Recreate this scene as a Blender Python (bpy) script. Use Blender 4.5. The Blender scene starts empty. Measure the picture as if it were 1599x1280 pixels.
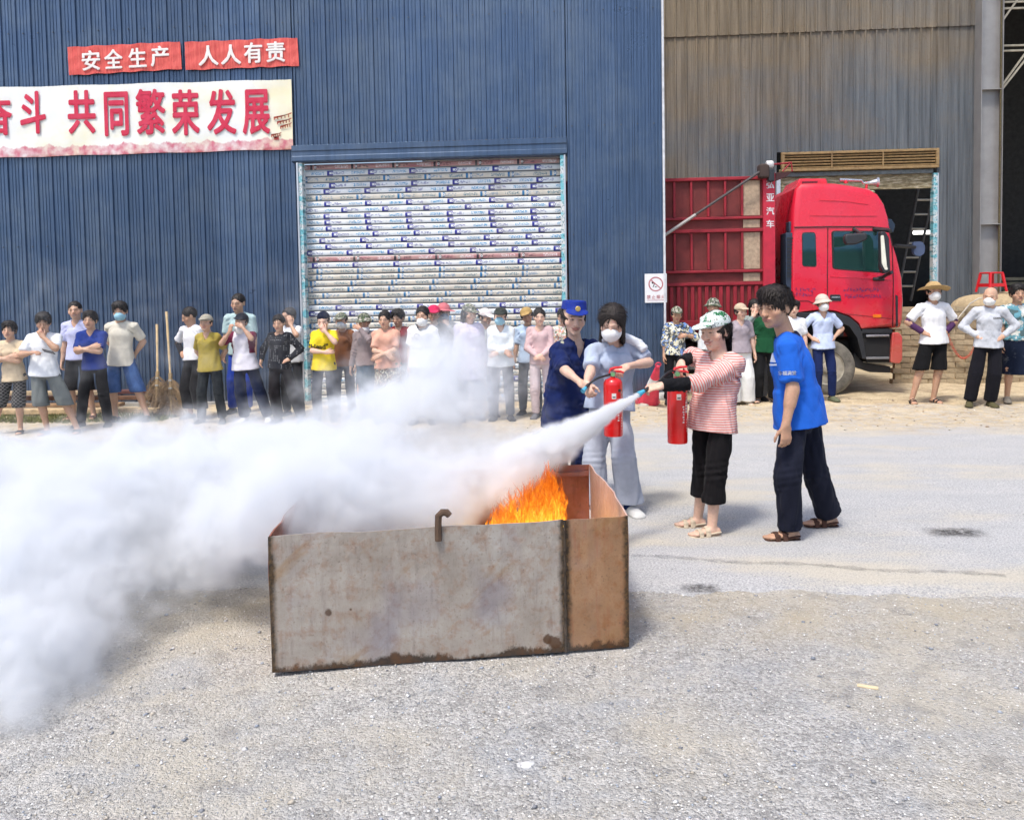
import bpy, bmesh, math, random
import numpy as np
from mathutils import Vector, Matrix
from mathutils.bvhtree import BVHTree
R = math.radians
PI = math.pi
random.seed(7)
rng = np.random.default_rng(7)
sc = bpy.context.scene
C = sc.collection

# ---------------------------------------------------------------- camera
FPX = 1300.0                       # focal length in photo pixels (photo is 1599 wide)
PITCH, YAW, ROLL = R(2.8), R(4.1), R(-1.0)
HOR = 461.0
PY0 = HOR + FPX*math.tan(PITCH)    # principal point row
CAMZ = 1.70
cam_d = bpy.data.cameras.new('camera')
cam = bpy.data.objects.new('camera', cam_d); C.objects.link(cam)
RM = Matrix.Rotation(YAW, 3, 'Z') @ Matrix.Rotation(R(90)-PITCH, 3, 'X') @ Matrix.Rotation(ROLL, 3, 'Z')
cam.matrix_world = Matrix.Translation((0, 0, CAMZ)) @ RM.to_4x4()
cam_d.sensor_width = 36; cam_d.lens = FPX/1599*36
cam_d.shift_x = 0.0
cam_d.shift_y = -(640-PY0)/1599
cam_d.clip_end = 400; cam_d.clip_start = 0.05
sc.camera = cam
sc.render.resolution_x = 1024; sc.render.resolution_y = 819

# ---------------------------------------------------------------- world + sun
SUN_EL, SUN_AZ = R(64), R(-150)    # azimuth measured from +Y towards +X
w = bpy.data.worlds.new('World'); sc.world = w; w.use_nodes = True
nt = w.node_tree; nt.nodes.clear()
sky = nt.nodes.new('ShaderNodeTexSky'); sky.sky_type = 'NISHITA'; sky.sun_disc = False
sky.sun_elevation = SUN_EL; sky.sun_rotation = SUN_AZ; sky.dust_density = 3.0; sky.air_density = 1.0
bgn = nt.nodes.new('ShaderNodeBackground'); bgn.inputs['Strength'].default_value = 0.15
wo = nt.nodes.new('ShaderNodeOutputWorld')
nt.links.new(sky.outputs[0], bgn.inputs[0]); nt.links.new(bgn.outputs[0], wo.inputs[0])
sd = bpy.data.lights.new('sun', 'SUN'); sd.energy = 2.0; sd.angle = R(9); sd.color = (1.0, 0.95, 0.88)
so = bpy.data.objects.new('sun', sd); C.objects.link(so)
sdir = Vector((math.sin(SUN_AZ)*math.cos(SUN_EL), math.cos(SUN_AZ)*math.cos(SUN_EL), math.sin(SUN_EL)))
so.rotation_euler = sdir.to_track_quat('Z', 'Y').to_euler(); so.location = (0, 0, 30)
vs = sc.view_settings
vs.view_transform = 'Standard'; vs.look = 'None'; vs.gamma = 1; vs.use_curve_mapping = False
vs.exposure = 0.62
sc.cycles.max_bounces = 12; sc.cycles.diffuse_bounces = 3; sc.cycles.glossy_bounces = 3
sc.cycles.volume_bounces = 6; sc.cycles.transparent_max_bounces = 24
sc.cycles.use_denoising = True
sc.cycles.use_adaptive_sampling = True; sc.cycles.adaptive_threshold = 0.03

# ---------------------------------------------------------------- placing helpers
def ray(px, py):
    return RM @ Vector(((px-799.5)/FPX, -(py-PY0)/FPX, -1.0))
def onY(px, py, Y):
    d = ray(px, py); t = Y/d.y
    return Vector((d.x*t, Y, CAMZ+d.z*t))
def onG(px, py, z=0.0):
    d = ray(px, py); t = (z-CAMZ)/d.z
    return Vector((d.x*t, d.y*t, z))
def atD(px, py, dep):
    return Vector((0, 0, CAMZ)) + ray(px, py)*dep
def proj(p):
    q = RM.transposed() @ (Vector(p)-Vector((0, 0, CAMZ)))
    return (799.5+FPX*q.x/-q.z, PY0-FPX*q.y/-q.z, -q.z)

# ---------------------------------------------------------------- object helpers
def tag(o, label=None, cat=None, group=None, kind=None):
    if label: o['label'] = label
    if cat: o['category'] = cat
    if group: o['group'] = group
    if kind: o['kind'] = kind
    return o
def empty(name, loc=(0, 0, 0), rz=0.0, label=None, cat=None, group=None):
    o = bpy.data.objects.new(name, None); C.objects.link(o)
    o.location = loc; o.rotation_euler = (0, 0, rz); o.empty_display_size = 0.2
    return tag(o, label, cat, group)
def link(name, me, m=None, parent=None, smooth=False):
    if m is not None:
        for k in (m if isinstance(m, (list, tuple)) else [m]): me.materials.append(k)
    o = bpy.data.objects.new(name, me); C.objects.link(o)
    if parent is not None:
        o.parent = parent
    if smooth: me.shade_smooth()
    return o
def fast_mesh(name, V, Q):
    """V (n,3), Q (m,k) arrays"""
    V = np.ascontiguousarray(V, dtype=np.float32); Q = np.ascontiguousarray(Q, dtype=np.int32)
    me = bpy.data.meshes.new(name)
    k = Q.shape[1]
    me.vertices.add(len(V)); me.vertices.foreach_set('co', V.ravel())
    me.loops.add(Q.size); me.loops.foreach_set('vertex_index', Q.ravel())
    me.polygons.add(len(Q)); me.polygons.foreach_set('loop_start', np.arange(0, Q.size, k, dtype=np.int32))
    me.update(calc_edges=True)
    return me
class MB:
    """collects simple shapes into one mesh"""
    def __init__(s): s.v = []; s.f = []; s.mi = []
    def add(s, vs, fs, mi=0):
        n = len(s.v); s.v += [tuple(v) for v in vs]; s.f += [tuple(n+i for i in f) for f in fs]; s.mi += [mi]*len(fs); return s
    def box(s, c, d, rot=None, mi=0):
        hx, hy, hz = d[0]/2, d[1]/2, d[2]/2
        vs = [Vector((x*hx, y*hy, z*hz)) for x in (-1, 1) for y in (-1, 1) for z in (-1, 1)]
        if rot is not None: vs = [rot @ v for v in vs]
        vs = [v+Vector(c) for v in vs]
        return s.add(vs, [(0, 1, 3, 2), (4, 6, 7, 5), (0, 4, 5, 1), (2, 3, 7, 6), (0, 2, 6, 4), (1, 5, 7, 3)], mi)
    def bb(s, x0, x1, y0, y1, z0, z1, mi=0):
        return s.box(((x0+x1)/2, (y0+y1)/2, (z0+z1)/2), (abs(x1-x0), abs(y1-y0), abs(z1-z0)), None, mi)
    def tube(s, pts, r, n=10, mi=0, caps=True):
        pts = [Vector(p) for p in pts]; rr = r if isinstance(r, (list, tuple)) else [r]*len(pts)
        rings = []; up = None
        for i, p in enumerate(pts):
            t = (pts[min(i+1, len(pts)-1)]-pts[max(i-1, 0)]).normalized()
            if up is None:
                up = t.orthogonal().normalized()
            up = (up - t*up.dot(t)).normalized()
            bi = t.cross(up)
            rings.append([p+(up*math.cos(2*PI*k/n)+bi*math.sin(2*PI*k/n))*rr[i] for k in range(n)])
        vs = [v for rg in rings for v in rg]; fs = []
        for i in range(len(pts)-1):
            for k in range(n):
                a = i*n+k; b = i*n+(k+1) % n
                fs.append((a, b, b+n, a+n))
        if caps: fs += [tuple(range(n))[::-1], tuple((len(pts)-1)*n+k for k in range(n))]
        return s.add(vs, fs, mi)
    def lathe(s, prof, c=(0, 0, 0), axis='Z', n=24, mi=0, rot=None):
        """prof list of (r, h)"""
        vs = []
        for r, h in prof:
            for k in range(n):
                a = 2*PI*k/n; x, y = r*math.cos(a), r*math.sin(a)
                v = Vector((x, y, h)) if axis == 'Z' else (Vector((x, h, y)) if axis == 'Y' else Vector((h, x, y)))
                if rot is not None: v = rot @ v
                vs.append(v+Vector(c))
        fs = []
        for i in range(len(prof)-1):
            for k in range(n):
                a = i*n+k; b = i*n+(k+1) % n
                fs.append((a, b, b+n, a+n))
        fs += [tuple(range(n))[::-1], tuple((len(prof)-1)*n+k for k in range(n))]
        return s.add(vs, fs, mi)
    def prism(s, poly, y0, y1, mi=0):
        """poly = (x,z) outline, extruded along Y"""
        n = len(poly)
        vs = [(x, y0, z) for x, z in poly]+[(x, y1, z) for x, z in poly]
        fs = [tuple(range(n)), tuple(range(2*n-1, n-1, -1))]+[(i, i+n, (i+1) % n+n, (i+1) % n) for i in range(n)]
        return s.add(vs, fs, mi)
    def mesh(s, name, fix=True):
        me = bpy.data.meshes.new(name); me.from_pydata(s.v, [], s.f)
        me.polygons.foreach_set('material_index', s.mi)
        if fix:
            bm = bmesh.new(); bm.from_mesh(me); bmesh.ops.recalc_face_normals(bm, faces=bm.faces); bm.to_mesh(me); bm.free()
        me.update(); return me
    def build(s, name, m=None, parent=None, smooth=False, bevel=0.0, seg=2, angle=40):
        o = link(name, s.mesh(name), m, parent)
        if bevel > 0:
            b = o.modifiers.new('b', 'BEVEL'); b.width = bevel; b.segments = seg; b.limit_method = 'ANGLE'; b.angle_limit = R(angle)
            b.use_clamp_overlap = True
        if smooth or bevel > 0:
            o.data.shade_smooth()
            bm = bmesh.new(); bm.from_mesh(o.data)
            for e in bm.edges:
                if len(e.link_faces) == 2 and e.calc_face_angle(0) > R(38) and bevel == 0: e.smooth = False
            bm.to_mesh(o.data); bm.free()
            if bevel > 0:
                wn = o.modifiers.new('w', 'WEIGHTED_NORMAL'); wn.keep_sharp = True
        return o

# ---------------------------------------------------------------- materials
class NT:
    def __init__(s, name):
        s.m = bpy.data.materials.new(name); s.m.use_nodes = True; s.t = s.m.node_tree; s.n = s.t.nodes; s.l = s.t.links
        s.b = s.n['Principled BSDF']; s.out = s.n['Material Output']
    def nd(s, typ, **kw):
        x = s.n.new('ShaderNode'+typ)
        for k, v in kw.items():
            if k.startswith('i_'): x.inputs[k[2:].replace('_', ' ')].default_value = v
            else: setattr(x, k, v)
        return x
    def lk(s, a, b): s.l.new(a, b)
    def obj(s): return s.nd('TexCoord').outputs['Object']
    def gen(s): return s.nd('TexCoord').outputs['Generated']
    def scale(s, v, sx, sy=None, sz=None, off=(0, 0, 0)):
        mp = s.nd('Mapping'); mp.inputs['Scale'].default_value = (sx, sy if sy is not None else sx, sz if sz is not None else sx)
        mp.inputs['Location'].default_value = off
        s.lk(v, mp.inputs['Vector']); return mp.outputs[0]
    def noise(s, v, sc_=5, det=4, rough=.5, dist=0.0):
        x = s.nd('TexNoise'); x.inputs['Scale'].default_value = sc_; x.inputs['Detail'].default_value = det
        x.inputs['Roughness'].default_value = rough; x.inputs['Distortion'].default_value = dist
        if v is not None: s.lk(v, x.inputs['Vector'])
        return x.outputs['Fac']
    def ramp(s, f, stops, interp='LINEAR'):
        x = s.nd('ValToRGB'); cr = x.color_ramp; cr.interpolation = interp
        while len(cr.elements) < len(stops): cr.elements.new(0.5)
        for e, (p, c) in zip(cr.elements, stops):
            e.position = p; e.color = (c, c, c, 1) if isinstance(c, (int, float)) else (*c[:3], 1)
        s.lk(f, x.inputs[0]); return x.outputs[0]
    def math(s, op, a, b=None, c=None, clamp=False):
        x = s.nd('Math', operation=op); x.use_clamp = clamp
        for i, v in enumerate((a, b, c)):
            if v is None: continue
            if isinstance(v, (int, float)): x.inputs[i].default_value = v
            else: s.lk(v, x.inputs[i])
        return x.outputs[0]
    def mix(s, f, a, b, mode='MIX'):
        x = s.nd('Mix', data_type='RGBA', blend_type=mode)
        for i, v in ((0, f), (6, a), (7, b)):
            if isinstance(v, (int, float)): x.inputs[i].default_value = v if i == 0 else (v, v, v, 1)
            elif isinstance(v, (tuple, list)): x.inputs[i].default_value = (*v[:3], 1)
            else: s.lk(v, x.inputs[i])
        return x.outputs[2]
    def sep(s, v):
        x = s.nd('SeparateXYZ'); s.lk(v, x.inputs[0]); return x.outputs
    def comb(s, x_, y_, z_):
        x = s.nd('CombineXYZ')
        for i, v in enumerate((x_, y_, z_)):
            if isinstance(v, (int, float)): x.inputs[i].default_value = v
            else: s.lk(v, x.inputs[i])
        return x.outputs[0]
    def bump(s, h, strength=.3, dist=.01, prev=None):
        x = s.nd('Bump'); x.inputs['Strength'].default_value = strength; x.inputs['Distance'].default_value = dist
        s.lk(h, x.inputs['Height'])
        if prev is not None: s.lk(prev, x.inputs['Normal'])
        return x.outputs[0]
    def col(s, c): 
        if isinstance(c, (tuple, list)): s.b.inputs['Base Color'].default_value = (*c[:3], 1)
        else: s.lk(c, s.b.inputs['Base Color'])
    def set(s, rough=None, metal=None, spec=None, normal=None, coat=None, sheen=None):
        for k, v in (('Roughness', rough), ('Metallic', metal), ('Specular IOR Level', spec), ('Coat Weight', coat), ('Sheen Weight', sheen)):
            if v is None: continue
            if isinstance(v, (int, float)): s.b.inputs[k].default_value = v
            else: s.lk(v, s.b.inputs[k])
        if normal is not None: s.lk(normal, s.b.inputs['Normal'])
        return s.m
_mc = {}
def plain(name, c, rough=.6, metal=0.0, var=.15, vs_=8.0, bump=0.0, spec=.5, coat=0.0):
    key = (name, tuple(c))
    if key in _mc: return _mc[key]
    n = NT(name); o = n.obj(); f = n.noise(o, vs_, 5, .6)
    lo = [max(0, x*(1-var)) for x in c]; hi = [min(1, x*(1+var)) for x in c]
    n.col(n.ramp(f, [(.3, lo), (.7, hi)]))
    nm = n.bump(n.noise(o, vs_*6, 3), bump, .004) if bump else None
    _mc[key] = n.set(rough=rough, metal=metal, normal=nm, spec=spec, coat=coat)
    return _mc[key]
def srgb(r, g, b):
    f = lambda x: (x/255/12.92 if x/255 <= .04045 else ((x/255+.055)/1.055)**2.4)
    return (f(r), f(g), f(b))
# ================================================================ SETTING
WY = 13.0          # front plane of the blue wall
BY = 17.4          # front plane of the brown wall
# ---------------- ground
def ground_mat():
    n = NT('yard_ground'); o = n.obj(); x, y, z = n.sep(o)
    wob = n.math('MULTIPLY', n.math('SUBTRACT', n.noise(o, 1.3, 6, .65), .5), 0.55)
    yy = n.math('ADD', y, wob)
    # gravel
    vo = n.nd('TexVoronoi', feature='F1'); vo.inputs['Scale'].default_value = 75; n.lk(o, vo.inputs['Vector'])
    vo2 = n.nd('TexVoronoi', feature='F1'); vo2.inputs['Scale'].default_value = 190; n.lk(o, vo2.inputs['Vector'])
    gcol = n.mix(.55, n.ramp(n.sep(vo.outputs['Color'])[0], [(0, (.13, .13, .13)), (.5, (.42, .41, .395)), (1, (.74, .73, .715))]),
                 n.ramp(n.sep(vo2.outputs['Color'])[1], [(0, (.22, .21, .205)), (1, (.62, .605, .58))]))
    patch = n.noise(o, .9, 5, .6)
    gcol = n.mix(n.ramp(patch, [(.46, 0), (.62, .7)]), gcol, (.52, .47, .38))
    tint = n.noise(o, 2.3, 3, .6)
    gcol = n.mix(n.ramp(tint, [(.52, 0), (.68, .4)]), gcol, (.34, .37, .42))
    gcol = n.mix(.10, gcol, (.60, .57, .50)); cl = n.noise(o, 5.5, 6, .7); gcol = n.mix(n.ramp(cl, [(.36, .45), (.46, 0)]), gcol, (.24, .23, .22)); gcol = n.mix(n.ramp(cl, [(.56, 0), (.68, .4)]), gcol, (.66, .63, .58))
    tan = n.math('SUBTRACT', 1.0, n.math('DIVIDE', n.math('ABSOLUTE', n.math('SUBTRACT', yy, 4.45)), .55), clamp=True)
    gcol = n.mix(n.math('MULTIPLY', tan, n.ramp(n.noise(o, 3.0, 4), [(.35, .2), (.65, .8)])), gcol, (.50, .43, .31))
    # concrete
    fine = n.noise(o, 75, 5, .85); mid = n.noise(n.scale(o, 1, 2.2, 1), 2.0, 6, .65); big = n.noise(n.scale(o, .5, 1.4, 1), .8, 4, .6)
    ccol = n.ramp(mid, [(.3, (.38, .385, .39)), (.55, (.43, .43, .43)), (.75, (.48, .47, .455))])
    ccol = n.mix(n.ramp(fine, [(.38, .8), (.5, 0)]), ccol, (.20, .20, .20))
    ccol = n.mix(n.ramp(fine, [(.52, 0), (.62, .7)]), ccol, (.70, .69, .67))
    ccol = n.mix(n.ramp(n.math('ADD', big, n.math('MULTIPLY', n.math('SUBTRACT', fine, .5), .5)), [(.5, 0), (.62, .5)]), ccol, (.56, .49, .35))
    spec_ = n.noise(o, 34, 2, .5)
    ccol = n.mix(n.ramp(spec_, [(.25, .75), (.31, 0)]), ccol, (.12, .12, .12))
    # dirt
    dn = n.noise(o, 3.5, 8, .7); dn2 = n.noise(o, 40, 4, .7)
    dcol = n.ramp(dn, [(.3, (.30, .23, .15)), (.5, (.52, .42, .27)), (.7, (.66, .56, .38))])
    dcol = n.mix(n.ramp(dn2, [(.35, .6), (.5, 0)]), dcol, (.22, .18, .13))
    straw = n.noise(n.scale(o, 1, 9, 1), 12, 3, .5, 1.5)
    dcol = n.mix(n.ramp(straw, [(.6, 0), (.68, .6)]), dcol, (.72, .60, .36))
    m1 = n.math('GREATER_THAN', yy, 4.72)
    wob2 = n.math('MULTIPLY', n.math('SUBTRACT', n.noise(o, .7, 5, .7), .5), 2.2)
    f2 = n.ramp(n.math('DIVIDE', n.math('SUBTRACT', n.math('ADD', y, wob2), 9.6), 1.6, clamp=True), [(.2, 0), (.8, 1)])
    gate = n.ramp(n.noise(o, 9, 6, .75), [(.42, 0), (.58, 1)])
    f2 = n.math('MULTIPLY', f2, n.math('ADD', n.math('MULTIPLY', gate, .6), .4))
    f2 = n.math('MAXIMUM', f2, n.math('GREATER_THAN', y, 12.4))
    col = n.mix(f2, n.mix(m1, gcol, ccol), dcol)
    n.col(col)
    hg = n.math('ADD', n.math('MULTIPLY', vo.outputs['Distance'], -1.0), n.math('MULTIPLY', vo2.outputs['Distance'], -.6))
    h = n.nd('Mix', data_type='FLOAT'); n.lk(m1, h.inputs[0]); n.lk(hg, h.inputs[2]); n.lk(n.math('MULTIPLY', n.math('ADD', fine, n.math('MULTIPLY', dn2, .8)), .35), h.inputs[3])
    return n.set(rough=.92, spec=.25, normal=n.bump(h.outputs[0], .9, .012))
GM = ground_mat()
# one sheet, fine near the camera, gently uneven
xs = np.concatenate([np.linspace(-120, -12, 10), np.linspace(-11.5, 11.5, 231), np.linspace(12, 120, 10)])
ys = np.concatenate([np.linspace(-90, 0.5, 10), np.linspace(1.0, 14, 217), np.linspace(14.5, 200, 14)])
GX, GY = np.meshgrid(xs, ys, indexing='ij')
def ground_h(x, y):
    x = np.asarray(x, float); y = np.asarray(y, float)
    g = np.clip((4.9-y)/.5, 0, 1)
    base = .010*np.sin(1.7*x+.6*y)+.008*np.sin(.9*x-2.3*y+1)+.006*np.sin(4.1*x+3.1*y)
    grav = g*(.005*np.sin(17*x+5*np.sin(9*y))*np.sin(21*y+3*np.sin(8*x))-.012)
    d = np.clip((y-10.6)/1.6, 0, 1)
    dirt = d*(.02*np.sin(2.7*x+1.3)*np.sin(3.3*y)+.012*np.sin(9*x+2*np.sin(5*y))+.02)
    return (base*np.clip(g*.8+d*.4+.15, 0, 1)+grav+dirt*np.clip((16-y)/2, 0, 1))
GZ = ground_h(GX, GY)
nx, ny = GX.shape
idx = np.arange(nx*ny).reshape(nx, ny)
Q = np.stack([idx[:-1, :-1], idx[1:, :-1], idx[1:, 1:], idx[:-1, 1:]], -1).reshape(-1, 4)
g = link('ground', fast_mesh('ground', np.stack([GX, GY, GZ], -1).reshape(-1, 3), Q), GM, smooth=True)
tag(g, kind='structure')
def gz(x, y): return float(ground_h(x, y))

# ---------------- loose stones and gravel
def stones(name, n_, region, smin, smax, cols, label, flat=.6):
    px_, py_ = region(n_)
    s = smin*(smax/smin)**(rng.random(n_)**2.2)
    base = np.array([[1, 0, 0], [-1, 0, 0], [0, 1, 0], [0, -1, 0], [0, 0, 1], [0, 0, -1], [.6, .6, .55], [-.6, -.6, .5]], float)[:6]
    faces = np.array([[0, 2, 4], [2, 1, 4], [1, 3, 4], [3, 0, 4], [2, 0, 5], [1, 2, 5], [3, 1, 5], [0, 3, 5]])
    V = base[None]*(1+.45*(rng.random((n_, 6, 1))-.5))+.25*(rng.random((n_, 6, 3))-.5)
    sc3 = np.stack([np.ones(n_), .6+.5*rng.random(n_), flat*(.5+.6*rng.random(n_))], -1)
    V = V*(sc3*s[:, None]*.5)[:, None, :]
    a = rng.random(n_)*2*PI; ca, sa = np.cos(a)[:, None], np.sin(a)[:, None]
    V = np.stack([V[..., 0]*ca-V[..., 1]*sa, V[..., 0]*sa+V[..., 1]*ca, V[..., 2]], -1)
    V += np.stack([px_, py_, ground_h(px_, py_)+s*.10], -1)[:, None, :]
    F = (faces[None]+6*np.arange(n_)[:, None, None]).reshape(-1, 3)
    me = fast_mesh(name, V.reshape(-1, 3), F)
    at = me.attributes.new('Col', 'FLOAT_COLOR', 'POINT')
    cc = np.array(cols)[rng.integers(0, len(cols), n_)]*(.75+.5*rng.random((n_, 1)))
    c4 = np.concatenate([cc, np.ones((n_, 1))], 1)
    at.data.foreach_set('color', np.repeat(c4, 6, 0).astype(np.float32).ravel())
    m = NT(name); a_ = m.nd('Attribute', attribute_name='Col')
    m.col(m.mix(.35, a_.outputs['Color'], m.mix(1, a_.outputs['Color'], m.ramp(m.noise(m.obj(), 90, 3), [(.3, .6), (.7, 1.4)]), 'MULTIPLY')))
    o = link(name, me, m.set(rough=.9, spec=.3)); return tag(o, label, name.replace('_', ' '), kind='stuff')
def near_region(n_):
    y = 2.0+(4.75-2.0)*rng.random(n_)**1.15; x = (rng.random(n_)*2-1)*(.72*y+.15)-.09*y*.5
    return x, y
gcols = [(.62, .60, .57), (.50, .49, .47), (.40, .39, .38), (.66, .63, .57), (.30, .30, .31), (.52, .47, .38), (.36, .40, .46)]
stones('gravel', 42000, near_region, .004, .015, [(.74,.73,.70)]*3+gcols, 'loose pale grey gravel over the yard in front of the steel trough')
def near2(n_):
    y = 2.1+2.6*rng.random(n_); x = (rng.random(n_)*2-1)*(.7*y)-.05*y; return x, y
stones('pebbles', 700, near2, .012, .030, [(.26, .27, .29), (.62, .61, .6), (.43, .42, .42), (.32, .35, .40), (.4, .36, .3)], 'larger dark and pale pebbles strewn over the gravel')
def dirt_region(n_):
    y = 10.2+2.9*rng.random(n_); x = -9.5+19*rng.random(n_); return x, y
stones('rubble', 2600, dirt_region, .008, .05, [(.6, .52, .38), (.4, .36, .3), (.3, .22, .15), (.65, .62, .55)], 'wood chips and small rubble on the dirt along the walls')
def rock(loc, s, seed, label, c=(.5, .48, .44)):
    rr = random.Random(seed); bm = bmesh.new(); bmesh.ops.create_icosphere(bm, subdivisions=3, radius=.5)
    ph = [rr.random()*6 for _ in range(6)]
    for v in bm.verts:
        p = v.co.copy(); k = 1+.16*math.sin(5*p.x+ph[0])*math.sin(6*p.y+ph[1])+.1*math.sin(11*p.z+ph[2]+4*p.x)
        v.co = Vector((p.x*s[0], p.y*s[1], p.z*s[2]))*k
    me = bpy.data.meshes.new('stone'); bm.to_mesh(me); bm.free()
    o = link('stone', me, plain('rock', c, .9, var=.35, vs_=9, bump=.5), None, True); o.location = loc; tag(o, label, 'stone'); return o

# painted shadow strip of an overhead wire, and oil stains on the concrete
def strip(name, pts, wd, m, z=.004):
    vs, fs = [], []
    for i, p in enumerate(pts):
        t = (Vector(pts[min(i+1, len(pts)-1)])-Vector(pts[max(i-1, 0)])).normalized(); nn = Vector((-t.y, t.x, 0))
        k = wd*(1+.5*math.sin(i*2.1)+.3*math.sin(i*5.3))/2
        for s_ in (-1, 1):
            q = Vector(p)+nn*k*s_; vs.append((q.x, q.y, gz(q.x, q.y)+z))
        if i: fs.append((2*i-2, 2*i-1, 2*i+1, 2*i))
    me = bpy.data.meshes.new(name); me.from_pydata(vs, [], fs); o = link(name, me, m); return tag(o, kind='structure')
def stain_mat(name, c, a):
    n = NT(name); o = n.gen(); x, y, z = n.sep(o)
    d = n.math('MULTIPLY', n.math('MULTIPLY', n.math('SUBTRACT', 1, x), x), n.math('MULTIPLY', n.math('SUBTRACT', 1, y), y))
    f = n.math('MULTIPLY', n.math('MULTIPLY', d, 16, clamp=True), n.ramp(n.noise(n.obj(), 24, 6, .7), [(.35, 0), (.6, 1)]))
    n.col(c); n.lk(n.math('MULTIPLY', f, a), n.b.inputs['Alpha']); return n.set(rough=.7)
wire_shade = NT('painted_wire_shadow'); ob = wire_shade.obj(); wire_shade.col((.10, .105, .11))
wire_shade.lk(wire_shade.ramp(wire_shade.noise(ob, 14, 6, .7), [(.35, .05), (.65, .30)]), wire_shade.b.inputs['Alpha']); wire_shade.set(rough=.8)
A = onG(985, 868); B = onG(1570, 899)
strip('painted_wire_shadow', [A.lerp(B, i/40)+Vector((0, .02*math.sin(i*.4), 0)) for i in range(41)], .055, wire_shade.m)
for (px, py, rx, ry) in ((1094, 917, .13, .07), (1492, 832, .22, .13)):
    p = onG(px, py); n_ = 10
    vs = [(p.x+(i/n_-.5)*2*rx, p.y+(j/n_-.5)*2*ry, gz(p.x+(i/n_-.5)*2*rx, p.y+(j/n_-.5)*2*ry)+.005) for i in range(n_+1) for j in range(n_+1)]
    fs = [(i*(n_+1)+j, (i+1)*(n_+1)+j, (i+1)*(n_+1)+j+1, i*(n_+1)+j+1) for i in range(n_) for j in range(n_)]
    me = bpy.data.meshes.new('oil_stain'); me.from_pydata(vs, [], fs)
    tag(link('oil_stain', me, stain_mat('oil_stain', (.05, .045, .04), .85)), kind='structure')

# ---------------- corrugated sheets
def sheet_profile(w_, per, rib, rd, minor=3, md=.005):
    pts = []; k = int(round(w_/per))
    for i in range(k):
        x0 = i*per
        pts += [(x0, 0), (x0+rib*.25, -rd), (x0+rib*.75, -rd), (x0+rib, 0)]
        gap = (per-rib)/(minor+1)
        for j in range(minor):
            c = x0+rib+gap*(j+1)
            pts += [(c-.012, 0), (c-.005, -md), (c+.005, -md), (c+.012, 0)]
    pts.append((k*per, 0)); return pts
def sheet_mesh(name, prof, z0, z1, clipx=None):
    """sheet face in XZ, standing proud towards -Y, with a thin back"""
    if clipx is not None: prof = [p for p in prof if p[0] < clipx]+[(clipx, 0)]
    n = len(prof); vs = [(x, y, z0) for x, y in prof]+[(x, y, z1) for x, y in prof]
    vs += [(x, y+.004, z0) for x, y in prof]+[(x, y+.004, z1) for x, y in prof]
    fs = [(i, i+1, n+i+1, n+i) for i in range(n-1)]+[(2*n+i, 3*n+i, 3*n+i+1, 2*n+i+1) for i in range(n-1)]
    fs += [(i, 2*n+i, 2*n+i+1, i+1) for i in range(n-1)]
    me = bpy.data.meshes.new(name); me.from_pydata(vs, [], fs); me.update(); return me
def blue_mat():
    n = NT('blue_steel'); o = n.nd('NewGeometry').outputs['Position']; x, y, z = n.sep(o)
    streak = n.noise(n.scale(o, 9, 1, .35), 2.0, 5, .65)
    dirt = n.noise(o, 1.1, 6, .7)
    c = n.ramp(streak, [(.25, srgb(62, 80, 103)), (.75, srgb(82, 103, 132))])
    c = n.mix(n.ramp(dirt, [(.45, 0), (.75, .4)]), c, srgb(118, 130, 140))
    low = n.ramp(n.math('ADD', z, n.math('MULTIPLY', dirt, .6)), [(.25, .55), (.75, 0)])
    c = n.mix(low, c, srgb(120, 112, 98))
    rnd = n.nd('ObjectInfo').outputs['Random']
    c = n.mix(.25, c, n.mix(1, c, n.ramp(rnd, [(0, .55), (1, 1.5)]), 'MULTIPLY'))
    n.col(c)
    dent = n.noise(n.scale(o, 1.5, 1, .5), 1.7, 3, .5)
    return n.set(rough=n.ramp(dirt, [(.3, .26), (.7, .42)]), metal=.45, spec=.6, normal=n.bump(dent, .2, .03), coat=.0)
BLUE = blue_mat()
def brown_mat():
    n = NT('weathered_steel'); o = n.nd('NewGeometry').outputs['Position']; x, y, z = n.sep(o)
    st = n.noise(n.scale(o, 7, 1, .25), 2.2, 6, .7); big = n.noise(n.scale(o, .5, 1, .7), 1.2, 4, .6); fn = n.noise(o, 22, 5, .7)
    grad = n.math('ADD', n.math('MULTIPLY', n.math('SUBTRACT', z, 4.2), .22), n.math('SUBTRACT', n.math('MULTIPLY', n.math('SUBTRACT', big, .5), 1.6), n.math('MULTIPLY', n.math('SUBTRACT', x, 5), .09)))
    c = n.mix(n.ramp(grad, [(0, 0), (.8, 1)]), n.ramp(st, [(.3, srgb(74, 80, 86)), (.7, srgb(112, 118, 122))]), n.ramp(st, [(.3, srgb(98, 86, 68)), (.7, srgb(142, 128, 106))]))
    c = n.mix(n.ramp(fn, [(.55, 0), (.75, .5)]), c, srgb(96, 78, 52))
    rnd = n.nd('ObjectInfo').outputs['Random']
    c = n.mix(.2, c, n.mix(1, c, n.ramp(rnd, [(0, .6), (1, 1.4)]), 'MULTIPLY'))
    n.col(c); return n.set(rough=.65, spec=.35, normal=n.bump(fn, .15, .01))
BROWN = brown_mat()
WX0, WX1 = -11.6, onY(1036, 300, WY).x
DX0, DX1 = onY(466, 300, WY).x, onY(884, 300, WY).x
HZ = onY(670, 221, WY).z            # top of header
OZ = onY(670, 249, WY).z            # top of shutter opening
blue = empty('blue_steel_wall', (0, WY, 0), label='tall blue corrugated steel wall carrying red and white banners', cat='wall')
prof = sheet_profile(.75, .25, .04, .026, 3, .011)
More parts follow.
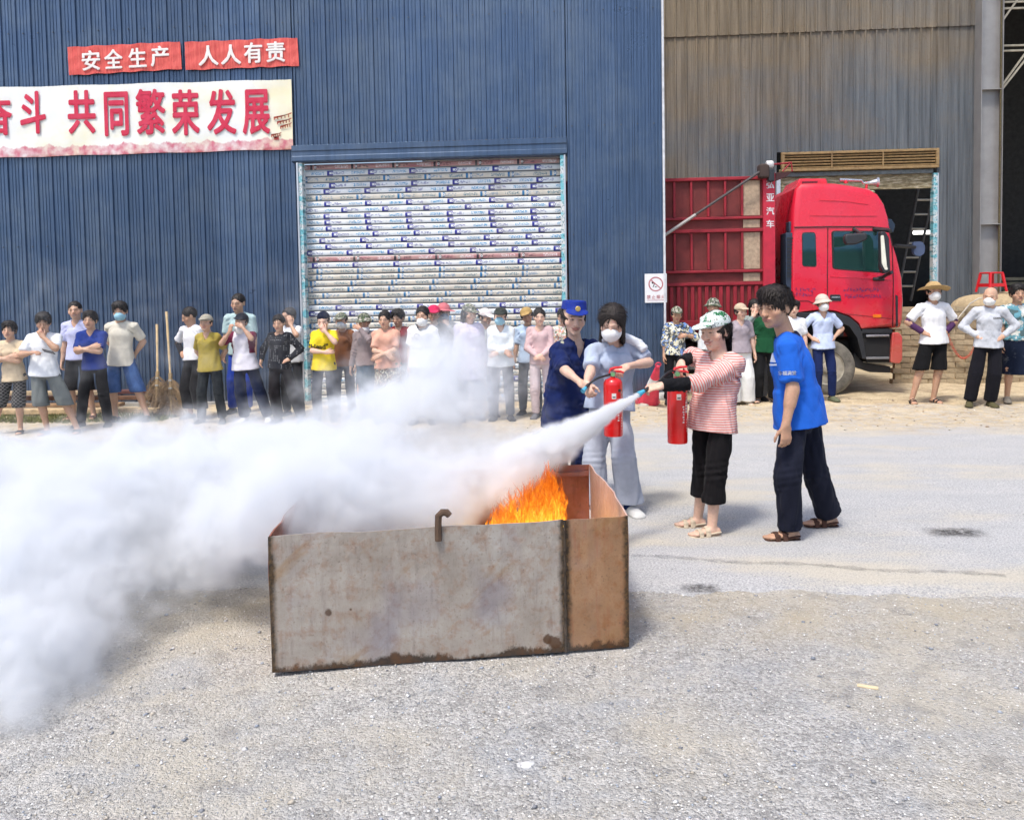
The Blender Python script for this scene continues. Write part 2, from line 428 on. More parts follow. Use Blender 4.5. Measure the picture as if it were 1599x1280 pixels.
def sheets(parent, x0, x1, z0, z1, y, wsheet, prof, m, name='panel'):
    full = sheet_mesh(name, prof, z0, z1); cnt = 0; x = x0
    while x < x1-.02:
        wd = min(wsheet, x1-x)
        me = full if wd > wsheet-.01 else sheet_mesh(name, prof, z0, z1, wd)
        if not me.materials: me.materials.append(m)
        o = bpy.data.objects.new(name, me); C.objects.link(o); o.parent = parent
        o.location = (x, y+(cnt % 2)*.003, 0); o.rotation_euler = (0, 0, R(random.uniform(-.25, .25)))
        x += wsheet; cnt += 1
sheets(blue, WX0, DX0-.02, .06, 7.6, .0, .75, prof, BLUE)
sheets(blue, DX1+.02, WX1, .06, 7.6, .0, .75, prof, BLUE)
sheets(blue, DX0-.02, DX1+.02, HZ+.0, 7.6, -.008, .75, prof, BLUE)
mb = MB()
for z in (1.0, 2.6, 4.3, 6.0, 7.4):
    mb.bb(WX0, DX0-.1, .05, .15, z, z+.1); mb.bb(DX1+.1, WX1-.05, .05, .15, z, z+.1)
    if z > 4: mb.bb(DX0-.1, DX1+.1, .05, .15, z+.001, z+.099)
mb.build('girt', plain('girt_steel', (.25, .26, .28), .5, .6), blue)
mb = MB()
for x in (WX0+.1, DX0-.25, DX1+.25, WX1-.12): mb.bb(x-.08, x+.08, .151, .35, 0, 7.5)
mb.build('post', plain('girt_steel', (.25, .26, .28), .5, .6), blue)
# folded header over the door
hm = MB(); hx0, hx1 = DX0-.06, DX1+.02
pr = [(-.03, HZ-.005), (-.10, HZ-.02), (-.10, HZ-.1), (-.085, HZ-.115), (-.085, HZ-.18), (-.1, HZ-.195), (-.1, OZ+.02), (-.06, OZ), (.12, OZ), (.12, HZ-.005)]
vs = [(hx0, y, z) for y, z in pr]+[(hx1, y, z) for y, z in pr]; k = len(pr)
hm.add(vs, [tuple(range(k)), tuple(range(2*k-1, k-1, -1))]+[(i, i+k, (i+1) % k+k, (i+1) % k) for i in range(k)])
hm.build('header_flashing', BLUE, blue)
MB().bb(WX1-.012, WX1+.02, -.05, .06, .02, 7.6).build('corner_trim', plain('white_trim', (.60, .61, .63), .5, var=.2), blue, bevel=.004)
# screws in rows
scw = MB()
for z in (4.28, 6.02, 2.62, 1.05):
    x = WX0+.15
    while x < WX1:
        yy = .0
        if not (z < HZ and DX0-.1 < x < DX1+.1):
            scw.lathe([(.011, 0), (.011, -.008), (.006, -.016)], (x, yy-.038+.018, z), 'Y', 6)
        x += .25
o = scw.build('screws', plain('screw_dark', (.12, .13, .15), .4, .5), blue); tag(o, kind='stuff')

# ---------------- roller shutter
def tape_mat(name, kind):
    n = NT(name); o = n.nd('NewGeometry').outputs['Position']; x, y, z = n.sep(o)
    rnd = n.nd('ObjectInfo').outputs['Random']
    u = n.math('FRACT', n.math('ADD', n.math('DIVIDE', x, .66), n.math('MULTIPLY', rnd, 7.3)))
    def band(a, b): return n.math('MULTIPLY', n.math('GREATER_THAN', u, a), n.math('LESS_THAN', u, b))
    ob = n.obj(); oz = n.sep(ob)[2]
    mid = n.math('LESS_THAN', n.math('ABSOLUTE', oz), .022)
    squig = n.ramp(n.noise(n.scale(o, 26, 1, 40), 2.2, 2, .5), [(.5, 0), (.53, 1)])
    squig2 = n.ramp(n.noise(n.scale(o, 15, 1, 24), 2.0, 2, .5), [(.49, 0), (.52, 1)])
    smear = n.noise(n.scale(o, 1.2, 1, 7), 2.2, 4, .6)
    if kind == 'blue': base, c1, c2 = (.76, .77, .77), srgb(38, 42, 140), srgb(40, 140, 190)
    elif kind == 'pale': base, c1, c2 = (.66, .62, .54), srgb(30, 110, 160), srgb(60, 110, 130)
    else: base, c1, c2 = (.42, .16, .18), srgb(50, 40, 50), srgb(230, 220, 220)
    c = n.mix(n.ramp(smear, [(.35, 0), (.7, .55)]), base, (.62, .55, .42) if kind != 'blue' else (.72, .80, .84))
    c = n.mix(n.math('MULTIPLY', n.math('MULTIPLY', band(.60, .93), squig), mid), c, c2)
    c = n.mix(n.math('MULTIPLY', n.math('MULTIPLY', n.math('MULTIPLY', band(.15, .42), squig2), mid), .6), c, c1)
    blk = n.math('ADD', band(.0, .055), band(.10, .15), clamp=True)
    if kind == 'blue': blk = n.math('ADD', blk, n.math('MULTIPLY', band(.055, .1), n.math('GREATER_THAN', n.math('ABSOLUTE', oz), .018)), clamp=True)
    c = n.mix(blk, c, c1)
    ring = n.nd('VectorMath', operation='LENGTH')
    dx = n.math('MULTIPLY', n.math('SUBTRACT', u, .12), .66); n.lk(n.comb(dx, 0, oz), ring.inputs[0])
    rr_ = n.math('MULTIPLY', n.math('LESS_THAN', ring.outputs['Value'], .019), n.math('GREATER_THAN', ring.outputs['Value'], .009))
    c = n.mix(rr_, c, (.85, .85, .85))
    grime = n.noise(n.scale(o, 1, 1, 1), 3.0, 6, .7)
    c = n.mix(n.ramp(grime, [(.5, 0), (.75, .5)]), c, (.30, .26, .2))
    e = n.math('GREATER_THAN', n.math('ABSOLUTE', oz), .036)
    c = n.mix(e, c, (.26, .27, .28))
    n.col(c); return n.set(rough=.35, spec=.5)
TB, TP, TR_ = tape_mat('taped_slat_blue', 'blue'), tape_mat('taped_slat_pale', 'pale'), tape_mat('taped_slat_red', 'red')
shut = empty('roller_shutter', ((DX0+DX1)/2, WY+.13, 0), label='closed roller shutter papered with blue and white packing tape strips', cat='shutter')
PITCHS = 9.72/ (FPX/13.0)
half = (DX1-DX0)/2-.075
pr = [(0.014, -.047), (-.004, -.045), (-.012, -.040), (-.017, -.015), (-.017, .015), (-.013, .036), (-.004, .0405), (.012, .0425), (.020, .047)]
def slat_mesh(m):
    vs = [(-half, y, z) for y, z in pr]+[(half, y, z) for y, z in pr]; k = len(pr)
    me = bpy.data.meshes.new('slat'); me.from_pydata(vs, [], [(i, i+k, i+k+1, i+1) for i in range(k-1)]); me.materials.append(m); me.shade_smooth(); return me
sm = {'b': slat_mesh(TB), 'p': slat_mesh(TP), 'r': slat_mesh(TR_)}
order = 'rbpbbpbbbbbbbbbrbppppppbbppbppbppbpbpppbpp'
z = OZ-.035; i = 0
while z > .05:
    o = bpy.data.objects.new('slat', sm[order[i % len(order)]]); C.objects.link(o); o.parent = shut; o.location = (0, random.uniform(-.003, .003), z-.02)
    o.scale = (1, 1, PITCHS/.094); o.rotation_euler = (0, R(random.uniform(-.06, .06)), 0)
    z -= PITCHS; i += 1
def jamb_mat():
    n = NT('taped_jamb'); o = n.nd('NewGeometry').outputs['Position']
    f = n.noise(n.scale(o, 1, 1, 3.2), 3.0, 5, .6); g_ = n.noise(n.scale(o, 30, 1, 12), 2, 3)
    c = n.mix(n.ramp(f, [(.45, 0), (.55, 1)]), (.66, .67, .66), srgb(120, 190, 200))
    c = n.mix(n.ramp(g_, [(.55, 0), (.6, .8)]), c, srgb(30, 110, 120)); n.col(c); return n.set(rough=.4)
JM = jamb_mat()
for s_, xx in ((-1, DX0), (1, DX1)):
    m1 = MB().bb(xx-.005*s_, xx-s_*.03, -.09, .1, 0, OZ-.004)
    p = m1.build('guide_rail', plain('galvanised', (.62, .64, .66), .35, .6, .12), shut); p.matrix_parent_inverse = shut.matrix_world.inverted() if False else Matrix()
    for v in p.data.vertices: v.co.x -= shut.location.x; v.co.y -= .13
    m2 = MB().bb(xx-s_*.0305, xx-s_*.085, -.07, .08, 0, OZ-.006)
    p = m2.build('taped_rail', JM, shut)
    for v in p.data.vertices: v.co.x -= shut.location.x; v.co.y -= .13

# ---------------- writing
def text_mesh(txt, size, bold=0.0, extr=.001, sx=1.0, center=True, gap=1.0):
    cu = bpy.data.curves.new('t', 'FONT'); cu.body = txt; cu.size = size; cu.offset = bold; cu.extrude = extr
    cu.align_x = 'CENTER' if center else 'LEFT'; cu.align_y = 'CENTER'; cu.space_character = gap; cu.resolution_u = 3
    o = bpy.data.objects.new('t', cu); C.objects.link(o)
    dg = bpy.context.evaluated_depsgraph_get(); dg.update()
    me = bpy.data.meshes.new_from_object(o.evaluated_get(dg)); bpy.data.objects.remove(o); bpy.data.curves.remove(cu)
    for v in me.vertices: v.co = Vector((v.co.x*sx, 0-v.co.z, v.co.y))
    me.update(); return me
def bolden(me, b):
    if b <= 0: return
    V = np.array([v.co[:] for v in me.vertices]); Fs = [tuple(p.vertices) for p in me.polygons]; n = len(V); vs = []; fs = []
    for i, (dx, dz) in enumerate([(0, 0)]+[(b*math.cos(a), b*.75*math.sin(a)) for a in np.linspace(0, 2*PI, 9)[:-1]]):
        vs += [(x+dx, y+i*.0006, z+dz) for x, y, z in V]; fs += [tuple(q+i*n for q in f) for f in Fs]
    me.clear_geometry(); me.from_pydata(vs, [], fs); me.update()
def glyph(ch, c, w_, h_, m, parent, tilt=0, bold=.0, name='lettering'):
    me = text_mesh(ch, 1.0, 0.0); bolden(me, bold)
    xs_ = [v.co.x for v in me.vertices]; zs_ = [v.co.z for v in me.vertices]
    cx, cz = (min(xs_)+max(xs_))/2, (min(zs_)+max(zs_))/2
    kx, kz = w_/(max(xs_)-min(xs_)), h_/(max(zs_)-min(zs_))
    for v in me.vertices:
        v.co = Vector(((v.co.x-cx)*kx, v.co.y, (v.co.z-cz)*kz))
    o = link(name, me, m, parent); o.location = c; o.rotation_euler = (0, -tilt, 0); return o
def paint(name, c, c2, sc_=7):
    n = NT(name); o = n.obj(); n.col(n.mix(n.ramp(n.noise(o, sc_, 5, .65), [(.4, 0), (.7, .7)]), c, c2)); return n.set(rough=.5)
def banner(name, q, m, label, wav=.004, y=-.05):
    """q: four photo corners TL,TR,BR,BL on the wall plane"""
    P_ = [onY(*p, WY+y) for p in q]; c = (P_[0]+P_[1]+P_[2]+P_[3])/4
    e = empty(name, tuple(c), label=label, cat='banner')
    nx_, nz_ = 72, 16; vs = []
    for i in range(nx_+1):
        for j in range(nz_+1):
            u, v = i/nx_, j/nz_
            p = P_[0].lerp(P_[1], u).lerp(P_[3].lerp(P_[2], u), v)-c
            wv = wav*math.sin(u*2*PI*((P_[1]-P_[0]).length/.25))+.006*math.sin(u*17+v*5)*math.sin(v*9+u*3)
            vs.append((p.x, wv, p.z+.006*math.sin(u*31)*(1 if j in (0, nz_) else 0)))
    fs = [(i*(nz_+1)+j, i*(nz_+1)+j+1, (i+1)*(nz_+1)+j+1, (i+1)*(nz_+1)+j) for i in range(nx_) for j in range(nz_)]
    me = bpy.data.meshes.new('cloth'); me.from_pydata(vs, [], fs); link('cloth', me, m, e, True)
    return e, P_, c
def banner_text(e, P_, c, chars, boxes, m, bold, m_y=-.016):
    for ch, (u0, u1, v0, v1) in zip(chars, boxes):
        u, v = (u0+u1)/2, (v0+v1)/2
        p = P_[0].lerp(P_[1], u).lerp(P_[3].lerp(P_[2], u), v)-c
        L = (P_[1]-P_[0]).length; H_ = (P_[3]-P_[0]).length
        tl = math.atan2((P_[1]-P_[0]).z, (P_[1]-P_[0]).x)
        glyph(ch, (p.x, m_y, p.z), (u1-u0)*L, (v1-v0)*H_, m, e, tl, bold)
redcloth = NT('red_cloth'); ob = redcloth.obj()
redcloth.col(redcloth.mix(redcloth.ramp(redcloth.noise(redcloth.scale(ob, 12, 1, 1), 2.5, 5, .6), [(.3, 0), (.7, 1)]), srgb(196, 60, 58), srgb(224, 104, 92)))
redcloth.set(rough=.6, normal=redcloth.bump(redcloth.noise(redcloth.scale(ob, 3, 1, 1), 5, 5, .6, 1.5), .6, .02))
whitep = paint('white_lettering', (.82, .80, .76), (.75, .62, .56))
redp = paint('crimson_lettering', srgb(196, 24, 62), srgb(214, 70, 96), 4)
e, P_, c = banner('red_banner', [(105, 74), (281, 65), (284, 108), (108, 118)], redcloth.m, 'faded red cloth banner with four white characters, the left one of the pair')
banner_text(e, P_, c, '安全生产', [(.125, .29, .17, .88), (.325, .49, .17, .86), (.54, .70, .17, .86), (.735, .90, .14, .86)], whitep, .03)
e, P_, c = banner('red_banner', [(288, 66), (464, 59), (467, 103), (290, 110)], redcloth.m, 'faded red cloth banner with four white characters, the right one of the pair')
banner_text(e, P_, c, '人人有责', [(.12, .30, .16, .88), (.32, .50, .16, .87), (.525, .69, .12, .85), (.72, .89, .12, .85)], whitep, .03)
n = NT('printed_banner'); gg = n.gen(); gx, gy, gzz = n.sep(gg); ob = n.obj()
ns = n.noise(n.scale(ob, 1, 1, 1.6), 1.1, 5, .6)
c = n.mix(n.ramp(ns, [(.45, 0), (.7, .8)]), (.80, .81, .78), (.80, .76, .52))
c = n.mix(n.ramp(n.math('SUBTRACT', gx, n.math('MULTIPLY', gzz, .05)), [(.86, 0), (.97, .55)]), c, (.82, .70, .36))
hills = n.math('SUBTRACT', n.math('MULTIPLY', n.noise(n.scale(ob, 2.2, 0, 0), 1.4, 6, .6), .30), gzz)
edge = n.ramp(hills, [(.0, 0), (.02, 1)])
c = n.mix(n.math('MULTIPLY', edge, n.ramp(n.noise(ob, 8, 4), [(.35, .25), (.65, .9)])), c, srgb(196, 84, 110))
c = n.mix(n.math('MULTIPLY', n.ramp(gzz, [(.0, .8), (.05, 0)]), n.ramp(n.noise(ob, 5, 3), [(.4, 0), (.6, 1)])), c, srgb(150, 60, 50))
n.col(c); n.set(rough=.45)
e, P_, c = banner('slogan_banner', [(-150, 141), (455, 124), (458, 233), (-150, 251)], n.m, 'long cream banner with large crimson slogan characters above the doorway height', .006)
L = 455+150
def bx(x0, x1, y0, y1): return ((x0+150)/L, (x1+150)/L, (y0-128)/110, (y1-128)/110)
banner_text(e, P_, c, '奋斗共同繁荣发展', [bx(-27, 24, 141, 203), bx(36, 77, 136, 202), bx(111, 155, 137, 204), bx(168, 206, 141, 209), bx(217, 263, 138, 208), bx(272, 315, 141, 211), bx(326, 371, 142, 211), bx(380, 422, 144, 212)], redp, .032, -.02)
pg = MB()  # printed pagoda eaves at the banner's right end
def bp(px, py, dy=-.019):
    q = onY(px, py, WY-.05)-c; return (q.x, dy, q.z)
for a, b, h in (((428, 183), (456, 178), 5), ((433, 190), (456, 186), 4), ((438, 197), (456, 193), 3), ((424, 210), (440, 208), 3), ((428, 214), (436, 214), 6)):
    p, q_ = Vector(bp(*a)), Vector(bp(*b)); d = Vector((0, 0, h/100))
    pg.add([p, q_, q_+d*.4-Vector((0, 0, 0)), p+d*.0+Vector((.02, 0, -.03))], [(0, 1, 2, 3)])
    for k in range(5):
        r_ = p.lerp(q_, k/5); pg.add([r_, r_+Vector((.015, 0, 0)), r_+Vector((.015, 0, -.05)), r_+Vector((0, 0, -.05))], [(0, 1, 2, 3)])
pg.build('eaves_print', paint('eaves_print', srgb(150, 40, 40), srgb(196, 110, 60)), e)
# no-fire notice
e = empty('notice_sign', tuple(onY(1024, 450, WY-.03)), label='small white notice with a red prohibition ring on the wall corner', cat='sign')
wd, ht = .335, .445
MB().bb(-wd/2, wd/2, -.006, .002, -ht/2, ht/2).build('board', plain('sign_white', (.80, .80, .80), .4, var=.04), e, bevel=.001)
fr = paint('faded_red_print', srgb(176, 96, 104), srgb(200, 140, 140), 12)
rg = MB(); n_ = 40; vs = []; fs = []
for i in range(n_):
    a = 2*PI*i/n_
    for r_ in (.112, .094): vs.append((r_*math.cos(a), -.0085, .062+r_*math.sin(a)))
    fs.append((2*i, 2*i+1, (2*i+3) % (2*n_), (2*i+2) % (2*n_)))
rg.add(vs, fs); rg.box((0, -.0086, .062), (.20, .0012, .015), Matrix.Rotation(R(42), 3, 'Y')); rg.build('prohibition_ring', fr, e)
bk = MB(); bk.box((-.028, -.0075, .05), (.012, .002, .07), Matrix.Rotation(R(25), 3, 'Y')); bk.lathe([(.0, 0), (.018, .001), (.0, .002)], (-.045, -.0085, .085), 'Y', 10); bk.box((.0, -.0075, .02), (.03, .002, .012)); bk.build('match_symbol', plain('print_black', (.03, .03, .03), .6), e)
for i, ch in enumerate('禁止烟火'): glyph(ch, (-.108+i*.072, -.0075, -.135), .058, .06, fr, e, 0, .02)
MB().bb(-.13, .13, -.0082, -.0062, -.188, -.182).build('underline', fr, e)

# ---------------- brown building
LX0, LX1 = onY(1214, 300, BY).x, onY(1460, 300, BY).x
LZ1 = onY(1340, 236, BY).z; LZ0 = onY(1340, 266, BY).z
CX0, CX1 = onY(1530, 300, BY-.25).x, onY(1562, 300, BY-.25).x
bw = empty('brown_steel_wall', (0, BY, 0), label='tall dusty brown corrugated steel wall behind the red truck', cat='wall')
bprof = sheet_profile(.86, .215, .05, .03, 1, .004)
JZ = onY(1300, 45, BY).z
BX0 = -3.0
sheets(bw, BX0, LX0-.01, .1, JZ+.08, .02, .86, bprof, BROWN)
sheets(bw, LX0-.01, LX1+.02, LZ1+.02, JZ+.08, .02, .86, bprof, BROWN)
sheets(bw, LX1+.02, CX0, .1, JZ+.08, .02, .86, bprof, BROWN)
sheets(bw, BX0, CX0, JZ-.05, 9.6, -.012, .86, bprof, BROWN)
mb = MB(); 
for z in (2.5, 5.0, 7.2): mb.bb(BX0, LX0-.1, .06, .16, z, z+.1); mb.bb(LX1+.1, CX0, .06, .16, z, z+.1)
mb.build('girt', plain('girt_steel', (.25, .26, .28), .5, .6), bw)
lm = plain('tan_louvre', srgb(150, 124, 84), .6, 0, .3, 14)
lv = empty('louvre_vent', ((LX0+LX1)/2+.05, BY-.06, (LZ0+LZ1)/2), label='long tan slatted vent above the dark doorway behind the cab', cat='vent')
lw, lh = (LX1-LX0)-.02, LZ1-LZ0
MB().bb(-lw/2, lw/2, -.04, .04, lh/2-.05, lh/2).bb(-lw/2, lw/2, -.04, .04, -lh/2, -lh/2+.05).bb(-lw/2, -lw/2+.06, -.041, .039, -lh/2+.051, lh/2-.051).bb(lw/2-.06, lw/2, -.041, .039, -lh/2+.051, lh/2-.051).build('frame', lm, lv, bevel=.006)
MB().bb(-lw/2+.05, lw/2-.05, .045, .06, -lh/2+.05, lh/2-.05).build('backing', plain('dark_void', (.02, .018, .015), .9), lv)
for k in range(5):
    o = MB().box((0, 0, -lh/2+.075+k*(lh-.12)/4.6), (lw-.12, .05, .022), Matrix.Rotation(R(30), 3, 'X')).build('slat', lm, lv)
for xx in (-.55, .45): MB().bb(xx-.012, xx+.012, -.045, -.03, -lh/2+.05, lh/2-.05).build('mullion', lm, lv)
# rolled-up shutter of the brown building and its white jamb
rs = empty('raised_shutter', ((LX0+LX1)/2, BY+.05, LZ0), label='grimy tan roller shutter rolled most of the way up over the dark doorway', cat='shutter')
rm = NT('grimy_slat'); o_ = rm.nd('NewGeometry').outputs['Position']
rm.col(rm.ramp(rm.noise(rm.scale(o_, 2, 1, 14), 2.5, 6, .75), [(.3, srgb(64, 60, 44)), (.5, srgb(140, 126, 92)), (.62, srgb(196, 186, 160)), (.8, srgb(120, 104, 70))])); rm.set(rough=.6)
hw = (LX1-LX0)/2-.04
zb = onY(1400, 295, BY).z-LZ0
me = None
for k in range(6):
    if me is None:
        m_ = MB().prism([(-hw, -.04), (hw, -.04), (hw, .035), (-hw, .035)], -.015, .0); ob_ = m_.build('slat', rm.m, rs, bevel=.01); me = ob_.data
    else:
        ob_ = ob_.copy(); C.objects.link(ob_); ob_.parent = rs
    ob_.location = (0, 0, zb+.04+k*.075)
MB().bb(-hw, hw, -.07, -.02, -.1, -.01).build('header_bar', plain('dull_steel', srgb(110, 116, 116), .5, .3, .35, 12), rs, bevel=.01)
MB().bb(hw-.01, hw+.07, -.1, .05, -LZ0+.02, -.1).build('taped_rail', JM, rs)
MB().bb(hw+.07, hw+.1, -.09, .04, -LZ0+.02, -.1).build('guide_rail', plain('galvanised', (.62, .64, .66), .35, .6, .12), rs)
MB().bb(-hw-.07, -hw+.01, -.1, .05, -LZ0+.02, -.1).build('guide_rail', plain('galvanised', (.62, .64, .66), .35, .6, .12), rs)
# steel column
cm_ = plain('column_grey', srgb(150, 148, 146), .45, .2, .12, 3)
co = empty('steel_column', ((CX0+CX1)/2, BY-.3, 0), label='grey steel I-beam column at the edge of the open dark bay', cat='column')
cw = (CX1-CX0)/2
MB().bb(-cw, cw, .14, .155, 0, 10).build('web', cm_, co)
MB().bb(-cw-.012, -cw, .0, .3, 0, 10).bb(cw, cw+.012, .0, .3, 0, 10).build('flange', cm_, co)
for zz in (onY(1546, 350, BY-.3).z, onY(1546, 139, BY-.3).z): MB().bb(-cw+.001, cw-.001, .01, .139, zz-.006, zz+.006).build('stiffener', cm_, co)
MB().bb(cw-.035, cw-.012, .02, .05, .3, 9).build('conduit', plain('olive_rust', srgb(92, 82, 56), .8, 0, .4, 30), co)
# dark interior of the brown building (walls, roof, rear)
dk = plain('shade_dark', (.035, .035, .035), .9, var=.3)  # near-black colour stands in for the shade inside the hall
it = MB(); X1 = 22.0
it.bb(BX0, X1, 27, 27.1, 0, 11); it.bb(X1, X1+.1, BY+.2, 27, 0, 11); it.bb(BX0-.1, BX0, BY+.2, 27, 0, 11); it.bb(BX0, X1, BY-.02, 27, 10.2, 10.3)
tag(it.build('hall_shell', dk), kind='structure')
tr = empty('roof_brace', (CX1, BY-.05, 0), label='pale angle-iron bracing across the open bay beside the grey column', cat='brace')
bm_ = plain('brace_steel', srgb(158, 150, 132), .5, .2, .25)
def bar(a, b, t=.05):
    A_, B_ = onY(*a, BY+.0)-tr.location, onY(*b, BY+.0)-tr.location
    B_ = A_+(B_-A_)*3.2
    return MB().tube([A_, B_], t/2, 4).build('brace_bar', bm_, tr)
for a, b in (((1563, 72), (1599, 71)), ((1563, 80), (1599, 79)), ((1563, 4), (1599, 3)), ((1563, 14), (1599, 13)), ((1563, 136), (1599, 86)), ((1563, 142), (1599, 96)), ((1563, 36), (1580, 12))): bar(a, b)
# ladder and lamp inside the doorway
ld = empty('ladder', tuple(onY(1420, 460, BY+2.2)), label='long metal ladder leaning inside the dark doorway in front of the lamp', cat='ladder')
def il(px, py, dy=2.2): return onY(px, py, BY+dy)-ld.location
lmtl = plain('ladder_steel', (.14, .14, .14), .5, .5)
MB().tube([il(1400, 470), il(1438, 275)], .03, 6).build('rail', lmtl, ld); MB().tube([il(1422, 470), il(1462, 275)], .03, 6).build('rail', lmtl, ld)
for k in range(8):
    t = .12+k*.115
    MB().tube([il(1400, 470).lerp(il(1438, 275), t), il(1422, 470).lerp(il(1462, 275), t)], .024, 6).build('rung', plain('rung_steel', (.5, .5, .47), .4, .4), ld)
lp = empty('tube_lamp', tuple(onY(1440, 363, BY+5)), label='lit white fluorescent tube hanging inside the dark doorway', cat='lamp')
em = NT('lamp_glow'); em.col((.9, .9, .9)); em.b.inputs['Emission Color'].default_value = (1, 1, .95, 1); em.b.inputs['Emission Strength'].default_value = 2.2
MB().tube([(-.22, 0, 0), (.28, 0, .0)], .05, 8).build('tube', em.m, lp); MB().bb(-.3, .36, -.04, .04, .055, .09).build('fitting', dk, lp)
# machinery silhouette inside the doorway
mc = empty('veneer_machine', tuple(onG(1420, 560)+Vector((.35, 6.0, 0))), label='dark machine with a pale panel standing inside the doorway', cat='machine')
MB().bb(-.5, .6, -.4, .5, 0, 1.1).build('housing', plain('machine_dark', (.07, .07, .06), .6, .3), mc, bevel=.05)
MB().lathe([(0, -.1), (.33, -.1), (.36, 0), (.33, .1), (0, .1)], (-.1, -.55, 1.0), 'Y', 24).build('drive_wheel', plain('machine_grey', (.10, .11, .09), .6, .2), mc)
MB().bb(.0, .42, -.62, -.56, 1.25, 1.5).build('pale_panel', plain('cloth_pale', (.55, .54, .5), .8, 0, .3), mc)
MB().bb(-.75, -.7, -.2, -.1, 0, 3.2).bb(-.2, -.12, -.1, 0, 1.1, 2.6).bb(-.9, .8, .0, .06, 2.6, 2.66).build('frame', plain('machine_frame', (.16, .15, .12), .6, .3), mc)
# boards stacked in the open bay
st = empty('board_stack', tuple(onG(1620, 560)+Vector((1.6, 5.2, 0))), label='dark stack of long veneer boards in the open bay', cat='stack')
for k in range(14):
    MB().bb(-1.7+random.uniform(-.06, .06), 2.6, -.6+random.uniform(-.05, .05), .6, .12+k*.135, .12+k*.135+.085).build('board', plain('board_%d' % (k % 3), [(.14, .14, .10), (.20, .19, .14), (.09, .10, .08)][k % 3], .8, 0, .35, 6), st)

# low brick wall on the right
bk_ = empty('low_brick_wall', (0, 0, 0), label='low dusty brick wall behind the straw-hatted man', cat='wall')
Y0 = 15.2
xa, xb = onY(1405, 500, Y0).x, onY(1650, 500, Y0).x; ztop = onY(1480, 478, Y0).z
bmats = [plain('brick_%d' % k, srgb(*c), .9, 0, .25, 18, .4) for k, c in enumerate([(160, 144, 116), (150, 134, 108), (170, 154, 126), (138, 122, 98)])]
bms = []
for m_ in bmats:
    me = MB().box((0, 0, 0), (.298, .14, .088)).mesh('brick'); me.materials.append(m_); bms.append(me)
rows = int((ztop)/.098); cnt = 0
for r_ in range(rows):
    x = xa+(.15 if r_ % 2 else 0)
    while x < xb and cnt < 290:
        o = bpy.data.objects.new('brick', random.choice(bms)); C.objects.link(o); o.parent = bk_
        o.location = (x+random.uniform(-.006, .006), Y0+random.uniform(-.012, .012), .05+r_*.098); o.rotation_euler = (0, 0, R(random.uniform(-2, 2))); x += .31; cnt += 1
MB().bb(xa-.1, xb+.2, Y0-.055, Y0+.055, 0, rows*.098).build('mortar', plain('mortar', srgb(168, 148, 116), .95, 0, .2, 20, .5), bk_)
# sandy mound and dust ledge on which the stool stands
md = MB(); c0 = onY(1560, 460, Y0+.35)
bmd = bmesh.new(); bmesh.ops.create_icosphere(bmd, subdivisions=4, radius=1)
for v in bmd.verts:
    k = 1+.06*math.sin(7*v.co.x)+.05*math.sin(9*v.co.y+3*v.co.x); v.co = Vector((v.co.x*1.0*k, v.co.y*.34, v.co.z*.30*k))
me = bpy.data.meshes.new('sand_heap'); bmd.to_mesh(me); bmd.free()
o = link('sand_heap', me, plain('sand', srgb(170, 152, 120), .95, 0, .2, 25, .5), None, True); o.location = (c0.x+.15, c0.y, rows*.098-.06); tag(o, 'pale sand heap lying on the brick wall under the red stool', 'sand heap')
# red plastic stool
c0 = onY(1548, 443, Y0+.3); sr = plain('red_plastic', srgb(206, 36, 44), .35, 0, .06)
S = empty('plastic_stool', (c0.x, Y0+.3, rows*.098+.24), R(14), 'red plastic stool standing on the sand heap in front of the column', 'stool')
hh = onY(1548, 425, Y0+.3).z-S.location.z
MB().bb(-.14, .14, -.14, .14, hh-.03, hh).build('seat', sr, S, bevel=.02)
for sx in (-1, 1):
    for sy in (-1, 1):
        MB().tube([(sx*.12, sy*.12, hh-.03), (sx*.17, sy*.17, 0)], [.03, .022], 6).build('leg', sr, S)
for sx, sy in ((0, -1), (0, 1), (1, 0), (-1, 0)):
    a_ = .26 if sx == 0 else .035; b_ = .035 if sx == 0 else .26
    MB().box((sx*.155, sy*.155, hh*.34), (.3 if sx == 0 else .02, .02 if sx == 0 else .3, .06)).build('rail', sr, S)
# red plastic chain hanging on the brick wall
ch_ = MB(); A_, B_ = onY(1478, 515, Y0-.16), onY(1535, 505, Y0-.16)
n_ = 46
for k in range(n_):
    t = k/(n_-1); p = A_.lerp(B_, t); p.z -= .55*(1-(2*t-1)**2)
    rot = Matrix.Rotation(PI/2*(k % 2), 3, 'X'); ring = [p+rot @ Vector((.02*math.cos(a), 0, .016*math.sin(a))) for a in np.linspace(0, 2*PI, 8)]
    ch_.tube(ring, .0065, 4, caps=False)
o = ch_.build('barrier_chain', plain('faded_red', srgb(190, 96, 76), .6)); tag(o, 'faded red plastic chain hanging in a loop on the brick wall', 'chain')
hs = MB(); q = [onY(*p, Y0-.1) for p in ((1478, 520), (1500, 492), (1515, 474), (1528, 466), (1542, 464), (1556, 466))]
hs.tube(q, .012, 6); tag(hs.build('hose', plain('pale_hose', (.5, .47, .4), .6)), 'pale thin hose rising over the end of the brick wall', 'hose')

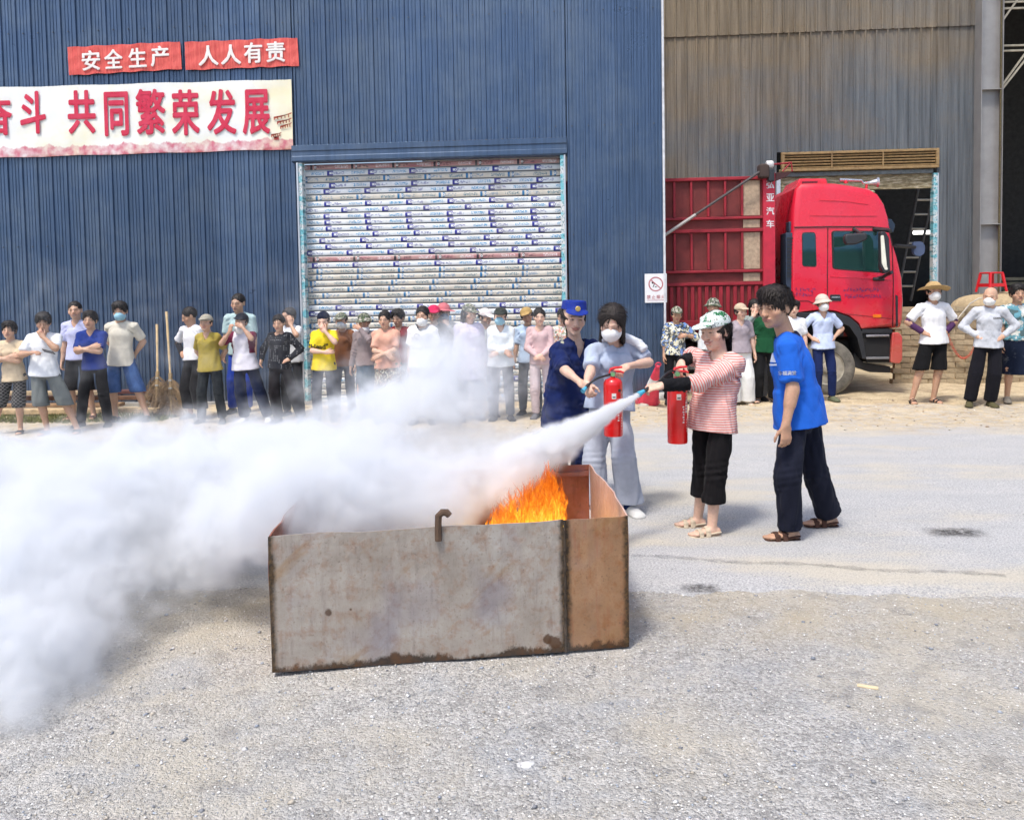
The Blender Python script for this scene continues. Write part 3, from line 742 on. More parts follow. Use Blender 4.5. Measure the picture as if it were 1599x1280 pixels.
# opposite side of the yard (seen in reflections of the cab glass and steel)
os_ = MB(); os_.bb(-45, 45, -26, -25.8, 0, 4.2)
e = empty('opposite_shed', (0, 0, 0), label='long blue roofed shed across the yard, mirrored in the truck windows', cat='shed')
os_.build('wall', plain('shed_wall', (.12, .13, .13), .8), e)
MB().add([(-46, -24.5, 4.0), (46, -24.5, 4.0), (46, -36, 7.4), (-46, -36, 7.4), (-46, -24.5, 4.15), (46, -24.5, 4.15), (46, -36, 7.55), (-46, -36, 7.55)], [(0, 3, 2, 1), (4, 5, 6, 7), (0, 1, 5, 4), (1, 2, 6, 5), (2, 3, 7, 6), (3, 0, 4, 7)]).build('roof', plain('shed_roof', srgb(60, 110, 170), .4), e)

# planks and debris at the foot of the blue wall, left
for i, (x0, x1, yy, zz, c_, a) in enumerate(((-9.6, -6.9, 12.25, .10, 0, 1), (-9.2, -6.4, 12.42, .19, 1, -1), (-9.8, -6.2, 12.05, .035, 2, .5), (-8.1, -5.9, 12.5, .27, 3, 2), (-8.9, -7.2, 12.3, .285, 4, -2))):
    cs = [(150, 120, 90), (110, 80, 62), (184, 160, 124), (96, 60, 56), (170, 150, 120)]
    o = MB().box((0, 0, 0), (x1-x0, .16, .055 if i != 2 else .07)).build('plank', plain('plank_%d' % i, srgb(*cs[c_]), .85, 0, .35, 10), None, bevel=.006)
    o.location = ((x0+x1)/2, yy, zz+.03); o.rotation_euler = (R(1), 0, R(a))
    tag(o, ['grey-brown plank in the pile at the wall foot, middle layer', 'dark plank in the pile against the blue wall', 'long pale timber lying lowest in front of the plank pile', 'reddish board lying across the top of the plank pile', 'short pale board topmost on the plank pile'][i], 'plank', 'planks piled at the foot of the blue wall')
kerb = MB().bb(WX0, WX1, WY-.12, WY+.12, -.05, .075); tag(kerb.build('wall_footing', plain('footing', (.36, .35, .33), .9, 0, .2, 8, .4)), kind='structure')
def grass(x0, x1, y0, y1, n_):
    xs_ = x0+(x1-x0)*rng.random(n_); ys_ = y0+(y1-y0)*rng.random(n_); h_ = .03+.05*rng.random(n_); a = rng.random(n_)*2*PI
    P0 = np.stack([xs_, ys_, ground_h(xs_, ys_)], -1); d = np.stack([np.cos(a), np.sin(a), 0*a], -1)*.008
    tip = P0+np.stack([np.cos(a*3)*.03, np.sin(a*3)*.03, h_], -1)
    V = np.stack([P0-d, P0+d, tip], 1).reshape(-1, 3); return fast_mesh('grass', V, np.arange(3*n_).reshape(-1, 3))
o = link('grass', grass(-9.5, -5.8, 11.2, 11.9, 3500), plain('dry_grass', (.16, .17, .06), .8, 0, .4, 3)); tag(o, 'sparse dry grass at the foot of the blue wall', 'grass', kind='stuff')
# ================================================================ FIGURES: distance-field modelling
def nets(F, xs, ys, zs):
    S = F < 0
    cnt = (S[:-1, :-1, :-1].astype(np.int8)+S[1:, :-1, :-1]+S[:-1, 1:, :-1]+S[1:, 1:, :-1]+S[:-1, :-1, 1:]+S[1:, :-1, 1:]+S[:-1, 1:, 1:]+S[1:, 1:, 1:])
    I, J, K = np.nonzero((cnt > 0) & (cnt < 8))
    if len(I) == 0: return np.zeros((0, 3)), np.zeros((0, 4), int)
    off = [(a, b, c) for a in (0, 1) for b in (0, 1) for c in (0, 1)]
    Vc = [F[I+a, J+b, K+c] for a, b, c in off]
    acc = np.zeros((len(I), 3)); n = np.zeros(len(I))
    for i in range(8):
        for j in range(i+1, 8):
            d = [off[j][q]-off[i][q] for q in range(3)]
            if sum(d) != 1 or min(d) < 0: continue
            ax = d.index(1); m = (Vc[i] < 0) != (Vc[j] < 0)
            t = Vc[i][m]/(Vc[i][m]-Vc[j][m])
            for q in range(3): acc[m, q] += off[i][q]+(t if q == ax else 0)
            n[m] += 1
    acc /= n[:, None]
    V = np.stack([xs[I]+acc[:, 0]*(xs[I+1]-xs[I]), ys[J]+acc[:, 1]*(ys[J+1]-ys[J]), zs[K]+acc[:, 2]*(zs[K+1]-zs[K])], -1)
    idm = np.full(cnt.shape, -1, np.int32); idm[I, J, K] = np.arange(len(I))
    Qs = []
    a, b = S[:-1, 1:-1, 1:-1], S[1:, 1:-1, 1:-1]; i, j, k = np.nonzero(a != b); fl = a[i, j, k]; j += 1; k += 1
    q = np.stack([idm[i, j-1, k-1], idm[i, j, k-1], idm[i, j, k], idm[i, j-1, k]], -1); q[~fl] = q[~fl][:, ::-1]; Qs.append(q)
    a, b = S[1:-1, :-1, 1:-1], S[1:-1, 1:, 1:-1]; i, j, k = np.nonzero(a != b); fl = a[i, j, k]; i += 1; k += 1
    q = np.stack([idm[i-1, j, k-1], idm[i-1, j, k], idm[i, j, k], idm[i, j, k-1]], -1); q[~fl] = q[~fl][:, ::-1]; Qs.append(q)
    a, b = S[1:-1, 1:-1, :-1], S[1:-1, 1:-1, 1:]; i, j, k = np.nonzero(a != b); fl = a[i, j, k]; i += 1; j += 1
    q = np.stack([idm[i-1, j-1, k], idm[i, j-1, k], idm[i, j, k], idm[i-1, j, k]], -1); q[~fl] = q[~fl][:, ::-1]; Qs.append(q)
    Q = np.concatenate(Qs); Q = Q[(Q >= 0).all(1)]
    return V, Q
def axis(lo, hi, h, fine=None, hf=None):
    if fine is None: return np.arange(lo, hi+h, h)
    a, b = max(lo, fine[0]), min(hi, fine[1]); p = []
    if a > lo: p.append(np.linspace(lo, a, max(2, int((a-lo)/h)+1))[:-1])
    p.append(np.linspace(a, b, max(2, int((b-a)/hf)+1)))
    if hi > b: p.append(np.linspace(b, hi, max(2, int((hi-b)/h)+1))[1:])
    return np.concatenate(p)
V3 = lambda *a: np.array(a[0] if len(a) == 1 else a, float)
def unit(v): v = V3(v); return v/(np.linalg.norm(v)+1e-9)
class Field:
    def __init__(s, lo, hi, h, fine=None, hf=None):
        s.ax = [axis(lo[i], hi[i], h, None if fine is None else fine[i], hf) for i in range(3)]
        s.F = np.ones([len(a) for a in s.ax], np.float32)
    def win(s, lo, hi):
        sl = []
        for i in range(3):
            a = np.searchsorted(s.ax[i], lo[i]); b = np.searchsorted(s.ax[i], hi[i])
            sl.append(slice(max(0, a-1), min(len(s.ax[i]), b+1)))
        X = s.ax[0][sl[0]][:, None, None]; Y = s.ax[1][sl[1]][None, :, None]; Z = s.ax[2][sl[2]][None, None, :]
        return tuple(sl), X, Y, Z
    def comb(s, fn, lo, hi, k=.02, sub=False, m=.05):
        sl, X, Y, Z = s.win(V3(lo)-m-k, V3(hi)+m+k)
        W = s.F[sl]
        if W.size == 0: return
        d = fn(X, Y, Z)
        if sub:
            h = np.clip(.5-.5*(W+d)/k, 0, 1); s.F[sl] = W*(1-h)-d*h+k*h*(1-h)
        else:
            h = np.clip(.5+.5*(W-d)/k, 0, 1); s.F[sl] = W*(1-h)+d*h-k*h*(1-h)
    def cone(s, a, b, r1, r2, side=None, k=.02, sub=False, cap=1.0):
        """tapered capsule; r may be (side radius, front radius)"""
        a, b = V3(a), V3(b); r1 = (r1, r1) if np.isscalar(r1) else r1; r2 = (r2, r2) if np.isscalar(r2) else r2
        L = np.linalg.norm(b-a)+1e-6; t_ = (b-a)/L
        sd = unit(side) if side is not None else unit(np.cross(t_, (0.3, 1, .1)))
        sd = unit(sd-t_*sd.dot(t_)); fr = np.cross(t_, sd)
        def fn(X, Y, Z):
            x, y, z = X-a[0], Y-a[1], Z-a[2]
            l = x*t_[0]+y*t_[1]+z*t_[2]; u = x*sd[0]+y*sd[1]+z*sd[2]; v = x*fr[0]+y*fr[1]+z*fr[2]
            t = np.clip(l/L, 0, 1); e = l-t*L
            ru = r1[0]+(r2[0]-r1[0])*t; rv = r1[1]+(r2[1]-r1[1])*t; rm_ = np.minimum(ru, rv); rc = (ru+rv)/2*cap
            return ((np.sqrt((u/ru)**2+(v/rv)**2+(e/rc)**2)-1)*rm_).astype(np.float32)
        R_ = max(r1+r2)
        s.comb(fn, np.minimum(a, b)-R_, np.maximum(a, b)+R_, k, sub)
    def ell(s, c, r, M=None, k=.02, sub=False):
        c = V3(c); M = np.eye(3) if M is None else np.array(M)
        def fn(X, Y, Z):
            x, y, z = X-c[0], Y-c[1], Z-c[2]
            q = [(x*M[0, i]+y*M[1, i]+z*M[2, i])/r[i] for i in range(3)]
            n = np.sqrt(q[0]**2+q[1]**2+q[2]**2)
            return ((n-1)*min(r)).astype(np.float32)
        s.comb(fn, c-max(r), c+max(r), k, sub)
    def plane(s, p, n, lo=None, hi=None, k=.004):
        """remove what lies on the +n side"""
        p, n = V3(p), unit(n)
        if lo is None: lo = [a[0] for a in s.ax]; hi = [a[-1] for a in s.ax]
        sl, X, Y, Z = s.win(lo, hi)
        d = (X-p[0])*n[0]+(Y-p[1])*n[1]+(Z-p[2])*n[2]
        s.F[sl] = np.maximum(s.F[sl], d.astype(np.float32))
    def wrinkle(s, seed, amp, f=(22, 22, 12), pts=()):
        r = np.random.default_rng(seed); I = np.nonzero(np.abs(s.F) < .05)
        x, y, z = (s.ax[i][I[i]] for i in range(3)); d = 0
        for q in range(4):
            a = r.normal(size=3)*V3(f); b = r.normal(size=3)*V3(f)*.7; ph = r.random(2)*6.3
            w_ = np.sin(a[0]*x+a[1]*y+a[2]*z+ph[0]+1.6*np.sin(b[0]*x+b[1]*y+b[2]*z+ph[1]))
            d = d+(1-np.abs(w_))*.8+w_*.25
        d = (d/4-.4)*amp
        for (c, rad, am, dirv) in pts:     # tension folds radiating at a joint
            c = V3(c); q = np.sqrt((x-c[0])**2+(y-c[1])**2+(z-c[2])**2); dv = unit(dirv)
            l = (x-c[0])*dv[0]+(y-c[1])*dv[1]+(z-c[2])*dv[2]
            d = d+am*np.exp(-(q/rad)**2)*np.sin(l*2*PI/.045+2*np.sin(14*(x+y)))
        s.F[I] += d.astype(np.float32)
    def smooth_only(s): pass
    def mesh(s): return nets(s.F, *s.ax)

def hrot(yaw=0, pitch=0, roll=0):
    """local frame: x right, -y forward, z up; columns are axes in world"""
    return np.array(Matrix.Rotation(yaw, 3, 'Z') @ Matrix.Rotation(pitch, 3, 'X') @ Matrix.Rotation(roll, 3, 'Y'))

def add_head(F, c, M, s, fg=False, male=True, smile=0):
    P = lambda x, y, z: V3(c)+M @ (V3(x, y, z)*s)
    E = lambda p, r, k=.012, sub=False: F.ell(P(*p), [q*s for q in r], M, k*s, sub)
    E((0, .012, .030), (.076, .092, .084))                       # cranium
    E((0, -.022, -.018), (.066, .066, .078), .03)                # face mass
    E((0, -.040, -.070), (.044 if male else .040, .044, .040), .03)  # jaw and chin
    E((0, -.070, -.096), (.019, .018, .016), .02)                # chin
    for sx in (-1, 1):
        E((sx*.050, -.052, -.028), (.020, .022, .018), .02)      # cheek bones
        E((sx*.031, -.094, .004), (.017, .012, .010), .010, True)   # sockets
        E((sx*.031, -.079, .002), (.0135, .0115, .0095), .004)   # lids/eyeball
        E((sx*.028, -.083, .022), (.021, .008, .006), .012)      # brow
        E((sx*.0775, .008, -.008), (.009, .020, .031), .008)     # ears
        E((sx*.0125, -.097, -.034), (.0075, .010, .0075), .008)  # nostrils
    F.cone(P(0, -.088, .010), P(0, -.103, -.030), .0095*s, .0125*s, None, .012*s)
    E((0, -.090, -.058), (.025+.006*smile, .010, .006), .008)    # upper lip
    E((0, -.088, -.069), (.022+.004*smile, .010, .0065), .008)   # lower lip
    E((0, -.101, -.0635), (.022+.008*smile, .008, .0016+.003*smile), .003, True)

def paint_head(V, col, c, M, s, skin, male, smile, brow=(.02, .015, .012)):
    L = (V-V3(c)) @ M/s; x, y, z = L[:, 0], L[:, 1], L[:, 2]
    fr = (y < -.045)
    def blend(w_, cc): col[:] = col*(1-w_[:, None])+V3(cc)*w_[:, None]
    g = lambda v, a: np.exp(-(v/a)**2)
    ax = np.abs(x)
    ch = fr*g(ax-.045, .022)*g(z+.030, .022)*.30; blend(ch, V3(skin)*V3(1.08, .70, .66))
    blend(fr*g(ax, .016)*g(z+.03, .02)*.25, V3(skin)*V3(1.05, .78, .72))
    lipw = np.clip(1.3-((x/(.027+.006*smile))**2+((z+.0635-.010*smile*(x/.03)**2)/.011)**2), 0, 1)*(y < -.07)
    blend(np.clip(lipw*1.4, 0, .75), (.34, .105, .09) if not male else (.30, .12, .10))
    if smile > .6:
        blend(np.clip(2*(1-((x/.022)**2+((z+.0635)/.0034)**2)), 0, 1)*(y < -.07)*.9, (.75, .70, .62))
    arch = .027-.006*((ax-.028)/.02)**2
    blend(np.clip(1.4-((ax-.031)/.019)**2-((z-arch)/.0042)**2, 0, 1)*fr*(.62 if male else .42), brow)
    eyez = .002-.002*((ax-.031)/.014)**2+(.002*smile)
    blend(np.clip(1.4-((ax-.031)/.015)**2-((z-eyez)/.0042)**2, 0, 1)*fr*.8, (.03, .02, .016))
    blend(np.clip(1.2-((ax-.014)/.005)**2-((z+.042)/.004)**2, 0, 1)*fr*.6, V3(skin)*.25)
    blend(g(ax-.03, .016)*g(z+.012, .006)*fr*.18, V3(skin)*.55)

def add_hand(F, wrist, d, n, s, curl=.5, thumb=1, spread=.0, k=.005, fr=1.0):
    """d = along the hand, n = back-of-hand normal, thumb = side sign along d x n"""
    wrist, d = V3(wrist), unit(d); n = unit(V3(n)-d*V3(n).dot(d)); sd = np.cross(d, n)*thumb
    F.cone(wrist, wrist+d*.020*s, (.026*s*fr, .018*s*fr), (.032*s*fr, .017*s*fr), sd, .015)
    F.cone(wrist+d*.020*s, wrist+d*.078*s, (.034*s*fr, .0155*s), (.039*s*fr, .0135*s), sd, .012)
    for i, (o, ln) in enumerate(((.029, .068), (.0098, .076), (-.0098, .071), (-.029, .056))):
        p = wrist+(d*.082+sd*o)*s; dd = d+sd*spread*(o/.03)
        a1, a2, a3 = curl*.8, curl*1.9, curl*2.7
        for q, (ang, fl) in enumerate(((a1, .45), (a2, .32), (a3, .25))):
            p2 = p+(unit(dd)*math.cos(ang)-n*math.sin(ang))*ln*fl*s
            F.cone(p, p2, (.0092-.0008*q)*s*fr, (.0086-.0009*q)*s*fr, None, k); p = p2
    p = wrist+(d*.022+sd*.026-n*.004)*s
    for dv, ln, r_ in ((d*.72+sd*.52-n*.35, .036, .0118), (d*.8+sd*.35-n*.4*(.4+curl), .034, .0102), (d*.85+sd*.0-n*.5*(.3+curl), .026, .009)):
        p2 = p+unit(dv)*ln*s; F.cone(p, p2, r_*s*fr, r_*.92*s*fr, None, k+.002); p = p2

def add_foot(F, ank, toe, s, fr=1.0):
    ank = V3(ank); t = V3(toe); t[2] = 0; t = unit(t); sd = np.cross(t, (0, 0, 1)); g0 = V3(ank[0], ank[1], ank[2]-.075*s)
    F.cone(g0+t*-.035*s+V3(0, 0, .030*s), g0+t*.02*s+V3(0, 0, .034*s), (.030*s, .030*s), (.034*s, .032*s), sd, .02)
    F.cone(g0+t*.02*s+V3(0, 0, .034*s), g0+t*.125*s+V3(0, 0, .020*s), (.034*s, .030*s), (.044*s, .016*s), sd, .02)
    for i in range(5):
        o = (.030, .014, 0, -.013, -.026)[i]; r_ = (.0125, .0095, .009, .0085, .008)[i]; ln = (.165, .163, .156, .147, .136)[i]
        F.cone(g0+t*.115*s+sd*o*s+V3(0, 0, .014*s), g0+t*ln*s+sd*o*s+V3(0, 0, .011*s), r_*s, r_*.9*s, None, .006)

def ik(a, b, l1, l2, hint):
    a, b = V3(a), V3(b); d = b-a; L = np.linalg.norm(d); mx = (l1+l2)*.998
    if L > mx: b = a+d/L*mx; d = b-a; L = mx
    L = max(L, abs(l1-l2)*1.05)
    u = unit(d); x = (l1*l1-l2*l2+L*L)/(2*L); h = math.sqrt(max(0, l1*l1-x*x))
    hv = V3(hint); hv = unit(hv-u*hv.dot(u)); return a+u*x+hv*h, b

class Pose:
    """joints in local space; facing -y; h = height"""
    def __init__(s, h=1.62, w=1.0, male=True):
        k = h/1.68; s.h, s.k, s.w, s.male = h, k, w, male
        s.hk = k*1.10; s.head = V3(0, -.02, 1.556)*k; s.hy = s.hp = s.hr = 0.0
        s.neck = V3(0, .015, 1.40)*k; s.chest = V3(0, .0, 1.22)*k; s.waist = V3(0, .0, 1.05)*k; s.pel = V3(0, .01, .90)*k
        sw = (.164 if male else .143)*k*(.6+.4*w)
        s.shL, s.shR = V3(sw, .01, 1.350*k), V3(-sw, .01, 1.350*k)      # L = +x = the figure's left seen from the front right of picture
        hw = .088*k*(.7+.3*w)
        s.hipL, s.hipR = V3(hw, .01, .87*k), V3(-hw, .01, .87*k)
        s.ankL, s.ankR = V3(.11, .02, .075*k)*1, V3(-.11, .02, .075*k)*1
        s.toeL, s.toeR = V3(.25, -1, 0), V3(-.25, -1, 0)
        s.kneeL = s.kneeR = None
        s.elL = s.elR = s.wrL = s.wrR = None
        s.hd = {}; s.curl = {'L': .45, 'R': .45}; s.nh = {}
    def arm(s, side, wrist, hint=None, d=None, n=None, curl=.45):
        sh = s.shL if side == 'L' else s.shR; sg = 1 if side == 'L' else -1
        if hint is None: hint = (sg*.6, .6, -.3)
        el, wr = ik(sh, wrist, .275*s.k, .235*s.k, hint)
        setattr(s, 'el'+side, el); setattr(s, 'wr'+side, wr)
        s.hd[side] = unit(d) if d is not None else unit(wr-el)
        s.nh[side] = V3(n) if n is not None else V3(sg*.8, -.4, .2); s.curl[side] = curl
    def legs(s):
        for q in 'LR':
            if getattr(s, 'knee'+q) is None:
                hp = getattr(s, 'hip'+q); an = getattr(s, 'ank'+q); tl = getattr(s, 'toe'+q)
                kn, an2 = ik(hp, an, .40*s.k, .405*s.k, (tl[0]*.5, -1, 0)); setattr(s, 'knee'+q, kn)
    def preset(s, name):
        k = s.k
        if name == 'down':
            s.arm('L', V3(.215, -.03, .84)*k, (.3, 1, 0), n=(1, 0, 0)); s.arm('R', V3(-.215, -.03, .84)*k, (-.3, 1, 0), n=(-1, 0, 0))
        elif name == 'back':
            s.arm('L', V3(.10, .16, .93)*k, (1, .5, -.2), n=(.2, 1, 0)); s.arm('R', V3(-.10, .16, .93)*k, (-1, .5, -.2), n=(-.2, 1, 0))
        elif name == 'crossed':
            s.arm('L', V3(-.06, -.185, 1.14)*k, (1, -.1, -.9), d=(-1, .15, .1), n=(0, -1, .3), curl=.3)
            s.arm('R', V3(.07, -.165, 1.175)*k, (-1, -.1, -.9), d=(1, .1, .15), n=(0, -1, .3), curl=.3)
        elif name == 'clasp':
            s.arm('L', V3(.035, -.21, .98)*k, (1, .4, -.5), d=(-.8, -.3, -.35), n=(.2, -1, .5), curl=.5)
            s.arm('R', V3(-.035, -.20, .97)*k, (-1, .4, -.5), d=(.8, -.3, -.35), n=(-.2, -1, .5), curl=.5)
        elif name == 'low_cross':
            s.arm('L', V3(-.05, -.20, 1.03)*k, (1, .1, -.6), d=(-.9, -.1, -.4), n=(0, -1, .3), curl=.3)
            s.arm('R', V3(.06, -.18, 1.05)*k, (-1, .1, -.6), d=(.75, -.1, -.65), n=(0, -1, .3), curl=.3)
        elif name == 'hips':
            s.arm('L', V3(.165, -.04, 1.00)*k, (1, .35, -.1), d=(-.75, -.55, -.3), n=(.5, -.6, .6), curl=.25)
            s.arm('R', V3(-.165, -.04, 1.00)*k, (-1, .35, -.1), d=(.75, -.55, -.3), n=(-.5, -.6, .6), curl=.25)
        elif name == 'hipR':
            s.arm('R', V3(-.165, -.04, 1.0)*k, (-1, .35, -.1), d=(.75, -.55, -.3), n=(-.5, -.6, .6), curl=.25)
        elif name == 'hipL':
            s.arm('L', V3(.165, -.04, 1.0)*k, (1, .35, -.1), d=(-.75, -.55, -.3), n=(.5, -.6, .6), curl=.25)
        elif name == 'downL': s.arm('L', V3(.235, -.03, .84)*k, (.3, 1, 0), n=(1, 0, 0))
        elif name == 'downR': s.arm('R', V3(-.235, -.03, .84)*k, (-.3, 1, 0), n=(-1, 0, 0))
        elif name == 'mouthL': s.arm('L', V3(.055, -.185, 1.40)*k, (.9, -.5, -1), d=(-.55, .1, .85), n=(.2, -1, .2), curl=.45)
        elif name == 'mouthR': s.arm('R', V3(-.055, -.185, 1.40)*k, (-.9, -.5, -1), d=(.55, .1, .85), n=(-.2, -1, .2), curl=.45)
        elif name == 'chinL': s.arm('L', V3(.05, -.17, 1.355)*k, (.9, -.5, -1), d=(-.5, .05, .8), n=(.2, -1, .2), curl=.6)
        elif name == 'cheekL': s.arm('L', V3(.10, -.13, 1.42)*k, (.9, -.5, -1), d=(-.25, .1, .95), n=(.6, -.8, .2), curl=.2)
        elif name == 'underL': s.arm('L', V3(-.05, -.19, 1.08)*k, (1, .0, -.8), d=(-1, 0, .05), n=(0, -1, .3), curl=.3)
        elif name == 'underR': s.arm('R', V3(.05, -.19, 1.08)*k, (-1, .0, -.8), d=(1, 0, .05), n=(0, -1, .3), curl=.3)
        return s

def bounds(p, m=.16):
    A = [p.head, p.neck, p.pel, p.shL, p.shR, p.elL, p.elR, p.wrL, p.wrR, p.kneeL, p.kneeR, p.ankL, p.ankR]
    A += [p.wrL+p.hd['L']*.1, p.wrR+p.hd['R']*.1, p.ankL+unit(p.toeL)*.1, p.ankR+unit(p.toeR)*.1]
    A = np.array(A); return A.min(0)-m, A.max(0)+m

def build_body(p, skin, h, hf, fg=False, smile=0, feet=True, hands=True, k_=1.0):
    k, w_ = p.k, p.w; lo, hi = bounds(p)
    lo[2] = min(p.ankL[2], p.ankR[2])-.10*k; hs = p.head; fine = [(hs[0]-.11, hs[0]+.11), (hs[1]-.14, hs[1]+.13), (hs[2]-.14, hs[2]+.14)]
    F = Field(lo, hi, h, fine, hf); M = hrot(p.hy, p.hp, p.hr)
    sd = unit(p.shL-p.shR); tl = .10*k
    hipm = (p.hipL+p.hipR)/2; hsd = unit(p.hipL-p.hipR)
    up = unit(p.neck-p.chest)
    F.cone(p.waist, p.chest, (.120*k*w_, .082*k*w_), (.134*k*w_, .090*k*w_), sd, .01)
    F.cone(p.chest, (p.shL+p.shR)/2-up*.03, (.134*k*w_, .090*k*w_), (.118*k*w_, .070*k), sd, .01)
    F.cone(p.pel, p.waist, (.146*k*w_, .096*k*w_), (.120*k*w_, .082*k*w_), hsd, .01)
    F.cone(p.shL*.92+p.shR*.08, p.shR*.92+p.shL*.08, .040*k, .040*k, None, .03)
    hb = V3(p.head)+M @ (V3(0, .018, -.045)*k)
    F.cone((p.shL+p.shR)/2+up*.02, hb, .060*k, .052*k if p.male else .046*k, None, .03)
    for q in 'LR':
        sh, el, wr = getattr(p, 'sh'+q), getattr(p, 'el'+q), getattr(p, 'wr'+q)
        a = (1.0 if p.male else .9)*(.7+.3*w_)*k
        F.cone(sh, el, .045*a, .038*a, None, .03); F.cone(el, wr, .040*a, .026*a, None, .015)
        F.cone(el+(wr-el)*.12, el+(wr-el)*.42, .041*a, .036*a, None, .02)
        if hands: add_hand(F, wr, p.hd[q], p.nh[q], k, p.curl[q], 1 if q == 'L' else -1, k=.004 if fg else .003)
        hp, kn, an = getattr(p, 'hip'+q), getattr(p, 'knee'+q), getattr(p, 'ank'+q)
        b = (.75+.25*w_)*k
        F.cone(hp, kn, .074*b, .055*b, None, .03); F.cone(kn, an, .052*b, .034*b, None, .02)
        F.cone(kn+(an-kn)*.15+V3(0, .012, 0), kn+(an-kn)*.45+V3(0, .014, 0), .050*b, .043*b, None, .025)
        if feet: add_foot(F, an, getattr(p, 'toe'+q), k)
    add_head(F, p.head, M, p.hk, fg, p.male, smile)
    V, Q = F.mesh()
    r = np.random.default_rng(int(abs(p.h*1e4)) % 9999)
    col = np.tile(V3(skin), (len(V), 1))
    n1 = np.sin(V @ V3(31, 17, 23)+1)*np.sin(V @ V3(-19, 37, 11)); col *= (1+.05*n1)[:, None]
    paint_head(V, col, p.head, M, p.hk, skin, p.male, smile)
    for q in 'LR':        # warmer knuckles
        wv = np.exp(-(np.linalg.norm(V-(getattr(p, 'wr'+q)+p.hd[q]*.09*k), axis=1)/.05)**2)[:, None]*.25
        col[:] = col*(1-wv)+V3(skin)*V3(1.05, .8, .72)*wv
    return V, Q, col
def cmesh(name, VQC, mat, parent, col=None, extra=None):
    V, Q = VQC[0], VQC[1]
    me = fast_mesh(name, V, Q)
    c = VQC[2] if len(VQC) > 2 else (np.tile(V3(col), (len(V), 1)) if col is not None else None)
    if c is not None:
        at = me.attributes.new('Col', 'FLOAT_COLOR', 'POINT'); at.data.foreach_set('color', np.concatenate([c, np.ones((len(c), 1))], 1).astype(np.float32).ravel())
    if extra is not None:
        for nm, arr in extra.items():
            at = me.attributes.new(nm, 'FLOAT', 'POINT'); at.data.foreach_set('value', np.asarray(arr, np.float32))
    return link(name, me, mat, parent, True)

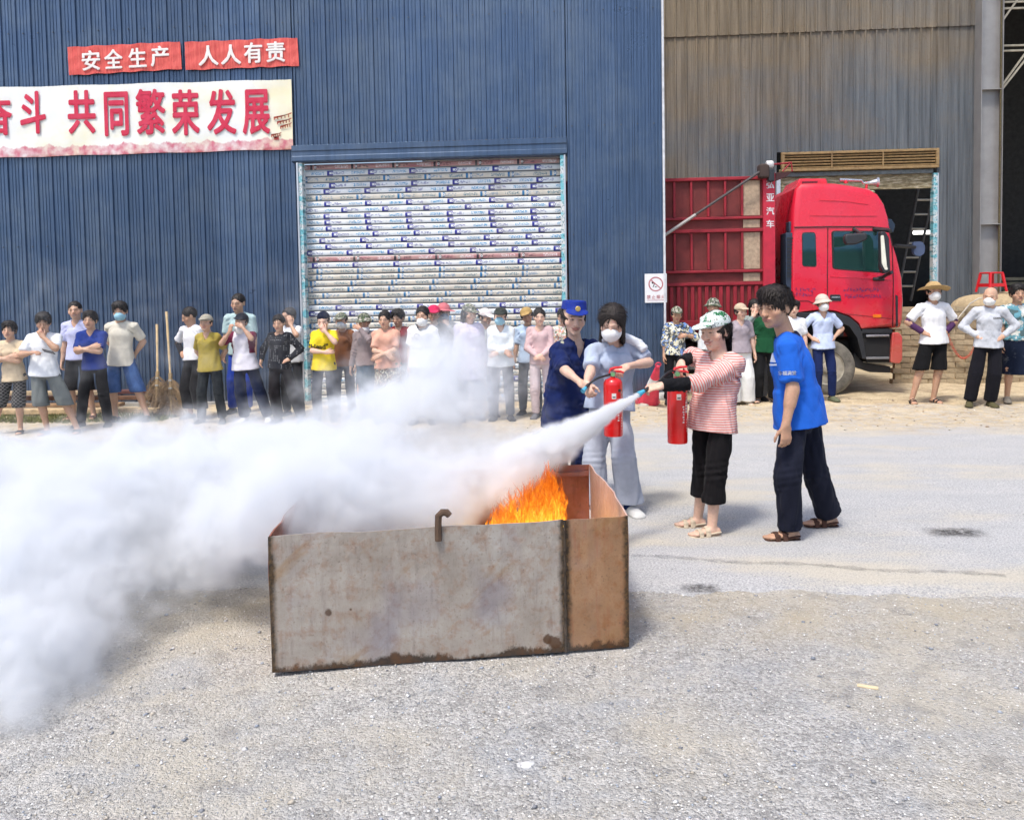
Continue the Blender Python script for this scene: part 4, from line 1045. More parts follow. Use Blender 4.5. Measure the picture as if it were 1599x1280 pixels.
def skin_mat():
    n = NT('skin'); a = n.nd('Attribute', attribute_name='Col'); o = n.obj()
    f = n.noise(o, 55, 4, .6)
    n.col(n.mix(1, a.outputs['Color'], n.ramp(f, [(.3, .90), (.7, 1.08)]), 'MULTIPLY'))
    n.b.inputs['Subsurface Weight'].default_value = .12; n.b.inputs['Subsurface Radius'].default_value = (.012, .004, .002); n.b.inputs['Subsurface Scale'].default_value = 1.0
    return n.set(rough=.48, spec=.4, normal=n.bump(n.noise(o, 180, 3), .12, .002))
SKIN = skin_mat()
_fm = {}
def fabric(kind='plain', rough=.85):
    if kind in _fm: return _fm[kind]
    n = NT('fabric_'+kind); a = n.nd('Attribute', attribute_name='Col').outputs['Color']; o = n.obj(); x, y, z = n.sep(o)
    base = a
    if kind == 'stripes':
        scv = n.nd('Attribute', attribute_name='sc').outputs['Fac']
        u = n.math('FRACT', n.math('DIVIDE', scv, .0172))
        base = n.mix(n.math('GREATER_THAN', u, .54), a, srgb(212, 122, 114))
    elif kind in ('dots', 'lattice'):
        cell = n.scale(o, 34, 34, 34) if kind == 'dots' else n.scale(o, 26, 26, 26)
        if kind == 'dots':
            v = n.nd('TexVoronoi', feature='F1'); v.inputs['Scale'].default_value = 36; v.inputs['Randomness'].default_value = .25; n.lk(o, v.inputs['Vector'])
            base = n.mix(n.math('LESS_THAN', v.outputs['Distance'], .17), a, (.6, .6, .6))
        else:
            s1 = n.math('ABSOLUTE', n.math('SUBTRACT', n.math('FRACT', n.math('MULTIPLY', n.math('ADD', x, z), 22)), .5))
            s2 = n.math('ABSOLUTE', n.math('SUBTRACT', n.math('FRACT', n.math('MULTIPLY', n.math('SUBTRACT', x, z), 22)), .5))
            base = n.mix(n.math('MAXIMUM', n.math('LESS_THAN', s1, .08), n.math('LESS_THAN', s2, .08)), a, (.22, .21, .20))
    elif kind in ('floral', 'camo', 'floral_blue', 'tiedye', 'rosecloth'):
        pal = dict(floral=[(.02, .02, .02), (.60, .56, .40), (.30, .16, .10), (.70, .66, .55)], camo=[(.06, .07, .05), (.40, .38, .30), (.12, .16, .08), (.55, .52, .45)],
                   floral_blue=[(.02, .03, .05), (.72, .68, .48), (.10, .22, .55), (.78, .76, .66)], tiedye=[(.10, .30, .38), (.60, .60, .55), (.04, .08, .09), (.70, .70, .66)],
                   rosecloth=[(.75, .72, .7), (.6, .2, .15), (.2, .3, .15), (.7, .5, .2)])[kind]
        sc_ = dict(floral=30, camo=26, floral_blue=17, tiedye=9, rosecloth=24)[kind]
        w1 = n.noise(o, sc_, 3, .5, .6); off = n.scale(o, 1, 1, 1, (3.1, 1.7, 5.2)); w2 = n.noise(off, sc_*1.15, 3, .5, .6)
        base = n.mix(n.math('GREATER_THAN', w1, .53), pal[0], pal[1]); base = n.mix(n.math('GREATER_THAN', w2, .57), base, pal[2]); base = n.mix(n.math('LESS_THAN', w2, .40), base, pal[3])
        base = n.mix(.15, base, a)
    elif kind == 'greencamo':
        v = n.nd('TexVoronoi', feature='F1', distance='CHEBYCHEV'); v.inputs['Scale'].default_value = 70; n.lk(o, v.inputs['Vector'])
        w1 = n.noise(v.outputs['Position'], .75*70/4, 3, .6) if False else n.noise(n.math('SNAP', 0, 0) if False else o, 17, 4, .75, .3)
        w2 = n.noise(n.scale(o, 1, 1, 1, (2, 4, 1)), 21, 4, .75, .3)
        base = n.mix(n.math('GREATER_THAN', w1, .545), a, srgb(44, 110, 70)); base = n.mix(n.math('GREATER_THAN', w2, .60), base, srgb(28, 60, 42)); base = n.mix(n.math('LESS_THAN', w2, .37), base, srgb(120, 104, 84))
    elif kind == 'denim':
        base = n.mix(n.ramp(n.noise(o, 9, 5, .65), [(.4, 0), (.7, .6)]), a, n.mix(1, a, (2.1, 2.0, 1.8), 'MULTIPLY'))
    elif kind == 'dusty':
        base = n.mix(n.ramp(n.noise(o, 5, 5, .65), [(.55, 0), (.68, .6)]), a, (.22, .24, .26))
    elif kind == 'ribbed':
        u = n.math('FRACT', n.math('MULTIPLY', z, 60)); base = n.mix(n.math('GREATER_THAN', u, .5), a, n.mix(1, a, (.5, .52, .55), 'MULTIPLY'))
    elif kind == 'straw':
        u = n.math('FRACT', n.math('MULTIPLY', n.noise(o, 60, 2), 6)); base = n.mix(u, a, n.mix(1, a, (.6, .55, .45), 'MULTIPLY'))
    elif kind == 'hair':
        base = n.mix(n.ramp(n.noise(n.scale(o, 90, 90, 16), 1.0, 4, .6), [(.35, 0), (.75, .8)]), a, n.mix(1, a, (2.6, 2.3, 2.1), 'MULTIPLY'))
    f = n.noise(o, 7, 6, .65)
    c = n.mix(1, base, n.ramp(f, [(.3, .86), (.7, 1.10)]), 'MULTIPLY')
    n.col(c)
    if kind == 'hair':
        n.set(rough=.6, spec=.3, normal=n.bump(n.noise(n.scale(o, 160, 160, 22), 1, 3), .6, .004))
    else:
        wv = n.noise(o, 420, 2); fold = n.noise(n.scale(o, 1, 1, .55), 13, 5, .55, .8)
        b1 = n.bump(fold, .35, .012); n.set(rough=.92, spec=.12, sheen=.03, normal=n.bump(wv, .15, .002, b1))
    _fm[kind] = n.m; return n.m

def shirt(p, hem=.86, sleeve='short', loose=.014, flare=.02, neck=.066, vneck=0, h=.012, seed=1, amp=.006, zhem=None, sleeve_loose=.022, slen=.78, fgr=False, fold=(22, 22, 12)):
    k, w_ = p.k, p.w; lo, hi = bounds(p, .21); lo[2] = (zhem if zhem else hem*k)-.06; hi[2] = max(p.neck[2], p.shL[2], p.shR[2])+.14
    if sleeve == 'long' or sleeve=='three': hi[2] = max(hi[2], p.wrL[2]+.08, p.wrR[2]+.08)
    F = Field(lo, hi, h); sd = unit(p.shL-p.shR); hsd = unit(p.hipL-p.hipR); up = unit(p.neck-p.chest); L = loose*k
    F.cone(p.waist, p.chest, (.130*k*w_+L*1.3, .092*k*w_+L*1.2), (.142*k*w_+L, .100*k*w_+L), sd, .05)
    F.cone(p.chest, (p.shL+p.shR)/2-up*.028, (.142*k*w_+L, .100*k*w_+L), (.122*k*w_+L*.6, .075*k+L*.6), sd, .012)
    hemp = V3(p.pel[0], p.pel[1], (zhem if zhem else hem*k)); hemp = p.waist+(p.pel-p.waist)*((p.waist[2]-hemp[2])/max(.05, p.waist[2]-p.pel[2]))
    fl = flare*k
    F.cone(hemp+V3(0, 0, -.03), p.waist, (.162*k*w_+L+fl, .122*k*w_+L+fl), (.136*k*w_+L*1.3, .098*k*w_+L*1.3), hsd, .010, cap=.4)
    F.cone(p.shL-V3(0,0,.004), p.shR-V3(0,0,.004), .045*k+L*.55, .045*k+L*.55, None, .05)
    if not p.male: 
        f = -np.cross(up, sd); f = f if f[1]*1 < 0 or True else -f
        fw = unit(np.cross(sd, up)); fw = fw if (fw @ p.fwd if hasattr(p, 'fwd') else -fw[1]) > 0 else -fw
        for s_ in (-1, 1): F.ell(p.chest+fw*.075*k*w_+sd*s_*.062*k*w_+up*.045*k, [.058*k*w_, .05*k*w_, .055*k*w_], None, .035)
    F.cone((p.shL+p.shR)/2-up*.01, (p.shL+p.shR)/2+up*.045*k, (.085*k, .070*k), (.066*k, .062*k), sd, .03)
    ends = []
    for q in 'LR':
        sh, el, wr = getattr(p, 'sh'+q), getattr(p, 'el'+q), getattr(p, 'wr'+q); a = (1.0 if p.male else .9)*(.7+.3*w_)*k; s_ = sleeve_loose*k
        sl_ = sleeve[q] if isinstance(sleeve, dict) else sleeve
        if sl_ == 'none': continue
        if sl_ == 'short':
            e = sh+(el-sh)*slen; F.cone(sh, e, .047*a+s_*.42, .043*a+s_, None, .03, cap=.35); ends.append((e, unit(el-sh)))
        elif sl_ == 'three':
            e = el+(wr-el)*.25; F.cone(sh, el, .047*a+s_*.45, .042*a+s_*1.1, None, .03); F.cone(el, e, .042*a+s_*1.1, .040*a+s_*1.1, None, .02, cap=.35)
        elif sl_ == 'long':
            e = wr-(wr-el)*.04; F.cone(sh, el, .047*a+s_*.42, .040*a+s_*.6, None, .03); F.cone(el, e, .040*a+s_*.75, .028*a+s_*.45, None, .02, cap=.4)
    zt = hemp[2]
    F.wrinkle(seed, amp, fold, [(p.elL, .07, amp*.5, p.wrL-p.elL), (p.elR, .07, amp*.5, p.wrR-p.elR), (p.shL-sd*.03-up*.08, .07, amp*.6, sd+up), (p.shR+sd*.03-up*.08, .07, amp*.6, sd-up)])
    F.plane(hemp, hemp-p.waist)
    # neckline
    nb = (p.shL+p.shR)/2; fw = unit(np.cross(sd, up)); ref = p.fwd if hasattr(p, 'fwd') else V3(0, -1, 0); fw = fw if fw @ ref > 0 else -fw
    F.cone(nb+up*.02+fw*.006, nb+up*.16*k+fw*.02, (neck*k, neck*.95*k), (neck*1.15*k, neck*1.2*k), sd, .004, sub=True)
    if vneck: F.cone(nb+up*.03+fw*.07*k, nb-up*vneck*k+fw*.11*k, (.05*k, .05*k), (.008, .03), sd, .004, sub=True)
    V, Q = F.mesh(); return V, Q

def leg_garment(p, kind='trousers', h=.013, top=.98, zend=.06, loose=.018, flare=0.0, seed=2, amp=.006, ztop=None, fold=(26, 26, 7)):
    k, w_ = p.k, p.w; lo, hi = bounds(p, .21); hi[2] = (ztop or top*k)+.06; lo[2] = zend-.05
    F = Field(lo, hi, h); L = loose*k; hsd = unit(p.hipL-p.hipR)
    tp = p.pel+(p.waist-p.pel)*(((ztop or top*k)-p.pel[2])/max(.05, p.waist[2]-p.pel[2]))
    Lt = min(L, .016*k); F.cone(p.pel, tp, (.150*k*w_+Lt*.5, .103*k*w_+Lt*.5), (.126*k*w_+Lt*.4, .088*k*w_+Lt*.4), hsd, .03, cap=.9)
    hm = (p.hipL+p.hipR)/2; F.cone(p.hipL+V3(0, .012, .0), p.hipR+V3(0, .012, .0), .064*k*w_+Lt*.4, .064*k*w_+Lt*.4, None, .03)
    if kind in ('skirt', 'dress'):
        am = (p.ankL+p.ankR)/2; e = V3(hm[0]+(am[0]-hm[0])*.5, hm[1]+(am[1]-hm[1])*.5, zend)
        F.cone(p.pel, e, (.155*k*w_+L, .11*k*w_+L), (.17*k*w_+L+flare, .13*k*w_+L+flare), hsd, .04, cap=.3)
    else:
        for q in 'LR':
            hp, kn, an = getattr(p, 'hip'+q), getattr(p, 'knee'+q), getattr(p, 'ank'+q); b = (.75+.25*w_)*k
            F.cone(hp, kn, .074*b+Lt*.4, .057*b+L, None, .03)
            F.cone(kn, an+(kn-an)*.04, .057*b+L, .042*b+L*1.15+flare, None, .005, cap=.3)
    F.wrinkle(seed, amp, fold, [(getattr(p, 'knee'+q), .07, amp*.5, (0, .3, 1)) for q in 'LR']+[(getattr(p, 'ank'+q)+V3(0, 0, .06), .05, amp*.7, (0, 0, 1)) for q in 'LR'])
    F.plane((0, 0, zend), (0, 0, -1)); F.plane(tp, tp-p.pel)
    return F.mesh()

def shoe(ank, toe, k, kind, h=.008):
    ank = V3(ank); t = V3(toe); t[2] = 0; t = unit(t); sd = np.cross(t, (0, 0, 1)); g0 = V3(ank[0], ank[1], ank[2]-.075*k)
    F = Field(g0-V3(.22, .22, .03), g0+V3(.22, .22, .16), h)
    if kind in ('sandal', 'slipper'):
        F.cone(g0-t*.045*k+V3(0, 0, -.004), g0+t*.145*k+V3(0, 0, -.004), (.040*k, .012), (.048*k, .011), sd, .01)
        if kind == 'sandal':
            for q, zt_ in ((.045, .064), (.095, .047)):
                c_ = g0+t*q*k; tp_ = c_+V3(0, 0, zt_*k)
                for s_ in (-1, 1): F.cone(c_+sd*s_*.046*k+V3(0, 0, .006), c_+sd*s_*.036*k+V3(0, 0, zt_*.72*k), (.019*k, .006), (.018*k, .006), t, .004); F.cone(c_+sd*s_*.036*k+V3(0, 0, zt_*.72*k), tp_, (.018*k, .006), (.017*k, .006), t, .004)
        F.cone(g0-t*.05*k+sd*.036*k+V3(0, 0, .03), g0+t*.03*k+sd*.036*k+V3(0, 0, .02), .007, .007, None, .005); F.cone(g0-t*.05*k-sd*.036*k+V3(0, 0, .03), g0+t*.03*k-sd*.036*k+V3(0, 0, .02), .007, .007, None, .005)
        if kind == 'slipper':
            F.cone(g0+t*.03*k+V3(0, 0, .036*k), g0+t*.105*k+V3(0, 0, .024*k), (.050*k, .028*k), (.054*k, .022*k), sd, .01)
    else:
        F.cone(g0-t*.045*k+V3(0, 0, .006), g0+t*.15*k+V3(0, 0, .004), (.043*k, .018), (.050*k, .017), sd, .01)
        F.cone(g0-t*.038*k+V3(0, 0, .035*k), g0+t*.03*k+V3(0, 0, .045*k), (.038*k, .038*k), (.042*k, .040*k), sd, .02)
        F.cone(g0+t*.03*k+V3(0, 0, .038*k), g0+t*.135*k+V3(0, 0, .024*k), (.043*k, .036*k), (.046*k, .024*k), sd, .02)
    F.plane((0, 0, g0[2]-.002), (0, 0, -1)); return F.mesh()

def hair(p, style, h=.007, seed=3, hatted=False, nt=260, lw=.005):
    M = hrot(p.hy, p.hp, p.hr); k = p.hk; c = p.head; P = lambda x, y, z: V3(c)+M @ (V3(x, y, z)*k); E = lambda F, q, r, kk=.012, sub=False: F.ell(P(*q), [v*k for v in r], M, kk, sub)
    dn = .62 if style == 'long' else .30; F = Field(c-V3(.24, .24, dn if style in ('long', 'bun', 'tail') else .2), c+V3(.24, .24, .2), h)
    t = dict(short=.016, buzz=.006, bald=.002, bun=.010, long=.014, tail=.012, thick=.011)[style]
    E(F, (0, .014, .030), (.076+t, .092+t, .085+t*1.1))
    if style in ('short', 'thick'):
        E(F, (0, -.03, .085), (.066+t, .06+t*.6, .035+t), .02)
    if style == 'bald': pass
    E(F, (0, -.098, -.026), (.067, .078, {'thick': .074, 'long': .096}.get(style, .088)), .006, True)         # face opening
    E(F, (0, -.06, -.11), (.10, .12, .075), .008, True)
    low = {'short': -.035, 'buzz': -.03, 'thick': -.03, 'bun': -.06, 'tail': -.06, 'long': -.2, 'bald': .02}[style]
    F.plane(P(0, .05, low-.012), M @ V3(0, -.35, -1))
    for s_ in (-1, 1): E(F, (s_*.083, .004, -.012), (.018, .024, .032), .004, True)
    if style == 'long':
        for s_ in (-1, 1): F.cone(P(s_*.066, .02, .0), P(s_*.078, .03, -.16), (.018*k, .045*k), (.014*k, .03*k), M @ V3(1, 0, 0), .02)
        F.cone(P(0, .07, -.02), P(0, .085, -.20), (.072*k, .030*k), (.06*k, .018*k), M @ V3(1, 0, 0), .02)
    if style == 'bun': E(F, (0, .105, .0), (.036, .034, .034), .015)
    if style == 'tail': E(F, (0, .10, -.01), (.036, .036, .042), .015); F.cone(P(0, .11, -.02), P(0, .10, -.16), .034*k, .022*k, None, .02)
    if hatted: F.plane(P(0, 0, .035), M @ V3(0, -.5, 1))
    F.wrinkle(seed, .013, (130, 130, 26)); V, Q = F.mesh()
    if style == 'long': nt = int(nt*.6)
    if nt and style != 'bald' and len(V) > 50:     # loose locks that break the outline
        r = np.random.default_rng(seed+5); ix = r.integers(0, len(V), nt); b = V[ix]; n = b-P(0, .014, .02); n /= np.linalg.norm(n, axis=1)[:, None]
        up = M @ V3(0, 0, 1); fl = np.tile(-up, (nt, 1)); top_ = np.clip((n @ up-.3)/.5, 0, 1)[:, None]; fwd_ = M @ (V3(.25, -1, 0) if style in ('short', 'thick', 'buzz') else V3(0, .5, -1)); sgn = np.sign((b-P(.012, 0, 0)) @ M[:, 0])[:, None]; fwd_ = (sgn*(M @ V3(1, .1, -.1))[None]) if style == 'long' else fwd_; fl = fl*(1-top_)+fwd_*top_+r.normal(size=(nt, 3))*(.10 if style in ('long', 'bun', 'tail', 'thick') else .2)
        fl -= n*(fl*n).sum(1)[:, None]; fl /= np.linalg.norm(fl, axis=1)[:, None]; w_ = np.cross(n, fl); L = (dict(short=.026, thick=.028, buzz=.007, bun=.03, tail=.045, long=.05)[style]*k*(.5+r.random(nt)))[:, None]; wd = (lw*(.6+.8*r.random(nt)))[:, None]
        li = (.0035+.006*r.random(nt))[:, None]*(.3 if style in ('bun', 'tail', 'buzz', 'long') else .6)
        X = np.stack([b-w_*wd-n*.002, b+w_*wd-n*.002, b+fl*L*.55+n*li+w_*wd*.8, b+fl*L*.55+n*li-w_*wd*.8, b+fl*L+n*li*.4+w_*wd*.12, b+fl*L+n*li*.4-w_*wd*.12], 1).reshape(-1, 3)
        o_ = len(V)+6*np.arange(nt)[:, None]; V = np.concatenate([V, X]); Q = np.concatenate([Q, np.concatenate([o_+np.array([[0, 1, 2, 3]]), o_+np.array([[3, 2, 4, 5]])])])
    return V, Q

def hat(p, style, h=.007):
    M = hrot(p.hy, p.hp, p.hr); k = p.hk; c = p.head; P = lambda x, y, z: V3(c)+M @ (V3(x, y, z)*k); X = M @ V3(1, 0, 0)
    E = lambda F, q, r, kk=.008, sub=False, MM=None: F.ell(P(*q), [v*k for v in r], M if MM is None else MM, kk, sub)
    F = Field(c-V3(.30, .30, .16), c+V3(.30, .30, .24), h)
    if style == 'cap':
        E(F, (0, .012, .042), (.092, .108, .092)); F.plane(P(0, 0, .038), M @ V3(0, .10, -1))
        T = M @ np.array(Matrix.Rotation(R(10), 3, 'X')); E(F, (0, -.112, .054), (.072, .078, .008), .006, MM=T)
    elif style == 'sidecap':          # cap worn with brim sideways
        E(F, (0, .012, .042), (.092, .108, .092)); F.plane(P(0, 0, .030), M @ V3(0, -.1, -1)); E(F, (-.085, -.05, .05), (.06, .07, .007), .006)
    elif style == 'bucket':
        E(F, (0, .012, .045), (.093, .108, .090)); F.plane(P(0, 0, .030), M @ V3(0, 0, -1))
        F.cone(P(0, .01, .040), P(0, .006, .004), (.098*k, .112*k), (.138*k, .150*k), X, .004, cap=.05); E(F, (0, .006, -.040), (.16, .17, .050), .002, True)
    elif style == 'sun':
        E(F, (0, .012, .045), (.095, .110, .095)); F.plane(P(0, 0, .030), M @ V3(0, 0, -1)); E(F, (0, -.015, .040), (.165, .185, .010), .01)
    elif style == 'straw':
        E(F, (0, .012, .045), (.098, .110, .092)); F.plane(P(0, 0, .030), M @ V3(0, 0, -1)); F.cone(P(0, .005, .046), P(0, .0, .028), (.10*k, .11*k), (.20*k, .205*k), X, .01, cap=.05)
        E(F, (0, .0, -.012), (.215, .22, .045), .004, True)
    elif style == 'officer':
        F.cone(P(0, .014, .064), P(0, .020, .124), (.092*k, .102*k), (.084*k, .094*k), X, .004, cap=.05)
        T = M @ np.array(Matrix.Rotation(R(14), 3, 'X')); E(F, (0, -.098, .060), (.080, .062, .008), .004, MM=T)
    elif style == 'beanie': E(F, (0, .02, .045), (.088, .104, .088)); F.plane(P(0, 0, .028), M @ V3(0, -.25, -1))
    E(F, (0, .010, .012), (.080, .097, .088), .004, True) if style != 'straw' else None
    F.wrinkle(5, .002, (40, 40, 40)) if style not in ('straw',) else None
    return F.mesh()

def mask(p, low=0.0, h=.006):
    M = hrot(p.hy, p.hp, p.hr); k = p.hk; c = p.head; P = lambda x, y, z: V3(c)+M @ (V3(x, y, z)*k)
    F = Field(c-V3(.2, .2, .25), c+V3(.2, .2, .08), h)
    F.ell(P(0, -.030, -.055-low), [.070*k, .090*k, .064*k], M, .01); F.ell(P(0, -.100, -.044-low), [.030*k, .024*k, .036*k], M, .03)
    F.plane(P(0, -.005, 0), M @ V3(0, 1, -.2)); F.plane(P(0, 0, -.013-low*.9), M @ V3(0, .25, 1)); F.plane(P(0, 0, -.112-low), M @ V3(0, 0, -1))
    F.wrinkle(9, .002, (10, 10, 90)); return F.mesh()
def tubeset(pts, r, h=.006):
    pts = [V3(q) for q in pts]; A = np.array(pts); F = Field(A.min(0)-r-.03, A.max(0)+r+.03, h)
    for a, b in zip(pts, pts[1:]): F.cone(a, b, r, r, None, .01, cap=.4)
    return F
SK = dict(light=(.66, .43, .32), mid=(.56, .345, .235), tan=(.49, .29, .19), dark=(.30, .165, .105))
BLK = (.012, .011, .011)
# ================================================================ THE CROWD
def person(px, Y, label, top_px, group=None, yaw=0.0, male=True, w=1.0, arms=('down',), skin='mid', head=(0, 0, 0), smile=0.0,
           top=None, bot=None, shoes=('shoe', (.03, .03, .03)), hairst='short', hatst=None, msk=None, sleeves=None, lean=(0, 0), foot_px=None, feet_turn=.25, extra=None, hidden_legs=False):
    """px = picture column of the head, Y = distance plane, top_px = row of the crown"""
    gp = onY(px, top_px, Y); z0 = gz(gp.x, gp.y); H = gp.z-z0
    if hatst: H -= {'cap': .03, 'bucket': .03, 'sun': .04, 'straw': .035, 'officer': .055, 'beanie': .02, 'sidecap': .03}[hatst]
    H = max(1.42, H); root = empty('person', (gp.x, gp.y, z0), yaw, label, 'person', group)
    p = Pose(H, w, male); jr = random.Random(int(px)); p.hy, p.hp, p.hr = head[0]+R(jr.uniform(-11, 11)), head[1]+R(jr.uniform(-3, 8)), head[2]+R(jr.uniform(-6, 6)); lean = (lean[0]+jr.uniform(-.03, .03), lean[1]); yaw += R(jr.uniform(-7, 7)); p.w *= jr.uniform(.92, 1.0)
    lx, ly = lean
    for a, f in (('head', 1.0), ('neck', .8), ('shL', .75), ('shR', .75), ('chest', .5), ('waist', .25)):
        v = getattr(p, a); v[0] += lx*f; v[1] += ly*f
    rootx = lx; 
    for a in ('head', 'neck', 'shL', 'shR', 'chest', 'waist', 'pel', 'hipL', 'hipR', 'ankL', 'ankR'): getattr(p, a)[0] -= rootx
    if foot_px:
        for q, fp in zip('RL', foot_px):
            if fp is None: continue
            v = onY(fp, 600, Y).x-gp.x; getattr(p, 'ank'+q)[0] = v
    p.toeL, p.toeR = V3(feet_turn, -1, 0), V3(-feet_turn, -1, 0)
    for a in arms:
        if isinstance(a, str): p.preset(a)
        else: p.arm(*a[0], **a[1]) if isinstance(a, tuple) and len(a) == 2 and isinstance(a[1], dict) else None
    for q in 'LR':
        if getattr(p, 'wr'+q) is None: p.preset('down'+q)
    if lx or ly:
        pass
    p.legs(); sk = SK[skin] if isinstance(skin, str) else skin
    sd = int(abs(px)*7) % 997
    cmesh('body', build_body(p, sk, .0115, .0062, smile=smile, feet=True), SKIN, root)
    t = dict(kind='plain', c=(.8, .8, .8), sleeve='short', hem=.88); t.update(top or {})
    if top is not False:
        kw = {k: v for k, v in t.items() if k in ('sleeve', 'hem', 'loose', 'flare', 'neck', 'vneck', 'amp', 'slen', 'sleeve_loose')}
        kw.setdefault('amp', .019); V, Q = shirt(p, seed=sd, h=.0125, **kw); col = np.tile(V3(t['c']), (len(V), 1))
        if 'paint' in t: t['paint'](p, V, col)
        cmesh('shirt', (V, Q, col), fabric(t['kind']), root)
    b = dict(kind='trousers', fab='plain', c=(.02, .02, .022), top=.97, zend=.06); b.update(bot or {})
    kw = {k: v for k, v in b.items() if k in ('top', 'zend', 'loose', 'flare', 'amp')}; kw['zend'] *= p.k
    kw.setdefault('amp', .019); V, Q = leg_garment(p, b['kind'], seed=sd+1, h=.014, **kw); cmesh('skirt' if b['kind'] == 'skirt' else ('shorts' if b['zend'] > .3 else 'trousers'), (V, Q), fabric(b['fab']), root, col=b['c'])
    for q in 'LR':
        sc_ = dict(sandal='sandal', slipper='slipper').get(shoes[0], 'shoe')
        cmesh(sc_, shoe(getattr(p, 'ank'+q), getattr(p, 'toe'+q), p.k, shoes[0], .0085), fabric('plain'), root, col=shoes[1])
    if hairst: 
        hc = (.05, .045, .042) if hairst == 'bald' else BLK
        if hairst != 'bald': cmesh('hair', hair(p, hairst, .0095, sd, bool(hatst)), fabric('hair'), root, col=hc)
    if hatst:
        hk = extra.get('hat', ('plain', (.5, .5, .5))) if extra else ('plain', (.5, .5, .5))
        cmesh('hat', hat(p, hatst, .009), fabric(hk[0]), root, col=hk[1])
    if msk: cmesh('face_mask', mask(p, msk[1]), fabric('mask'), root, col=msk[0])
    if sleeves:
        for q in 'LR':
            el, wr, sh = getattr(p, 'el'+q), getattr(p, 'wr'+q), getattr(p, 'sh'+q)
            F = tubeset([sh+(el-sh)*sleeves[1], el, wr-(wr-el)*.05], .043*p.k, .011); F.wrinkle(sd, .006, (50, 50, 50))
            cmesh('arm_sleeve', F.mesh(), fabric('plain'), root, col=sleeves[0])
    root['_p'] = 1; del root['_p']
    return root, p
def wrap_print(root, p, me, m, name, xc, zc, yaw_=0.0, base='shirt'):
    """lays a flat print on the front of a shirt"""
    sh = next(o for o in root.children if o.name.split('.')[0] == base)
    bvh = BVHTree.FromPolygons([v.co for v in sh.data.vertices], [tuple(q.vertices) for q in sh.data.polygons])
    bm = bmesh.new(); bm.from_mesh(me); bmesh.ops.subdivide_edges(bm, edges=[e for e in bm.edges if e.calc_length() > .03], cuts=2); 
    for v in bm.verts:
        o_ = Vector((xc+v.co.x, -1, zc+v.co.z)); hit = bvh.ray_cast(o_, Vector((0, 1, 0)))
        v.co = Vector((o_.x, (hit[0].y if hit[0] else -.12)-.004, o_.z))
    bm.to_mesh(me); bm.free(); return link(name, me, m, root)
def ap(side, w_, **kw): return ((side, V3(w_)), kw)
MW, MB_ = (.80, .80, .78), (.32, .55, .66)
G1 = 'workers lined up along the blue wall'; G2 = 'workers crowded in front of the roller shutter'; G3 = 'workers standing beside the red truck'
# --- left group
YB = 11.95
person(15, 10.35, 'person in beige tee with folded arms and black checked shorts at the picture edge', 503, G1, R(8), arms=('crossed',), skin='mid', top=dict(c=(.62, .50, .34), hem=.80), bot=dict(fab='lattice', c=(.02, .02, .02), zend=.40, loose=.035), shoes=('slipper', (.03, .03, .03)), foot_px=(-12, 27))
person(68, 10.3, 'person in white tee and grey shorts holding a phone and rubbing his chin', 489, G1, R(12), arms=('chinL', ap('R', (-.06, -.24, 1.08), hint=(-1, .3, -.6), d=(.8, -.6, .1), n=(-.3, -.2, 1), curl=.5)), skin='tan', w=1.12, top=dict(c=(.74, .76, .78), hem=.82, vneck=.02), bot=dict(c=(.16, .175, .17), zend=.40, loose=.045), shoes=('slipper', (.05, .055, .06)), foot_px=(70, 112), head=(R(10), R(10), 0))
person(118, 11.5, 'tall person in pale lilac polo shirt standing behind the navy polo, smiling', 471, G1, 0, arms=('down',), skin='mid', smile=.8, top=dict(c=(.50, .52, .74), vneck=.05, hem=.86), bot=dict(zend=.42, loose=.03), shoes=('slipper', (.09, .04, .035)), foot_px=(112, 143), head=(R(14), 0, 0), hairst='buzz')
person(141, 10.9, 'person in navy polo with folded arms and black trousers', 487, G1, R(6), arms=('crossed',), skin='mid', top=dict(c=(.022, .045, .22), vneck=.03, hem=.84), bot=dict(loose=.02), foot_px=(124, 165), head=(R(8), 0, 0))
person(188, 11.3, 'person in cream tee, denim shorts and pale blue surgical mask, hands behind his back', 472, G1, R(4), arms=('back',), skin='mid', msk=(MB_, 0), w=1.05, top=dict(c=(.66, .62, .52), hem=.80), bot=dict(fab='denim', c=(.05, .10, .24), zend=.42, loose=.045), foot_px=(178, 226), head=(R(4), R(4), 0))
person(297, 11.5, 'person in white tee with black oversleeves and hand on hip beside the twig brooms', 480, G1, R(-22), arms=('hipR', 'downL'), skin='tan', hairst='buzz', top=dict(c=(.74, .74, .76), hem=.90), bot=dict(kind='trousers', zend=.16, loose=.05), shoes=('shoe', (.20, .20, .20)), sleeves=((.02, .02, .025), .65), head=(R(-34), R(16), 0))
person(322, 11.15, 'person in mustard shirt and beige cap with faded black jeans', 489, G1, R(2), male=False, arms=('back',), skin='mid', hairst='bun', hatst='cap', smile=.4, w=1.02, top=dict(c=(.36, .28, .055), vneck=.05, hem=.82), bot=dict(fab='denim', c=(.02, .024, .028)), foot_px=(312, 345), extra=dict(hat=('plain', (.34, .32, .26))), head=(R(-8), R(-12), 0))
person(372, 12.1, 'tall person in pale mint tee and bright blue trousers behind the maroon-sleeved woman', 459, G1, R(4), arms=('down',), skin='mid', hairst='buzz', top=dict(c=(.42, .56, .56), hem=.84), bot=dict(c=(.02, .06, .42)), foot_px=(362, 385))
def raglan(p, V, col):
    for s_ in (-1, 1):
        sh = p.shL if s_ > 0 else p.shR
        m = (V[:, 0]*s_ > abs(sh[0])*.80-.35*(V[:, 2]-sh[2])*0) & (V[:, 2] > sh[2]-.24)
        col[m] = (.15, .02, .05)
